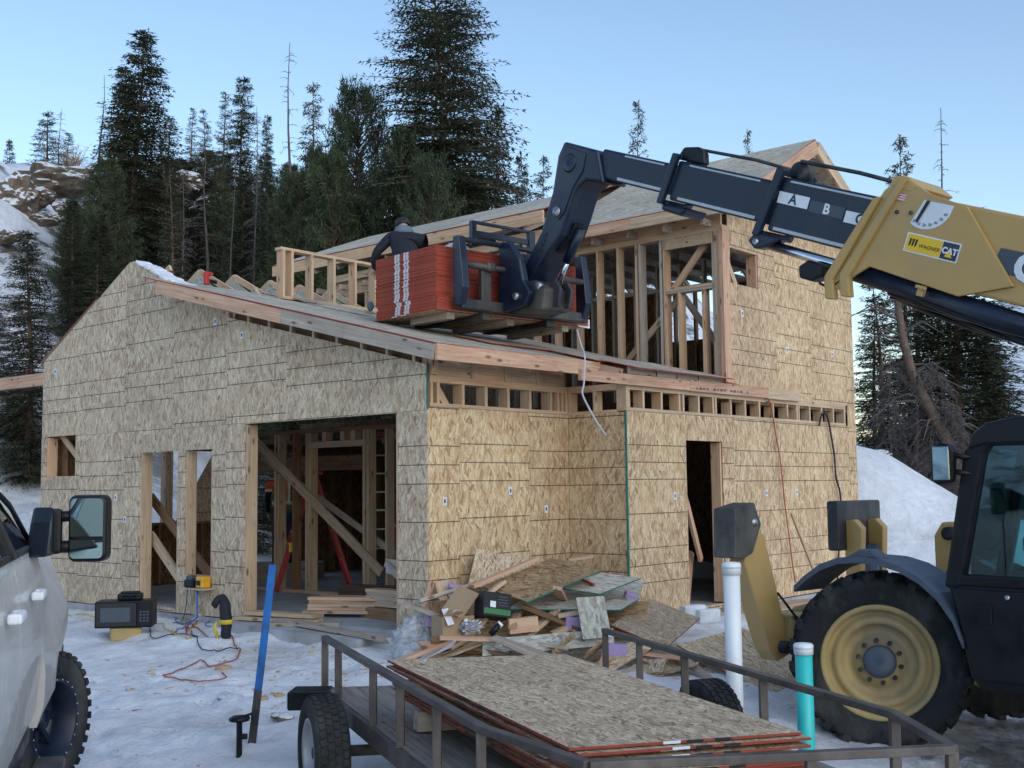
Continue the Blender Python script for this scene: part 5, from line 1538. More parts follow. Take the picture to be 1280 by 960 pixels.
for f in (0.34, 0.62, 0.82, 0.995): tpost(RBp.lerp(RFp, f))
# frame and deck boards
rail(Vector((LFp.x, LFp.y, ZD - 0.06)), Vector((LBp.x, LBp.y, ZD - 0.06)), 0.05, 0.11, 'frame_rail')
rail(Vector((LBp.x, LBp.y, ZD - 0.06)), Vector((NLp.x, NLp.y, ZD - 0.06)), 0.05, 0.11, 'frame_rail')
rail(Vector((NLp.x, NLp.y, ZD - 0.06)), Vector((NRp.x, NRp.y, ZD - 0.06)), 0.05, 0.11, 'frame_rail')
rail(Vector((NRp.x, NRp.y, ZD - 0.06)), Vector((RBp.x, RBp.y, ZD - 0.06)), 0.05, 0.11, 'frame_rail')
rail(Vector((RBp.x, RBp.y, ZD - 0.06)), Vector((RFp.x, RFp.y, ZD - 0.06)), 0.05, 0.11, 'frame_rail')
rail(Vector((LFp.x, LFp.y, ZD - 0.06)), Vector((RFp.x, RFp.y, ZD - 0.06)), 0.05, 0.11, 'frame_rail')
far_l, far_r = LFp.lerp(LBp, 0.01), RFp.lerp(RBp, 0.01)
nr_l, nr_r = LBp, RBp
for k in range(9):
    f0, f1 = (k + 0.04) / 9, (k + 0.96) / 9
    a, b = far_l.lerp(far_r, (f0 + f1) / 2), nr_l.lerp(nr_r, (f0 + f1) / 2)
    a.z = b.z = ZD - 0.02
    w = (far_l - far_r).length / 9 * 0.93
    MB().box((0, 0, 0), ((b - a).length, w, 0.04)).build('deck_plank', M['old_deck'], TR, 0.003, None, TRI @ axis_matrix(a, b) @ Matrix.Translation((0, 0, rng.uniform(-0.003, 0.003))))
TDIR = (LBp - LFp).normalized()
TANG = math.atan2(TDIR.y, TDIR.x)
def small_wheel(c, sgn):
    w = bpy.data.objects.new('wheel', None)
    COL.objects.link(w); w.parent = TR
    w.matrix_local = TRI @ Matrix.Translation(c) @ Matrix.Rotation(TANG + (math.pi if sgn > 0 else 0), 4, 'Z')
    rb_('tyre', MB().lathe([(0.21, -0.085), (0.22, -0.10), (0.30, -0.108), (0.335, -0.09), (0.342, -0.06), (0.342, 0.06), (0.335, 0.09), (0.30, 0.108), (0.22, 0.10), (0.21, 0.085)], 48), 'rubber', 0, w)
    tr = MB()
    for k in range(44):
        for j, y in enumerate((-0.066, -0.022, 0.022, 0.066)):
            rot = Matrix.Rotation(-2 * math.pi * (k + 0.5 * (j % 2)) / 44, 3, 'Y')
            tr.box(rot @ Vector((0.343, y, 0)), (0.014, 0.034, 0.038), rot @ Matrix.Rotation((1 if j % 2 else -1) * R(14), 3, 'X'))
    rb_('tread', tr, 'rubber', 0, w)
    rb_('rim', MB().lathe([(0.212, 0.095), (0.20, 0.10), (0.19, 0.085), (0.185, 0.03), (0.15, 0.015), (0.06, 0.03), (0.0, 0.03), (0, 0.0), (0.2, 0.0), (0.212, -0.09)], 36), 'galv', 0, w)
    rb_('hub', MB().lathe([(0, 0.075), (0.035, 0.07), (0.04, 0.02), (0, 0.02)], 16), 'black_worn', 0, w)
wl_c, wr_c = Vector((-1.20, 7.45, -0.045)), Vector((1.27, 7.86, -0.045))
small_wheel(wl_c, 1)
small_wheel(wr_c, -1)
rb_('axle', MB().tube([wl_c, wr_c], 0.035, 10), 'rail_paint')
lp = rb_('tail_lamp', MB().box((-1.52, 8.5, 0.09), (0.2, 0.13, 0.13)).box((-1.44, 8.42, 0.17), (0.28, 0.2, 0.03)), 'black_plastic', 0.015)
tgp = NLp.lerp(NRp, 0.5)
rb_('drawbar', MB().tube([(NLp.x + 0.1, NLp.y, ZD - 0.08), (1.30, 3.2, ZD - 0.1), (NRp.x - 0.1, NRp.y, ZD - 0.08)], 0.04, 6), 'rail_paint')
# loose boards on the trailer
s_o = Vector((0.225, 5.08, 0.472))
s_l = Vector((-1.0, 2.2, 0.058)).normalized()
s_w = Vector((1.11, 0.5, -0.05))
s_w = (s_w - s_l * s_w.dot(s_l)).normalized()
s_n = s_l.cross(s_w)
if s_n.z < 0: s_n = -s_n
def loose_sheet(k, off_l, off_w, drop, tilt, label, mats):
    c = s_o + s_l * (1.22 + off_l) + s_w * (0.61 + off_w) - s_n * drop
    Mx = Matrix.Identity(4)
    x = s_l; z = (s_n + s_w * tilt).normalized(); y = z.cross(x).normalized()
    for i in range(3): Mx[i][0], Mx[i][1], Mx[i][2], Mx[i][3] = x[i], y[i], z[i], c[i]
    o = sheet_obj('strand_board', 2.44, 1.22, 0.0125, None, Mx, mats)
    return tag(o, label, 'board', 'strand boards on the trailer')
def edge_mark(name, base):
    t = NT(name)
    v = t.coord()
    sx = t.n('ShaderNodeSeparateXYZ')
    t.l(v, sx.inputs[0])
    nz = t.noise(v, 9, 4)
    col = t.ramp(nz, [(0.3, tuple(x * 0.7 for x in base)), (0.7, base)])
    end = t.math('GREATER_THAN', t.math('ABSOLUTE', sx.outputs[0]), 1.215)
    for c, cc in ((0.10, (0.66, 0.67, 0.72)), (-0.02, (0.012, 0.012, 0.015)), (-0.17, (0.012, 0.012, 0.015))):
        f = t.math('MULTIPLY', t.math('LESS_THAN', t.math('ABSOLUTE', t.math('SUBTRACT', sx.outputs[1], c)), 0.045), end)
        col = t.mix(f, col, cc)
    blk = t.math('MULTIPLY', t.math('LESS_THAN', t.math('ABSOLUTE', t.math('ADD', sx.outputs[0], 0.1)), 0.35), t.ramp(t.noise(v, 3, 3), [(0.45, 0.0), (0.5, 0.85)]))
    blk = t.math('MULTIPLY', blk, t.math('SUBTRACT', 1.0, end))
    col = t.mix(blk, col, (0.02, 0.018, 0.018))
    t.base(col)
    return t.set(0.75)
M['marked_edge'] = edge_mark('marked_edge', (0.30, 0.055, 0.03))
SM = [M['osb_sheet'], M['marked_edge']]
ords = ['topmost strand board on the trailer, its whole face open to view', 'second strand board from the top of the trailer load, edge showing', 'third strand board down in the trailer load', 'fourth strand board down, above the gap in the trailer load', 'fifth strand board down, slid out to the right below the gap in the trailer load', 'sixth strand board down in the trailer load', 'seventh strand board down in the trailer load', 'eighth strand board down in the trailer load', 'ninth strand board down in the trailer load', 'tenth strand board down in the trailer load', 'bottom strand board of the trailer load, resting on the bearers']
dr = [0, 0.020, 0.036, 0.054, 0.118, 0.134, 0.148, 0.166, 0.182, 0.198, 0.214]
ol = [0, -0.03, 0.02, -0.03, -0.03, -0.02, 0.01, 0.0, -0.04, 0.0, 0.0]
ow = [0, 0.03, 0.0, 0.03, 0.06, 0.03, 0.08, 0.05, 0.10, 0.06, 0.08]
for k in range(11):
    loose_sheet(k, ol[k], ow[k], dr[k], 0, ords[k], SM)
def bearer_at(fl, drop_top, bot, lab):
    p0 = s_o + s_l * fl - s_n * drop_top + s_w * 0.04
    p1 = s_o + s_l * fl - s_n * drop_top + s_w * 1.2
    h = bot
    p0 -= s_n * h / 2; p1 -= s_n * h / 2
    o = lumber('timber_bearer', p0, p1, 0.085, h, M['pine_grey'], None, s_n)
    tag(o, lab, 'timber', 'bearers under the trailer load')
bearer_at(0.35, 0.062, 0.048, 'sawn bearer in the gap between trailer boards, at the near end')
bearer_at(2.05, 0.062, 0.048, 'sawn bearer in the gap between trailer boards, at the far end')
bearer_at(0.5, 0.222, 0.06, 'sawn bearer under the bottom trailer board, near end')
bearer_at(2.0, 0.222, 0.11, 'sawn bearer under the bottom trailer board, far end')

# ------------------------------------------------------------------ scrap pile against the right-hand wall
def quad_sheet(c0, c1, c3, th, mats, label, group=None, name='board_offcut', cut=None, cat='board'):
    """flat piece spanned by three corners; local X runs from c0 to c1"""
    c0, c1, c3 = Vector(c0), Vector(c1), Vector(c3)
    x = (c1 - c0)
    y = (c3 - c0)
    lx = x.length
    x = x.normalized()
    y2 = (y - x * y.dot(x))
    sh = y.dot(x)
    ly = y2.length
    y2.normalize()
    z = x.cross(y2)
    if z.z < 0:
        z = -z
    Mx = Matrix.Identity(4)
    for i in range(3): Mx[i][0], Mx[i][1], Mx[i][2], Mx[i][3] = x[i], y2[i], z[i], c0[i]
    poly = [(0, 0), (lx, 0), (lx + sh, ly), (sh, ly)]
    if cut: poly = [((lx * a + sh * b), ly * b) for a, b in cut]
    mb = MB()
    mb.cur = 1
    mb.prism(poly, -th, 0, 'z')
    mb.mi[0] = 0; mb.mi[1] = 0
    o = mb.build(name, mats, None, 0, None, Mx)
    return tag(o, label, cat, group)
TE = [M['osb_pale'], M['teal_edge']]
BE = [M['osb_brown'], M['teal_edge']]
RE = [M['osb_sheet'], M['red_edge']]
PL = [M['osb_sheet'], M['osb_brown']]
quad_sheet(at(602, 733, 12.25), at(659, 752, 11.55), at(690, 697, 12.75), 0.014, BE, 'brown strand-board sheet with teal edge lying topmost on the scrap pile', 'strand-board scraps in the pile')
quad_sheet(at(635, 761, 11.75), at(776, 762, 11.9), at(655, 736, 12.4), 0.014, TE, 'pale strand-board sheet with teal edge under the brown topmost sheet', 'strand-board scraps in the pile', cut=[(0, 0), (1, 0), (1.12, 0.55), (1.08, 1.5), (0.62, 1.4), (0.1, 0.9)])
quad_sheet(at(700, 735, 12.1), at(750, 742, 11.9), at(752, 716, 12.5), 0.013, TE, 'small pale strand-board offcut tucked behind the right corner of the brown sheet', 'strand-board scraps in the pile')
quad_sheet(at(720, 747, 11.55), at(729, 799, 11.35), at(755, 745, 11.6), 0.013, TE, 'pale upright strip of strand board leaning on the front of the pile', 'strand-board scraps in the pile')
quad_sheet(at(603, 820, 11.2), at(768, 806, 11.45), at(603, 799, 11.3), 0.013, TE, 'long pale strip with teal lower edge along the front of the pile', 'strand-board scraps in the pile')
quad_sheet(at(764, 781, 11.8), at(832, 810, 11.25), at(812, 748, 13.1), 0.014, RE, 'large strand-board sheet with red edge sloping down on the right of the pile', 'strand-board scraps in the pile')
quad_sheet(at(846, 806, 11.55), at(962, 868, 10.75), at(935, 782, 12.3), 0.014, RE, 'strand-board sheet with red edge lying flat behind the white pipe', 'strand-board scraps in the pile', cut=[(0, 0), (1, 0), (1, 0.45), (0.5, 1), (0.0, 0.9)])
quad_sheet(at(798, 822, 11.3), at(833, 842, 11.1), at(868, 824, 11.6), 0.012, PL, 'grey thin sheet lying under the red-edged sheet beside the trailer rail', 'strand-board scraps in the pile')
quad_sheet(at(780, 852, 11.1), at(818, 853, 11.0), at(850, 838, 11.4), 0.012, PL, 'low strand-board piece on the snow under the grey sheet', 'strand-board scraps in the pile')
quad_sheet(at(584, 735, 12.35), at(596, 686, 12.72), at(668, 745, 12.75), 0.012, [M['osb_sheet'], M['osb_brown']], 'strand-board piece leaning upright against the house wall behind the pile', 'strand-board scraps in the pile', cut=[(0, 0), (1, 0), (0.9, 0.8), (0.3, 1)])
quad_sheet(at(690, 840, 11.25), at(790, 838, 11.3), at(720, 812, 11.7), 0.012, RE, 'brown strand-board piece with red and white edge low behind the trailer boards', 'strand-board scraps in the pile')
quad_sheet(at(545, 815, 11.7), at(700, 822, 11.5), at(560, 745, 12.5), 0.012, [M['osb_brown'], M['osb_brown']], 'buried brown strand-board sheet forming the base of the pile', 'strand-board scraps in the pile')
quad_sheet(at(672, 800, 11.9), at(800, 800, 11.8), at(690, 752, 12.6), 0.012, [M['osb_brown'], M['osb_brown']], 'buried brown strand-board sheet in the middle of the pile', 'strand-board scraps in the pile')
def stick(p0, d0, p1, d1, w, h, m, label):
    o = lumber('lumber_offcut', at(*p0, d0), at(*p1, d1), w, h, M[m])
    return tag(o, label, 'timber', 'sawn offcuts in the pile')
stick((590, 733), 12.05, (671, 698), 12.5, 0.09, 0.036, 'fir_pink', 'long pinkish offcut slanting over the brown sheet on the pile')
stick((550, 797), 11.2, (622, 799), 11.25, 0.09, 0.038, 'fir_pink', 'short level offcut under the open cardboard box')
stick((618, 797), 11.15, (722, 833), 10.75, 0.09, 0.038, 'pine_grey', 'grey sawn board slanting from the pile towards the trailer boards')
stick((632, 803), 11.05, (695, 833), 10.75, 0.09, 0.03, 'pine_grey', 'lower grey sawn board slanting from the pile towards the trailer boards')
stick((521, 790), 11.75, (540, 728), 12.2, 0.04, 0.05, 'fir_pink', 'narrow brown stick leaning on the corner of the house')
stick((655, 797), 11.5, (697, 763), 11.85, 0.085, 0.04, 'pine', 'short offcut slanting up under the pale sheet')
stick((697, 770), 11.7, (730, 764), 11.75, 0.085, 0.04, 'pine', 'stubby block just right of the slanting offcut under the pale sheet')
stick((636, 783), 11.45, (672, 779), 11.5, 0.10, 0.14, 'pine', 'pale squared block in the hollow of the pile')
stick((532, 824), 11.5, (588, 808), 11.4, 0.085, 0.036, 'fir_pink', 'offcut lying on the white sheet at the left foot of the pile')
stick((562, 810), 11.35, (590, 795), 11.5, 0.085, 0.036, 'pine', 'offcut behind the white sheet at the left foot of the pile')
stick((510, 826), 11.6, (530, 806), 11.75, 0.085, 0.036, 'pine', 'leftmost offcut in the pile, beside the clear plastic')
stick((588, 792), 11.35, (604, 772), 11.6, 0.11, 0.036, 'pine', 'pale offcut standing between the cardboard box and the dark box')
stick((555, 752), 12.1, (548, 728), 12.3, 0.085, 0.036, 'pine', 'short upright offcut at the back left of the pile')
stick((566, 748), 12.15, (556, 727), 12.35, 0.085, 0.036, 'pine_grey', 'second short upright offcut at the back left of the pile')
stick((710, 700), 13.0, (741, 695), 13.05, 0.09, 0.03, 'fir_pink', 'pinkish offcut lying on the top of the pile against the jog in the wall')
stick((585, 822), 11.3, (640, 815), 11.3, 0.085, 0.036, 'pine_dark', 'dark offcut at the front foot of the pile')
stick((604, 812), 11.3, (660, 826), 11.1, 0.085, 0.036, 'pine_dark', 'second dark offcut at the front foot of the pile')
stick((802, 816), 11.35, (850, 822), 11.3, 0.085, 0.036, 'fir_pink', 'offcut under the edge of the right-hand red-edged sheet')
stick((690, 793), 11.55, (708, 785), 11.6, 0.09, 0.05, 'pine', 'small wood block beside the purple foam')
stick((775, 846), 11.0, (800, 832), 11.2, 0.085, 0.036, 'pine_grey', 'offcut lying on the snow under the right side of the pile')
for k in range(14):      # splinters and ends that fill the hollow of the pile
    px, py = rng.uniform(560, 700), rng.uniform(770, 825)
    d = 12.05 - (py - 770) * 0.008 + 0.25
    a = rng.uniform(0, math.pi)
    c = at(px, py, d)
    v = Vector((math.cos(a), math.sin(a) * 0.8, rng.uniform(-0.35, 0.35))) * rng.uniform(0.12, 0.3)
    o = lumber('lumber_offcut', c - v, c + v, 0.085, 0.036, M[rng.choice(['pine', 'fir_pink', 'pine_grey', 'pine_dark'])])
    tag(o, 'short sawn end half buried inside the scrap pile', 'timber', 'half buried sawn ends')
extra = random.Random(23)
for k, (px, py) in enumerate([(548, 770), (560, 800), (575, 812), (540, 806), (598, 806), (645, 772), (660, 812), (686, 808), (705, 806), (742, 812), (756, 826), (690, 772), (640, 742), (700, 742), (735, 760), (528, 815), (555, 742), (610, 742), (780, 820), (815, 832), (840, 838), (870, 836)]):
    d = 11.95 - (py - 740) * 0.0085
    c = at(px, py, d)
    a = extra.uniform(0, math.pi)
    L = extra.uniform(0.12, 0.38)
    v = Vector((math.cos(a), math.sin(a) * 0.7, extra.uniform(-0.35, 0.45))).normalized() * L
    if extra.random() < 0.6:
        o = lumber('lumber_offcut', c - v, c + v, 0.088, 0.036, M[extra.choice(['pine', 'fir_pink', 'pine_grey', 'pine_dark'])], None, (extra.uniform(-.5, .5), extra.uniform(-.5, .5), 1))
        tag(o, 'odd sawn end jumbled loose on the surface of the scrap pile', 'timber', 'loose sawn ends on the pile')
    else:
        w = Vector((-v.y, v.x, extra.uniform(-0.2, 0.25))).normalized() * extra.uniform(0.08, 0.2)
        quad_sheet(c - v - w, c + v - w * 0.7, c - v + w, 0.011, [M['osb_sheet'], M['osb_brown']], 'ragged strand-board scrap jumbled loose on the surface of the pile', 'loose strand-board scraps on the pile', cut=[(0, 0), (0.9, 0.05), (1, 0.7), (0.55, 1), (0.05, 0.85)])
def obox(name, c, size, mat, label, cat, rot=(0, 0, 0), bevel=0.004, group=None):
    Mx = Matrix.Translation(c) @ Matrix.Rotation(rot[2], 4, 'Z') @ Matrix.Rotation(rot[1], 4, 'Y') @ Matrix.Rotation(rot[0], 4, 'X')
    o = MB().box((0, 0, 0), size).build(name, mat, None, bevel, None, Mx)
    return tag(o, label, cat, group)
# cardboard
quad_sheet(at(552, 761, 11.55), at(577, 773, 11.3), at(574, 731, 11.85), 0.006, [M['cardboard']] * 2, 'flat brown cardboard flap tilted up on top of the cardboard box', 'cardboard in the pile', 'cardboard_sheet', cat='cardboard')
cb = thing('cardboard_box', 'torn brown cardboard box with white label on the left of the scrap pile', 'box', at(566, 783, 11.55), 0.5)
MB().box((0, 0, -0.1), (0.34, 0.26, 0.005)).build('box_bottom', M['cardboard'], cb)
for c, s in (((0.17, 0, 0), (0.005, 0.26, 0.22)), ((-0.17, 0, 0), (0.005, 0.26, 0.22)), ((0, 0.13, 0), (0.34, 0.005, 0.22)), ((0, -0.13, 0), (0.34, 0.005, 0.22))):
    MB().box(c, s).build('box_side', M['cardboard'], cb)
MB().hull_slab([(-0.17, -0.131, 0.11), (0.02, -0.131, 0.11), (0.0, -0.24, 0.17), (-0.15, -0.22, 0.19)], 0.004).build('box_flap', M['cardboard'], cb)
MB().hull_slab([(-0.10, -0.2345, 0.183), (-0.03, -0.2345, 0.183), (-0.05, -0.14, 0.116), (-0.12, -0.14, 0.118)], 0.002).build('box_label', M['paper'], cb)
b2x = thing('cardboard_box', 'brown cardboard box behind the tilted flap in the scrap pile', 'box', at(592, 762, 11.75), -0.35)
MB().box((0, 0, 0), (0.26, 0.2, 0.26)).build('box_side', M['cardboard'], b2x, 0.004)
dk = thing('printed_box', 'dark glossy box with green band and white print in the scrap pile', 'box', at(616, 758, 11.6), R(25))
dk.rotation_euler = (R(-14), R(10), R(25))
MB().box((0, 0, 0), (0.30, 0.22, 0.24)).build('box_body', M['black_plastic'], dk, 0.006)
MB().box((0, -0.1115, -0.07), (0.29, 0.002, 0.055)).build('box_print', M['green_print'], dk)
MB().box((-0.05, -0.1115, 0.0), (0.06, 0.002, 0.06)).build('box_print', M['paper'], dk)
for k in range(4): MB().box((0.06, -0.1115, 0.08 - 0.028 * k), (0.10, 0.002, 0.008)).build('box_print', M['decal_grey'], dk)
def crumple(name, c, s, mat, label, cat, seed, amp=0.35, sub=4):
    bm = bmesh.new()
    bmesh.ops.create_icosphere(bm, subdivisions=sub, radius=1)
    for v in bm.verts:
        p = v.co * 2.2 + Vector((seed * 3.1, seed, 0))
        v.co *= 1 + amp * mnoise.noise(p) + amp * 0.7 * abs(mnoise.noise(p * 2.1)) + amp * 0.35 * mnoise.noise(p * 5)
        v.co.x *= s[0]; v.co.y *= s[1]; v.co.z *= s[2]
    me = bpy.data.meshes.new(name)
    bm.to_mesh(me); bm.free()
    me.materials.append(mat)
    if 'film' in name or 'bag' in name or 'clod' in name or 'stone' in name:
        for q in me.polygons: q.use_smooth = True
    o = bpy.data.objects.new(name, me)
    COL.objects.link(o)
    o.location = c
    return tag(o, label, cat)
crumple('crumpled_foil', at(587, 784, 11.45), (0.10, 0.09, 0.06), M['galv'], 'crumpled silver foil between the cardboard boxes', 'foil', 1, 0.7)
crumple('plastic_film', at(512, 808, 11.75), (0.17, 0.14, 0.22), M['plastic_film'], 'crumpled clear plastic film at the house corner left of the pile', 'plastic film', 2, 0.6)
crumple('plastic_film', at(528, 797, 11.85), (0.10, 0.10, 0.22), M['plastic_film'], 'smaller bunched plastic film hanging beside the leaning stick', 'plastic film', 5, 0.6)
quad_sheet(at(522, 828, 11.35), at(566, 808, 11.3), at(540, 800, 11.6), 0.003, [M['paper']] * 2, 'white paper sheet folded over the left foot of the pile', None, 'paper_sheet', cat='paper')
quad_sheet(at(552, 762, 11.4), at(560, 782, 11.3), at(560, 760, 11.45), 0.003, [M['paper']] * 2, 'white paper strip stuck on the cardboard box', None, 'paper_strip', cat='paper')
tub = MB().tube([at(613, 793, 11.3), at(625, 780, 11.35)], 0.03, 12).build('sealant_tube', M['black_plastic'])
tag(tub, 'small black and white sealant tube lying in front of the dark box', 'tube')
MB().tube([at(622.5, 783, 11.345), at(626.5, 778.5, 11.352)], 0.0315, 12).build('tube_cap', M['white_paint'], tub)
obox('foam_block', at(717, 780, 11.65), (0.17, 0.06, 0.13), M['foam_purple'], 'purple foam block in the hollow left of the pale upright strip', 'foam block', (0.1, 0.1, 0.2), group='purple foam blocks')
obox('foam_block', at(768, 812, 11.35), (0.24, 0.12, 0.11), M['foam_purple'], 'purple foam block under the right end of the pale horizontal strip', 'foam block', (0.0, 0.05, -0.1), group='purple foam blocks')
obox('foam_block', at(537, 777, 11.75), (0.08, 0.05, 0.10), M['foam_purple'], 'small purple foam block near the leaning stick at the left of the pile', 'foam block', (0.1, 0.3, 0.2), group='purple foam blocks')
obox('foam_block', at(789, 745, 12.3), (0.14, 0.1, 0.05), M['foam_purple'], 'small purple foam piece on the right end of the pale sheet', 'foam block', (0.3, 0.4, 0.2), group='purple foam blocks')
obox('foam_block', at(570, 733, 12.2), (0.16, 0.1, 0.03), M['foam_purple'], 'thin purple foam piece behind the tilted cardboard flap', 'foam block', (0.1, 0.2, 0.2), group='purple foam blocks')
stick((722, 722), 12.3, (742, 731), 12.1, 0.03, 0.02, 'red_edge', 'short red painted stick lying on the pale offcut')

# foundation blocks and snow bits by the side door
for k, (px, py, lab) in enumerate(((866, 765, 'left pale block on the snow under the side door'), (884, 770, 'right pale block on the snow under the side door'))):
    obox('pale_block', at(px, py, 13.2), (0.3, 0.12, 0.16), M['white_paint'], lab, 'block', (0, 0, 0.5), 0.02, 'pale blocks under the side door')
obox('plank', at(975, 757, 12.6), (1.5, 0.28, 0.05), M['pine'], 'wide pale plank lying on the snow behind the big front wheel', 'plank', (0, 0, 0.62))
tag(lumber('stick', at(989, 641, 15.2), at(1026, 735, 14.2), 0.025, 0.045, M['pine']), 'thin stick leaning on the right wall beside the orange line', 'stick')

# lumber at the garage door
gl = 'sawn boards stacked in the garage door'
def gboard(a, b, w, h, m, lab):
    o = lumber('lumber_board', hw(*a), hw(*b), w, h, M[m])
    tag(o, lab, 'timber', gl)
def pileA():
    k = 0
    for lvl in range(5):
        for j in range(2):
            z = 0.115 + 0.04 * lvl
            v1 = 2.42 + rng.uniform(-0.08, 0.08)
            gboard((0.40 + 0.15 * j, v1, z), (0.85 + 0.15 * j, 1.62 + rng.uniform(-0.05, 0.05), z), 0.14, 0.038, ['pine', 'fir_pink'][(lvl + j) % 2], 'sawn board in the left garage stack, %s layer, %s row' % (['bottom', 'second', 'middle', 'fourth', 'topmost'][lvl], ['front', 'back'][j]))
    for lvl in range(5):
        z = 0.21 + 0.04 * lvl
        gboard((0.85, 1.75 + rng.uniform(-0.06, 0.06), z), (0.75, 0.46, z + 0.01), 0.19, 0.038, 'pine_grey' if lvl % 2 else 'pine', 'sawn board in the right stack by the garage corner, %s layer' % ['bottom', 'second', 'middle', 'fourth', 'topmost'][lvl])
    gboard((0.80, 1.85, 0.115), (0.62, 0.46, 0.115), 0.15, 0.14, 'pine_dark', 'thick green-brown beam under the right stack of boards')
pileA()
for a, b, w, h, m, lab in (((-0.05, 3.0, 0.11), (0.15, 1.95, 0.11), 0.2, 0.04, 'pine', 'stained plank lying across the left of the garage threshold'),
                          ((-0.12, 3.1, 0.05), (0.1, 1.9, 0.06), 0.2, 0.04, 'pine', 'lower plank on the ground across the left of the garage threshold'),
                          ((-0.05, 2.45, 0.06), (-0.46, 0.15, 0.045), 0.14, 0.04, 'pine_grey', 'long plank lying on the apron in front of the stacks'),
                          ((-0.35, 2.3, 0.04), (0.1, 1.5, 0.05), 0.10, 0.04, 'pine_grey', 'short plank under the long plank on the apron'),
                          ((1.4, 3.0, 0.22), (1.55, 0.5, 0.26), 0.09, 0.26, 'lvl', 'dark engineered beam lying on edge inside the garage')):
    gboard(a, b, w, h, m, lab)
tf = thing('truss_offcut', 'triangular timber truss offcut propped on the stacks inside the garage door', 'truss', hw(0.9, 1.6, 0.45), HR)
for a, b in (((0, 0, 0.25), (0.15, -1.2, 0.18)), ((0, 0, 0.25), (-0.05, -0.45, -0.03)), ((0.1, -1.1, 0.12), (-0.05, -0.7, -0.03))):
    lumber('truss_chord', a, b, 0.04, 0.09, M['pine_grey'], tf)
MB().hull_slab([(-0.03, -0.03, 0.22), (-0.02, -0.2, 0.19), (-0.02, -0.2, 0.1), (-0.03, -0.03, 0.13)], 0.002).build('gusset_plate', M['galv'], tf)

# ladders in the garage
def step_ladder(loc, rz, h, label):
    t = thing('step_ladder', label, 'ladder', loc, rz, 'red ladders in the garage')
    for s in (-1, 1):
        lumber('side_rail', (0.0, s * 0.27, 0), (0.55, s * 0.17, h), 0.03, 0.075, M['ladder_red'], t)
        lumber('side_rail', (1.15, s * 0.27, 0), (0.60, s * 0.17, h), 0.03, 0.05, M['ladder_red'], t)
    for k in range(1, 8):
        f = k / 8
        lumber('rung', (0.55 * f, -0.27 + 0.1 * f, h * f), (0.55 * f, 0.27 - 0.1 * f, h * f), 0.08, 0.025, M['galv'], t)
    for k in (2, 4, 6):
        f = k / 8
        lumber('brace', (1.15 - 0.55 * f, -0.27 + 0.1 * f, h * f), (1.15 - 0.55 * f, 0.27 - 0.1 * f, h * f), 0.02, 0.02, M['galv'], t)
    MB().box((0.575, 0, h + 0.02), (0.26, 0.42, 0.05)).build('ladder_top', M['ladder_red'], t, 0.01)
    for s in (-1, 1): MB().box((0.22, s * 0.235, h * 0.4 - 0.05), (0.09, 0.032, 0.14)).build('warning_label', M['decal_yellow'], t)
    return t
g1 = at(344, 700, 17.9)
step_ladder(Vector((g1.x, g1.y, 0.06)), R(15), 1.75, 'red stepladder standing below the worker in orange, left of the garage posts')
g2 = at(475, 700, 18.3)
step_ladder(Vector((g2.x, g2.y, 0.06)), R(96), 2.35, 'tall red stepladder with bright rungs at the right side of the garage')

# ------------------------------------------------------------------ people
def skin_body(name, joints, edges, mat, parent, root=0, sub=2):
    me = bpy.data.meshes.new(name)
    me.from_pydata([j[0] for j in joints], edges, [])
    o = bpy.data.objects.new(name, me)
    COL.objects.link(o)
    sk = o.modifiers.new('skin', 'SKIN')
    sk.use_smooth_shade = True
    for i, j in enumerate(joints):
        r = j[1]
        me.skin_vertices[0].data[i].radius = r if isinstance(r, tuple) else (r, r)
    me.skin_vertices[0].data[root].use_root = True
    sb = o.modifiers.new('sub', 'SUBSURF')
    sb.levels = sb.render_levels = sub
    me.materials.append(mat)
    dg = bpy.context.evaluated_depsgraph_get()
    m2 = bpy.data.meshes.new_from_object(o.evaluated_get(dg))
    m2.name = name
    bpy.data.objects.remove(o)
    if not m2.materials: m2.materials.append(mat)
    for p in m2.polygons: p.use_smooth = True
    n = bpy.data.objects.new(name, m2)
    COL.objects.link(n)
    n.parent = parent
    return n
def head_mesh(parent, c, yaw, pitch, hair_mat, skin):
    """head about 0.23 m tall, face towards local +X"""
    bm = bmesh.new()
    bmesh.ops.create_uvsphere(bm, u_segments=24, v_segments=18, radius=1)
    for v in bm.verts:
        x, y, z = v.co
        w = 0.074 * (1 - 0.22 * max(0, -z) ** 1.4)
        dpt = 0.092 * (1 - 0.12 * max(0, -z))
        nx = x * dpt
        if x > 0.55 and -0.3 < z < 0.3 and abs(y) < 0.22: nx += 0.016 * (1 - abs(y) / 0.22) * (1 - abs(z + 0.05) / 0.36)
        if x > 0.45 and 0.02 < z < 0.25 and 0.22 < abs(y) < 0.6: nx -= 0.008
        if x > 0.5 and -0.55 < z < -0.42 and abs(y) < 0.3: nx -= 0.004
        v.co = Vector((nx, y * w, z * 0.115))
    me = bpy.data.meshes.new('head')
    bm.to_mesh(me); bm.free()
    me.materials.append(skin)
    for p in me.polygons: p.use_smooth = True
    h = bpy.data.objects.new('head', me)
    COL.objects.link(h)
    h.parent = parent
    h.matrix_local = Matrix.Translation(c) @ Matrix.Rotation(yaw, 4, 'Z') @ Matrix.Rotation(pitch, 4, 'Y')
    for s in (-1, 1):
        MB().lathe([(0, 0.006), (0.02, 0.004), (0.026, -0.006), (0, -0.008)], 12, c=(-0.005, s * 0.076, -0.005)).build('ear', skin, h)
        MB().lathe([(0, 0.006), (0.009, 0.003), (0.012, -0.004), (0, -0.006)], 10, 'x', (0.082, s * 0.03, 0.012)).build('eye', M['ink'], h)
    return h
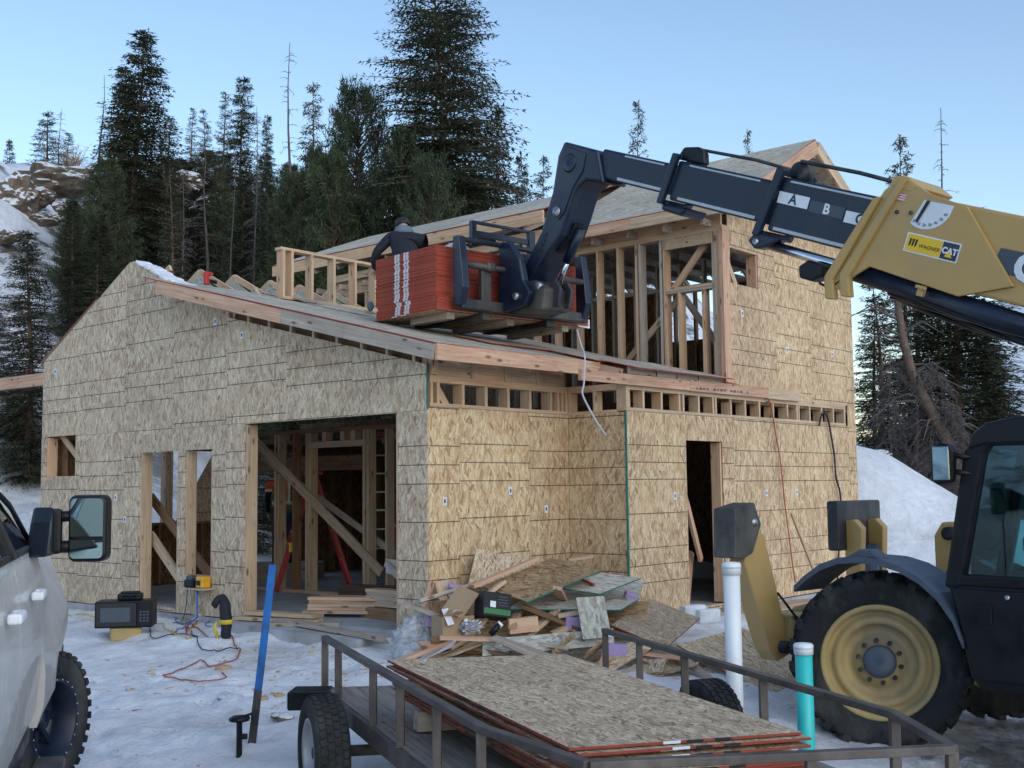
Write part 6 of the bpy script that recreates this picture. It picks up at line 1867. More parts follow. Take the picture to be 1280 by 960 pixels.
def hand(parent, wrist, dirv, palm_n, skin, curl=0.5, thumb_side=1):
    d = Vector(dirv).normalized()
    n = Vector(palm_n)
    n = (n - d * n.dot(d)).normalized()
    s = d.cross(n) * thumb_side
    w = Vector(wrist)
    J, E = [], []
    J.append((w, (0.024, 0.018))); J.append((w + d * 0.045, (0.036, 0.016))); J.append((w + d * 0.09, (0.038, 0.013)))
    E += [(0, 1), (1, 2)]
    for k, (off, L) in enumerate(((0.030, 0.072), (0.010, 0.080), (-0.011, 0.074), (-0.030, 0.058))):
        base = w + d * 0.09 + s * off
        i = len(J)
        a = curl * (0.8 + 0.1 * k)
        p1 = base + d * (L * 0.42 * math.cos(a * 0.5)) + n * (L * 0.42 * math.sin(a * 0.5))
        p2 = p1 + d * (L * 0.33 * math.cos(a * 1.3)) + n * (L * 0.33 * math.sin(a * 1.3))
        p3 = p2 + d * (L * 0.25 * math.cos(a * 2)) + n * (L * 0.25 * math.sin(a * 2))
        J += [(base, (0.0095, 0.009)), (p1, (0.009, 0.0085)), (p2, (0.0085, 0.008)), (p3, (0.007, 0.007))]
        E += [(2, i), (i, i + 1), (i + 1, i + 2), (i + 2, i + 3)]
    i = len(J)
    J += [(w + d * 0.035 + s * 0.036, (0.012, 0.012)), (w + d * 0.065 + s * 0.058 + n * 0.01, (0.0105, 0.0105)), (w + d * 0.092 + s * 0.062 + n * 0.022, (0.0085, 0.0085))]
    E += [(1, i), (i, i + 1), (i + 1, i + 2)]
    return skin_body('hand', [(tuple(a), b) for a, b in J], E, skin, parent, 1, 1)
# worker on the roof: bent over the far corner of the bundle, back to the camera
zs = zr(1.9) + 0.02
wpos = at(507, 300, 14.85)
foot_z = zr(house_uv(wpos.x, wpos.y)[1]) - 0.09
P1 = thing('person', 'worker in dark jacket and black hat leaning over the red board bundle', 'person', Vector((wpos.x, wpos.y, foot_z)), R(96))
P1.rotation_euler = (0, R(8), R(96))
# local +X is the direction he faces (away from the road), he stoops forwards and to his left
H1 = 0.0
J = [((-0.16, 0, 0.86), (0.165, 0.135)), ((-0.10, 0, 1.02), (0.175, 0.14)), ((0.0, 0.01, 1.18), (0.20, 0.15)), ((0.07, 0.02, 1.30), (0.185, 0.13)), ((0.11, 0.02, 1.36), (0.075, 0.075)),
     ((0.05, 0.20, 1.29), (0.085, 0.085)), ((0.06, 0.36, 1.12), (0.064, 0.064)), ((0.14, 0.40, 1.02), (0.056, 0.056)), ((0.28, 0.38, 0.95), (0.048, 0.048)),
     ((0.05, -0.20, 1.28), (0.085, 0.085)), ((0.14, -0.27, 1.08), (0.062, 0.062)), ((0.24, -0.22, 0.93), (0.052, 0.052)), ((0.34, -0.16, 0.84), (0.046, 0.046))]
E = [(0, 1), (1, 2), (2, 3), (3, 4), (3, 5), (5, 6), (6, 7), (7, 8), (3, 9), (9, 10), (10, 11), (11, 12)]
skin_body('jacket', J, E, M['jacket'], P1)
J = [((-0.17, 0, 0.84), (0.15, 0.12)), ((-0.15, 0.10, 0.74), (0.095, 0.095)), ((-0.03, 0.13, 0.44), (0.07, 0.07)), ((-0.12, 0.14, 0.10), (0.055, 0.055)),
     ((-0.15, -0.10, 0.74), (0.095, 0.095)), ((0.02, -0.14, 0.45), (0.07, 0.07)), ((-0.05, -0.15, 0.10), (0.055, 0.055))]
skin_body('trousers', J, [(0, 1), (1, 2), (2, 3), (0, 4), (4, 5), (5, 6)], M['denim'], P1)
for y, x in ((0.14, -0.09), (-0.15, -0.02)):
    MB().prism([(-0.11, 0.0), (0.17, 0.0), (0.18, 0.05), (0.08, 0.10), (0.05, 0.17), (-0.10, 0.17)], y - 0.05, y + 0.05, 'y').build('boot', M['black_plastic'], P1, 0.02, None, Matrix.Translation((x, 0, 0)))
hd = head_mesh(P1, Vector((0.165, 0.03, 1.485)), R(10), R(30), M['ink'], M['skin'])
MB().lathe([(0.0, 0.135), (0.055, 0.124), (0.09, 0.085), (0.105, 0.02), (0.106, -0.035), (0.096, -0.038), (0.085, 0.03), (0, 0.08)], 24, 'z', (-0.014, 0, 0.012)).build('hat', M['ink'], hd)
MB().lathe([(0.11, -0.08), (0.135, -0.04), (0.13, 0.0), (0.11, 0.045), (0.09, 0.04), (0.085, -0.05)], 20, 'z', (0.105, 0.02, 1.41)).build('hood', M['hood'], P1)
hand(P1, (0.285, 0.38, 0.945), (1, -0.1, -0.4), (0, 0, -1), M['skin'], 0.6, 1)
hand(P1, (0.345, -0.155, 0.835), (1, 0.2, -0.5), (0, 0, -1), M['skin'], 0.6, -1)
# worker in the garage doorway at the far side
w2 = at(354, 612, 20.3)
P2 = thing('person', 'worker in orange high-visibility vest seen between the garage posts', 'person', Vector((w2.x, w2.y, 0.33)), R(100))
MB().box((w2.x, w2.y, 0.19), (1.3, 0.8, 0.28)).build('work_platform', M['pine_grey'])
bpy.data.objects['work_platform'].name = 'timber_platform'
tag(bpy.data.objects['timber_platform'], 'low timber platform under the worker in the orange vest', 'platform')
J = [((0, 0, 0.92), (0.16, 0.12)), ((0, 0, 1.08), (0.165, 0.115)), ((0.02, 0, 1.28), (0.19, 0.125)), ((0.02, 0, 1.40), (0.17, 0.10)), ((0.03, 0, 1.48), (0.06, 0.06))]
skin_body('vest', J, [(0, 1), (1, 2), (2, 3), (3, 4)], M['hivis'], P2)
for s in (-1, 1):
    J = [((0.02, s * 0.19, 1.39), (0.075, 0.075)), ((0.02, s * 0.27, 1.14), (0.055, 0.055)), ((0.12, s * 0.26, 0.92), (0.045, 0.045)), ((0.16, s * 0.25, 0.86), (0.04, 0.04))]
    skin_body('sleeve', J, [(0, 1), (1, 2), (2, 3)], M['jacket'], P2)
    MB().lathe([(0.085, -0.10), (0.087, 0.02), (0.06, 0.08), (0.05, 0.0)], 16, 'z', (0.02, s * 0.215, 1.32)).build('vest_sleeve', M['hivis'], P2)
    MB().lathe([(0.088, -0.02), (0.088, 0.03), (0.08, 0.03), (0.08, -0.02)], 16, 'z', (0.02, s * 0.222, 1.235)).build('reflective_band', M['reflective'], P2)
    MB().box((-0.11, s * 0.10, 1.24), (0.03, 0.05, 0.38)).build('reflective_band', M['reflective'], P2, 0.01)
    MB().box((0.15, s * 0.10, 1.24), (0.03, 0.05, 0.38)).build('reflective_band', M['reflective'], P2, 0.01)
    hand(P2, (0.165, s * 0.25, 0.85), (0.4, 0, -1), (0, -s, 0), M['skin'], 0.6, s)
MB().lathe([(0.185, -0.03), (0.187, 0.03), (0.16, 0.03), (0.16, -0.03)], 24, 'z', (0.0, 0, 1.02)).build('reflective_band', M['reflective'], P2)
J = [((0, 0, 0.90), (0.15, 0.12)), ((0, 0.10, 0.80), (0.095, 0.095)), ((0.02, 0.12, 0.46), (0.07, 0.07)), ((0, 0.13, 0.09), (0.055, 0.055)), ((0, -0.10, 0.80), (0.095, 0.095)), ((0.02, -0.12, 0.46), (0.07, 0.07)), ((0, -0.13, 0.09), (0.055, 0.055))]
skin_body('trousers', J, [(0, 1), (1, 2), (2, 3), (0, 4), (4, 5), (5, 6)], M['denim'], P2)
for s in (-1, 1):
    MB().prism([(-0.11, 0.0), (0.17, 0.0), (0.18, 0.05), (0.08, 0.10), (0.05, 0.15), (-0.10, 0.15)], s * 0.13 - 0.05, s * 0.13 + 0.05, 'y').build('boot', M['black_plastic'], P2, 0.02)
h2 = head_mesh(P2, Vector((0.05, 0, 1.61)), 0, 0, M['ink'], M['skin'])
MB().lathe([(0.0, 0.13), (0.06, 0.115), (0.10, 0.06), (0.105, 0.02), (0.135, 0.012), (0.135, 0.006), (0.095, 0.01), (0, 0.09)], 24, 'z', (0, 0, 0.012)).build('hard_hat', M['ink'], h2)

# ------------------------------------------------------------------ things on the snow
def ground_at(px, py, guess=-0.2):
    z = guess
    for _ in range(6):
        p = on_z(px, py, z)
        z = gz(p.x, p.y)
    return on_z(px, py, z)
p = ground_at(315, 929)
ptop = at(341, 706, (p - EYE).dot(_fw) + 0.15)
tp = MB().box((0, 0, 0), ((ptop - p).length + 0.15, 0.056, 0.018)).build('survey_lath', M['blue_paint'], None, 0.002, None, axis_matrix(p - (ptop - p).normalized() * 0.15, ptop, (0, -1, 0)))
tp.name = 'blue_stake'
tag(tp, 'tall blue painted stake leaning in the snow beside the trailer', 'stake')
lowp = MB().box((-(ptop - p).length * 0.33, 0, 0), ((ptop - p).length * 0.36, 0.058, 0.020)).build('bare_end', M['black_worn'], tp)
p = ground_at(299, 938)
vs = thing('valve_post', 'short black post with a mushroom cap beside the blue stake', 'post', p)
MB().lathe([(0.022, -0.1), (0.022, 0.2), (0.03, 0.205), (0.075, 0.215), (0.08, 0.235), (0.05, 0.25), (0.0, 0.255)], 20, 'z', closed=False).build('post', M['black_plastic'], vs)
MB().tube([(0.02, 0, 0.24), (0.085, 0.03, 0.26), (0.09, 0.03, 0.22)], 0.012, 8).build('side_arm', M['black_plastic'], vs)
MB().box((0.035, 0, 0.1), (0.05, 0.03, 0.04)).build('clip', M['black_plastic'], vs, 0.006)
def pipe(px, py_top, d, r, mat, label, cap_h):
    top = at(px, py_top, d)
    zb = gz(top.x, top.y) - 0.2
    t = thing('vent_pipe', label, 'pipe', Vector((top.x, top.y, zb + 0.2)), 0)
    h = top.z - zb - 0.2
    MB().lathe([(0, -0.3), (r, -0.3), (r, h - cap_h * 0.4), (0, h - cap_h * 0.4)], 28, 'z').build('pipe_body', M[mat], t)
    MB().lathe([(r + 0.001, h - cap_h), (r * 1.13, h - cap_h), (r * 1.15, h - cap_h * 0.25), (r * 1.02, h - 0.006), (0.0, h), (0, h - cap_h * 0.3), (r, h - cap_h * 0.35)], 28, 'z').build('pipe_cap', M['pvc_white'], t)
    MB().lathe([(r * 1.17, h - cap_h * 0.5), (r * 1.17, h - cap_h * 0.2), (r * 1.1, h - cap_h * 0.2), (r * 1.1, h - cap_h * 0.5)], 28, 'z').build('cap_ring', M['pvc_white'], t)
    return t
pipe(914, 702, 8.2, 0.058, 'pvc_white', 'tall white plastic vent pipe standing between the scrap pile and the trailer wheel', 0.09)
pipe(1004, 803, 7.6, 0.055, 'pvc_teal', 'short turquoise plastic pipe with a white cap in front of the big wheel', 0.075)
# microwave on a yellow crate, with a black tool case on top
mp = ground_at(157, 797)
cr_ = obox('yellow_bucket', mp + Vector((0, 0, 0.05)), (0.36, 0.3, 0.16), M['yellow_dirty'], 'low yellow box under the black microwave', 'box', (0, 0, 0.35), 0.02)
cr_.name = 'yellow_box'
mwv = thing('microwave_oven', 'black microwave oven sitting on a yellow box in the snow', 'microwave', mp + Vector((0, 0, 0.132)), R(8))
MB().box((0, 0.02, 0.155), (0.66, 0.36, 0.31)).build('oven_body', M['black_plastic'], mwv, 0.01)
MB().box((-0.08, -0.17, 0.155), (0.46, 0.024, 0.27)).build('oven_door', M['ink'], mwv, 0.006)
MB().box((-0.09, -0.184, 0.155), (0.34, 0.006, 0.17)).build('door_window', M['decal_grey'], mwv, 0.003)
MB().box((0.24, -0.17, 0.155), (0.16, 0.02, 0.27)).build('control_panel', M['black_plastic'], mwv, 0.004)
for k in range(3):
    for j in range(4): MB().box((0.20 + 0.04 * k, -0.182, 0.08 + 0.035 * j), (0.026, 0.006, 0.02)).build('button', M['decal_grey'], mwv)
tc = thing('tool_case', 'black tool case lying on the microwave oven', 'tool case', mp + Vector((0.04, 0.03, 0.444)), R(10))
MB().box((0, 0, 0.04), (0.28, 0.2, 0.08)).build('case_body', M['black_plastic'], tc, 0.02)
MB().box((0, 0, 0.088), (0.22, 0.13, 0.025)).build('case_lid', M['black_plastic'], tc, 0.012)
MB().tube([(-0.07, -0.1, 0.05), (-0.07, -0.14, 0.06), (0.07, -0.14, 0.06), (0.07, -0.1, 0.05)], 0.01, 8).build('case_handle', M['black_plastic'], tc)
# charging shelf beside the door opening
sh = hw(-0.10, 4.02, 0.36)
shf = obox('shelf_board', sh - Vector((0, 0, 0.01)), (0.2, 0.5, 0.02), M['pine_grey'], 'small shelf board fixed to the wall under the chargers', 'shelf', (0, 0, HR))
ch = thing('battery_charger', 'black tool charger on the small shelf by the wall', 'charger', sh + HV * 0.1, HR)
MB().box((0, 0, 0.05), (0.14, 0.2, 0.1)).build('charger_body', M['black_plastic'], ch, 0.02)
MB().box((0, 0.02, 0.12), (0.1, 0.12, 0.06)).build('battery', M['grey_plastic'], ch, 0.015)
ch2 = thing('jobsite_radio', 'small yellow tool charger on the right end of the shelf by the wall', 'charger', sh - HV * 0.13, HR)
ch2.name = 'tool_charger'
MB().box((0, 0, 0.075), (0.14, 0.15, 0.15)).build('charger_body', M['tool_yellow'], ch2, 0.025)
MB().box((-0.072, 0, 0.07), (0.012, 0.09, 0.06)).build('charger_grille', M['ink'], ch2, 0.004)
# black work trousers propped against the wall
tp = ground_at(281, 797)
tr_sx = 0.72
tr_ = thing('work_trousers', 'black work trousers with a yellow band slumped against the wall by the garage door', 'clothing', Vector((tp.x, tp.y, tp.z)), 0)
J = [((0.03, 0.0, -0.02), (0.085, 0.075)), ((0.015, 0.02, 0.16), (0.092, 0.08)), ((-0.015, 0.05, 0.32), (0.105, 0.085)), ((-0.05, 0.08, 0.44), (0.085, 0.07)), ((-0.12, 0.07, 0.42), (0.065, 0.05)), ((-0.19, 0.04, 0.33), (0.045, 0.04))]
tr_.scale = (0.74, 0.74, 1.0)
tl_ = skin_body('trouser_leg', J, [(0, 1), (1, 2), (2, 3), (3, 4), (4, 5)], M['jacket'], tr_)
for v in tl_.data.vertices:
    q = v.co * 9
    v.co += Vector((mnoise.noise(q), mnoise.noise(q + Vector((7, 0, 0))), mnoise.noise(q + Vector((0, 7, 0))))) * 0.022
MB().lathe([(0.102, 0.15), (0.106, 0.2), (0.085, 0.2), (0.085, 0.15)], 20, 'z', (0.015, 0.02, 0.0)).build('reflective_band', M['cord_yellow'], tr_)
MB().tube([(-0.1, 0.0, 0.0), (-0.16, 0.0, 0.09), (-0.13, 0.02, 0.17)], 0.025, 8).build('loose_strap', M['cord_yellow'], tr_)
# cords on the snow
def cord(pxs, r, mat, label, seed, amp=0.04):
    rr = random.Random(seed)
    pts = []
    base = smooth([ground_at(*q) for q in pxs], 4)
    for a, b in zip(base, base[1:]):
        n = max(3, int((b - a).length / 0.08))
        for i in range(n):
            q = a.lerp(b, i / n)
            q.x += amp * mnoise.noise(Vector((q.x * 3 + seed * 7, q.y * 3, seed)))
            q.y += amp * 1.5 * mnoise.noise(Vector((q.x * 3, q.y * 3 + seed * 5, seed + 3)))
            q.z = gz(q.x, q.y) + r * 0.8 + 0.012
            pts.append(q)
    o = MB().tube(pts, r, 6).build('power_cord', M[mat])
    return tag(o, label, 'cord', 'cords on the snow')
cord([(240, 785), (262, 800), (288, 803), (300, 826), (285, 833), (262, 835), (250, 829), (215, 842), (205, 846), (240, 852), (280, 850), (278, 842)], 0.007, 'cord_orange', 'long orange power cord looping over the snow in front of the wall', 1, 0.03)
cord([(185, 786), (190, 803), (207, 806), (215, 795), (238, 792), (262, 806), (300, 815)], 0.006, 'cord_black', 'dark cord looping right of the microwave', 2, 0.06)
cord([(196, 780), (222, 796), (212, 803), (240, 801), (225, 778), (250, 788)], 0.006, 'cord_yellow', 'yellow cord tangled under the chargers', 3, 0.07)
cord([(205, 772), (232, 785), (246, 797), (232, 803), (220, 790), (255, 781), (262, 792)], 0.006, 'cord_blue', 'blue cord tangled in the snow below the chargers', 4, 0.07)
cord([(210, 765), (230, 775), (240, 768), (236, 790), (252, 776)], 0.008, 'cord_orange', 'short orange cord in the tangle below the chargers', 5, 0.06)
cord([(80, 771), (110, 774), (150, 773), (180, 771)], 0.008, 'cord_yellow', 'thin yellow cord along the foot of the wall behind the microwave', 6, 0.03)
hb = [sh + Vector((0, 0, -0.02)) - HV * 0.1 - HU * 0.06 + Vector((0, 0, -0.0)), sh - HV * 0.11 - HU * 0.07 + Vector((0, 0, -0.2))]
g = ground_at(259, 775)
tag(MB().tube([hb[0], hb[1], hw(-0.2, 3.86, 0.0), hw(-0.3, 3.95, -0.06), hw(-0.45, 4.15, -0.09)], 0.011, 6).build('air_hose', M['cord_blue']), 'blue air hose hanging from the charger shelf to the ground', 'hose')
tag(MB().tube([sh + HV * 0.12 - HU * 0.06, hw(-0.13, 4.2, 0.15), hw(-0.25, 4.1, -0.05), hw(-0.5, 4.3, -0.1)], 0.006, 6).build('charger_lead', M['cord_black']), 'thin black lead hanging from the black charger', 'cord')
crumple('plastic_film', ground_at(262, 785) + Vector((0, 0, 0.1)), (0.2, 0.16, 0.12), M['plastic_film'], 'clear plastic film bunched under the blue hose by the wall', 'plastic film', 8, 0.5)
for k, (px, py, s, lab) in enumerate(((328, 874, 0.05, 'leftmost of the two small orange clods on the snow left of the trailer'), (349, 870, 0.05, 'right one of the two small orange clods on the snow left of the trailer'), (357, 898, 0.07, 'small brown stone on the snow nearest the trailer wheel'), (278, 873, 0.04, 'small brown stone on the open snow above the mushroom post'), (345, 895, 0.04, 'tiny dark stone on the snow beside the trailer lamp'))):
    crumple('snow_clod', ground_at(px, py), (s, s, s * 0.6), M['rock' if k > 1 else 'cardboard'], lab, 'stone', k + 20, 0.4, 2)
sb = ground_at(280, 838)
crumple('small_stone', ground_at(279, 836), (0.09, 0.06, 0.04), M['cardboard'], 'brown clod lying against the loop of the orange cord', 'stone', 40, 0.4, 2)
tag(MB().tube([ground_at(165, 889), ground_at(180, 888)], 0.012, 6).build('red_stick', M['cord_orange']), 'small red stick lying flat on the open snow', 'stick')

# lines hanging on the right-hand wall
def wall_line(pxs, r, mat, label, name, cat):
    pts = []
    for (x, y) in pxs:
        d = ray(x, y)
        # plane of the flush wall, just in front of it
        n = HV
        c = hw(0, -0.915, 0)
        t = (c - EYE).dot(n) / d.dot(n)
        pts.append(EYE + d * t)
    return tag(MB().tube(smooth(pts, 4), r, 6).build(name, M[mat]), label, cat)
wall_line([(905, 477), (930, 483), (950, 490), (962, 502), (966, 520), (970, 545), (976, 580), (980, 620), (985, 660), (990, 700), (994, 728)], 0.009, 'cord_orange', 'orange line hanging down the right wall from the upper ledge', 'orange_line', 'cord')
wall_line([(1024, 532), (1028, 517), (1034, 520), (1039, 545), (1043, 570), (1045, 597), (1050, 615), (1051, 640), (1049, 680), (1047, 720), (1047, 745)], 0.014, 'cord_black', 'black cable hanging from the open framing at the right end of the wall', 'black_cable', 'cable')
# small things on the garage roof
rp = at(248, 350, 18.4)
def on_roof(px, py):
    d = ray(px, py)
    n = (Vector((0, 0, 1)) - HV * SLOPE).normalized()
    c = hw(0, -0.47, 3.085)
    t = (c - EYE).dot(n) / d.dot(n)
    return EYE + d * t
rt = on_roof(258, 357)
rtool = thing('nail_gun', 'small red nail gun lying on the garage roof near the ridge', 'nail gun', rt, R(60))
MB().box((0, 0, 0.10), (0.07, 0.06, 0.18)).build('tool_body', M['ladder_red'], rtool, 0.015)
MB().box((0.1, 0, 0.07), (0.16, 0.05, 0.05)).build('tool_magazine', M['black_plastic'], rtool, 0.01)
MB().box((0.05, 0, 0.17), (0.12, 0.045, 0.045)).build('tool_handle', M['ladder_red'], rtool, 0.012)
lumber_r = lumber('lumber_board', on_roof(372, 375) + Vector((0, 0, 0.03)), on_roof(462, 394) + Vector((0, 0, 0.03)), 0.14, 0.04, M['pine_grey'])
tag(lumber_r, 'loose board lying on the garage roof in front of the stub wall', 'timber')
crumple('plastic_bag', at(463, 383, 14.9), (0.04, 0.04, 0.06), M['hood'], 'blue bag at the lower left corner of the red board bundle', 'bag', 30, 0.3)
wb = at(570, 297, 13.9)
crumple('plastic_wrap', Vector((wb.x, wb.y, th_w(6.6, 0.9, 4.875).z + 0.02)), (0.12, 0.1, 0.07), M['plastic_film'], 'scrap of clear wrap on top of the red board bundle', 'plastic film', 31, 0.5)
sn = MB()
for k in range(12):
    v = 4.55 + 0.10 * k
    z = interp(v, [(4.4, 4.20), (5.02, 4.46), (5.78, 4.80)]) + 0.02
    sn.box((0.1 + 0.02 * math.sin(k), v, z), (0.26 + 0.05 * math.sin(k * 2.1), 0.12, 0.05 + 0.015 * math.sin(k * 1.7)), Matrix.Rotation(R(22), 3, 'X'))
so = sn.build('snow_strip', M['clean_snow'], house, 0.015)
so['kind'] = 'stuff'

# ------------------------------------------------------------------ trees and rocks on the slope
def np_mesh(name, V, F, mat):
    me = bpy.data.meshes.new(name)
    V = np.asarray(V, np.float32).reshape(-1, 3)
    F = np.asarray(F, np.int32).reshape(-1, 3)
    me.vertices.add(len(V)); me.vertices.foreach_set('co', V.ravel())
    me.loops.add(F.size); me.loops.foreach_set('vertex_index', F.ravel())
    me.polygons.add(len(F))
    me.polygons.foreach_set('loop_start', np.arange(0, F.size, 3, dtype=np.int32))
    me.update(calc_edges=True)
    me.materials.append(mat)
    return me
def conifer_meshes(seed, H, rmax, nbr, nspray, blade, base=0.04, power=0.9, droop=0.35, rise=0.15, tuft=False, gaps=0.15, width=0.22, bare=0.0):
    r = np.random.RandomState(seed)
    V, F = [], []
    TV = MB()
    cx = [0.0, 0.0]
    trunk = []
    for i in range(9):
        z = H * i / 8
        trunk.append(Vector((0.012 * H * math.sin(seed + i * 0.7) * (i / 8), 0.012 * H * math.cos(seed * 1.7 + i * 0.5) * (i / 8), z)))
    tr0 = 0.011 * H + 0.05
    TV.tube(trunk, [max(0.012, tr0 * (1 - i / 8.2)) for i in range(9)], 7)
    def tpos(z):
        f = max(0, min(7.999, z / H * 8))
        i = int(f)
        return trunk[i].lerp(trunk[i + 1], f - i)
    lump = r.rand(16, 12) * 0.45 + 0.8
    for b in range(nbr):
        u = (b + r.rand()) / nbr
        h = base + (1 - base) * (1 - (1 - u) ** 0.92)
        if h > 0.985: h = 0.985
        az = r.rand() * 2 * math.pi
        if r.rand() < gaps * (0.4 + 0.6 * math.sin(az * 2 + h * 17 + seed) ** 2): continue
        prof = (1 - h) ** power * (1 if h > base + 0.12 else 0.55 + 0.45 * (h - base) / 0.12)
        L = rmax * prof * lump[int(h * 15.9), int(az / 6.2832 * 11.9)] * (0.8 + 0.35 * r.rand()) + 0.012 * H
        p0 = np.array(tpos(h * H))
        d = np.array([math.cos(az), math.sin(az), 0.0])
        sd = np.array([-math.sin(az), math.cos(az), 0.0])
        up0 = rise + 0.9 * max(0, h - 0.7)
        m = max(3, int(nspray * (0.35 + 0.65 * prof)))
        pend = None
        pts = []
        for j in range(m + 1):
            t = j / m
            z = (up0 * t - droop * t * t * (1.2 - h)) * L
            pts.append(p0 + d * (L * t) + np.array([0, 0, z]))
        if L > 0.5:
            TV.tube([pts[0], pts[m // 2], pts[-1]], [0.010 + 0.012 * L, 0.008 + 0.006 * L, 0.004], 3, False)
        for j in range(m + 1):
            t = j / m
            if t < 0.12 + bare: continue
            q = pts[j]
            if tuft:
                if t < 0.45: continue
                for k in range(12):
                    dirv = r.randn(3) * 0.9 + d * 0.4 + np.array([0, 0, 0.5])
                    dirv /= np.linalg.norm(dirv)
                    side = np.cross(dirv, r.randn(3)); side /= (np.linalg.norm(side) + 1e-6)
                    ln = blade * (0.7 + 0.6 * r.rand())
                    o = q + r.randn(3) * 0.10 * (0.4 + L * 0.25)
                    n = len(V)
                    V += [o - side * width * ln * 0.5, o + side * width * ln * 0.5, o + dirv * ln]
                    F.append((n, n + 1, n + 2))
            else:
                sp = (0.34 * L * (1.05 - t) + 0.10) * (0.8 + 0.5 * r.rand())
                for s in (-1, 1):
                    nt = max(2, int(sp / (blade * 0.55)))
                    for k in range(nt):
                        f = (k + r.rand() * 0.6) / nt
                        o = q + sd * s * sp * f + d * sp * f * 0.55 + np.array([0, 0, -0.35 * sp * f * f]) + r.randn(3) * 0.03
                        dirv = sd * s * (0.8 + 0.3 * r.randn()) + d * (0.7 + 0.3 * r.randn()) + np.array([0, 0, -0.25 + 0.35 * r.randn()])
                        dirv /= np.linalg.norm(dirv)
                        side = np.cross(dirv, np.array([0.3 * r.randn(), 0.3 * r.randn(), 1.0])); side /= (np.linalg.norm(side) + 1e-6)
                        ln = blade * (0.7 + 0.6 * r.rand())
                        n = len(V)
                        V += [o - side * width * ln * 0.5, o + side * width * ln * 0.5, o + dirv * ln]
                        F.append((n, n + 1, n + 2))
    # leader
    top = np.array(trunk[-1])
    for k in range(30):
        z = 0.05 * H * r.rand()
        a = r.rand() * 6.28
        o = top - np.array([0, 0, z])
        dirv = np.array([math.cos(a) * 0.8, math.sin(a) * 0.8, 0.6]); dirv /= np.linalg.norm(dirv)
        side = np.cross(dirv, [0, 0, 1.0]); side /= np.linalg.norm(side)
        ln = blade * 0.8
        n = len(V)
        V += [o - side * width * ln * 0.5, o + side * width * ln * 0.5, o + dirv * ln]
        F.append((n, n + 1, n + 2))
    return TV, V, F
PROTO = {}
def make_proto(key, name, mat, H, rmax, **kw):
    TV, V, F = conifer_meshes(H=H, rmax=rmax, **kw)
    tm = TV.mesh('trunk', M['bark'])
    cm = np_mesh('crown', V, F, M[mat])
    PROTO[key] = (name, tm, cm, H, rmax)
make_proto('spire', 'spruce_tree', 'needle_dark', 16, 2.5, seed=3, nbr=620, nspray=12, blade=0.19, base=0.02, power=0.68, droop=0.45, rise=0.12, gaps=0.2, width=0.42)
make_proto('spire2', 'spruce_tree', 'needle_dark', 14, 2.1, seed=11, nbr=470, nspray=12, blade=0.19, base=0.03, power=0.80, droop=0.4, rise=0.15, gaps=0.22, width=0.40)
make_proto('broad', 'spruce_tree', 'needle_dark', 20, 4.4, seed=5, nbr=1150, nspray=18, blade=0.16, base=0.03, power=0.50, droop=0.42, rise=0.10, gaps=0.35, width=0.42)
make_proto('sparse', 'spruce_tree', 'needle_olive', 13, 1.7, seed=8, nbr=280, nspray=11, blade=0.19, base=0.10, power=0.80, droop=0.2, rise=0.25, gaps=0.3, width=0.34)
make_proto('sparse2', 'spruce_tree', 'needle_olive', 12, 1.8, seed=21, nbr=240, nspray=11, blade=0.20, base=0.15, power=0.72, droop=0.3, rise=0.2, gaps=0.35, width=0.34)
make_proto('pine', 'pine_tree', 'needle_green', 10, 2.6, seed=14, nbr=620, nspray=14, blade=0.20, base=0.04, power=0.42, droop=0.0, rise=0.45, tuft=True, gaps=0.2, width=0.20)
make_proto('pine2', 'pine_tree', 'needle_green', 9, 2.4, seed=17, nbr=560, nspray=14, blade=0.20, base=0.04, power=0.5, droop=0.0, rise=0.4, tuft=True, gaps=0.22, width=0.20)
def dead_mesh(seed, H, rmax, n, twigs=3, droop=0.5):
    r = random.Random(seed)
    tv = MB()
    tr = [Vector((0.01 * H * math.sin(seed + i), 0.01 * H * math.cos(seed * 2 + i), H * i / 8)) for i in range(9)]
    tv.tube(tr, [max(0.012, (0.009 * H + 0.03) * (1 - i / 8.3)) for i in range(9)], 6)
    bv = MB()
    for k in range(n):
        h = r.uniform(0.12, 0.97)
        f = h * 8
        i = min(7, int(f))
        p = tr[i].lerp(tr[i + 1], f - i)
        a = r.uniform(0, 6.283)
        L = rmax * (1 - h) ** 0.6 * r.uniform(0.35, 1.1) + 0.15
        d = Vector((math.cos(a), math.sin(a), 0))
        pts = [p + d * L * t + Vector((0, 0, (0.25 * t - droop * t * t) * L)) for t in (0, 0.3, 0.65, 1)]
        bv.tube(pts, [0.013, 0.010, 0.007, 0.003], 3, False)
        for q in range(twigs):
            t = r.uniform(0.3, 1)
            b = p + d * L * t + Vector((0, 0, (0.25 * t - droop * t * t) * L))
            e = d * r.uniform(-0.1, 0.5) + Vector((r.uniform(-1, 1), r.uniform(-1, 1), r.uniform(-0.9, 0.3))) * 0.5
            bv.tube([b, b + e * L * 0.2 + Vector((0, 0, 0.04 * L)), b + e * L * 0.4 - Vector((0, 0, 0.05 * L))], [0.006, 0.005, 0.003], 3, False)
    return tv.mesh('trunk', M['deadwood']), bv.mesh('branches', M['deadwood'])
for key, a in (('snag', (4, 12, 1.1, 70, 3, 0.45)), ('pole', (6, 10, 0.35, 24, 1, 0.2)), ('deadgrey', (9, 10, 1.3, 130, 7, 0.55)), ('thicket', (15, 4.5, 1.9, 150, 22, 0.75))):
    tm, bm_ = dead_mesh(*a)
    PROTO[key] = ('dead_tree', tm, bm_, a[1], a[2])
MADE = {}
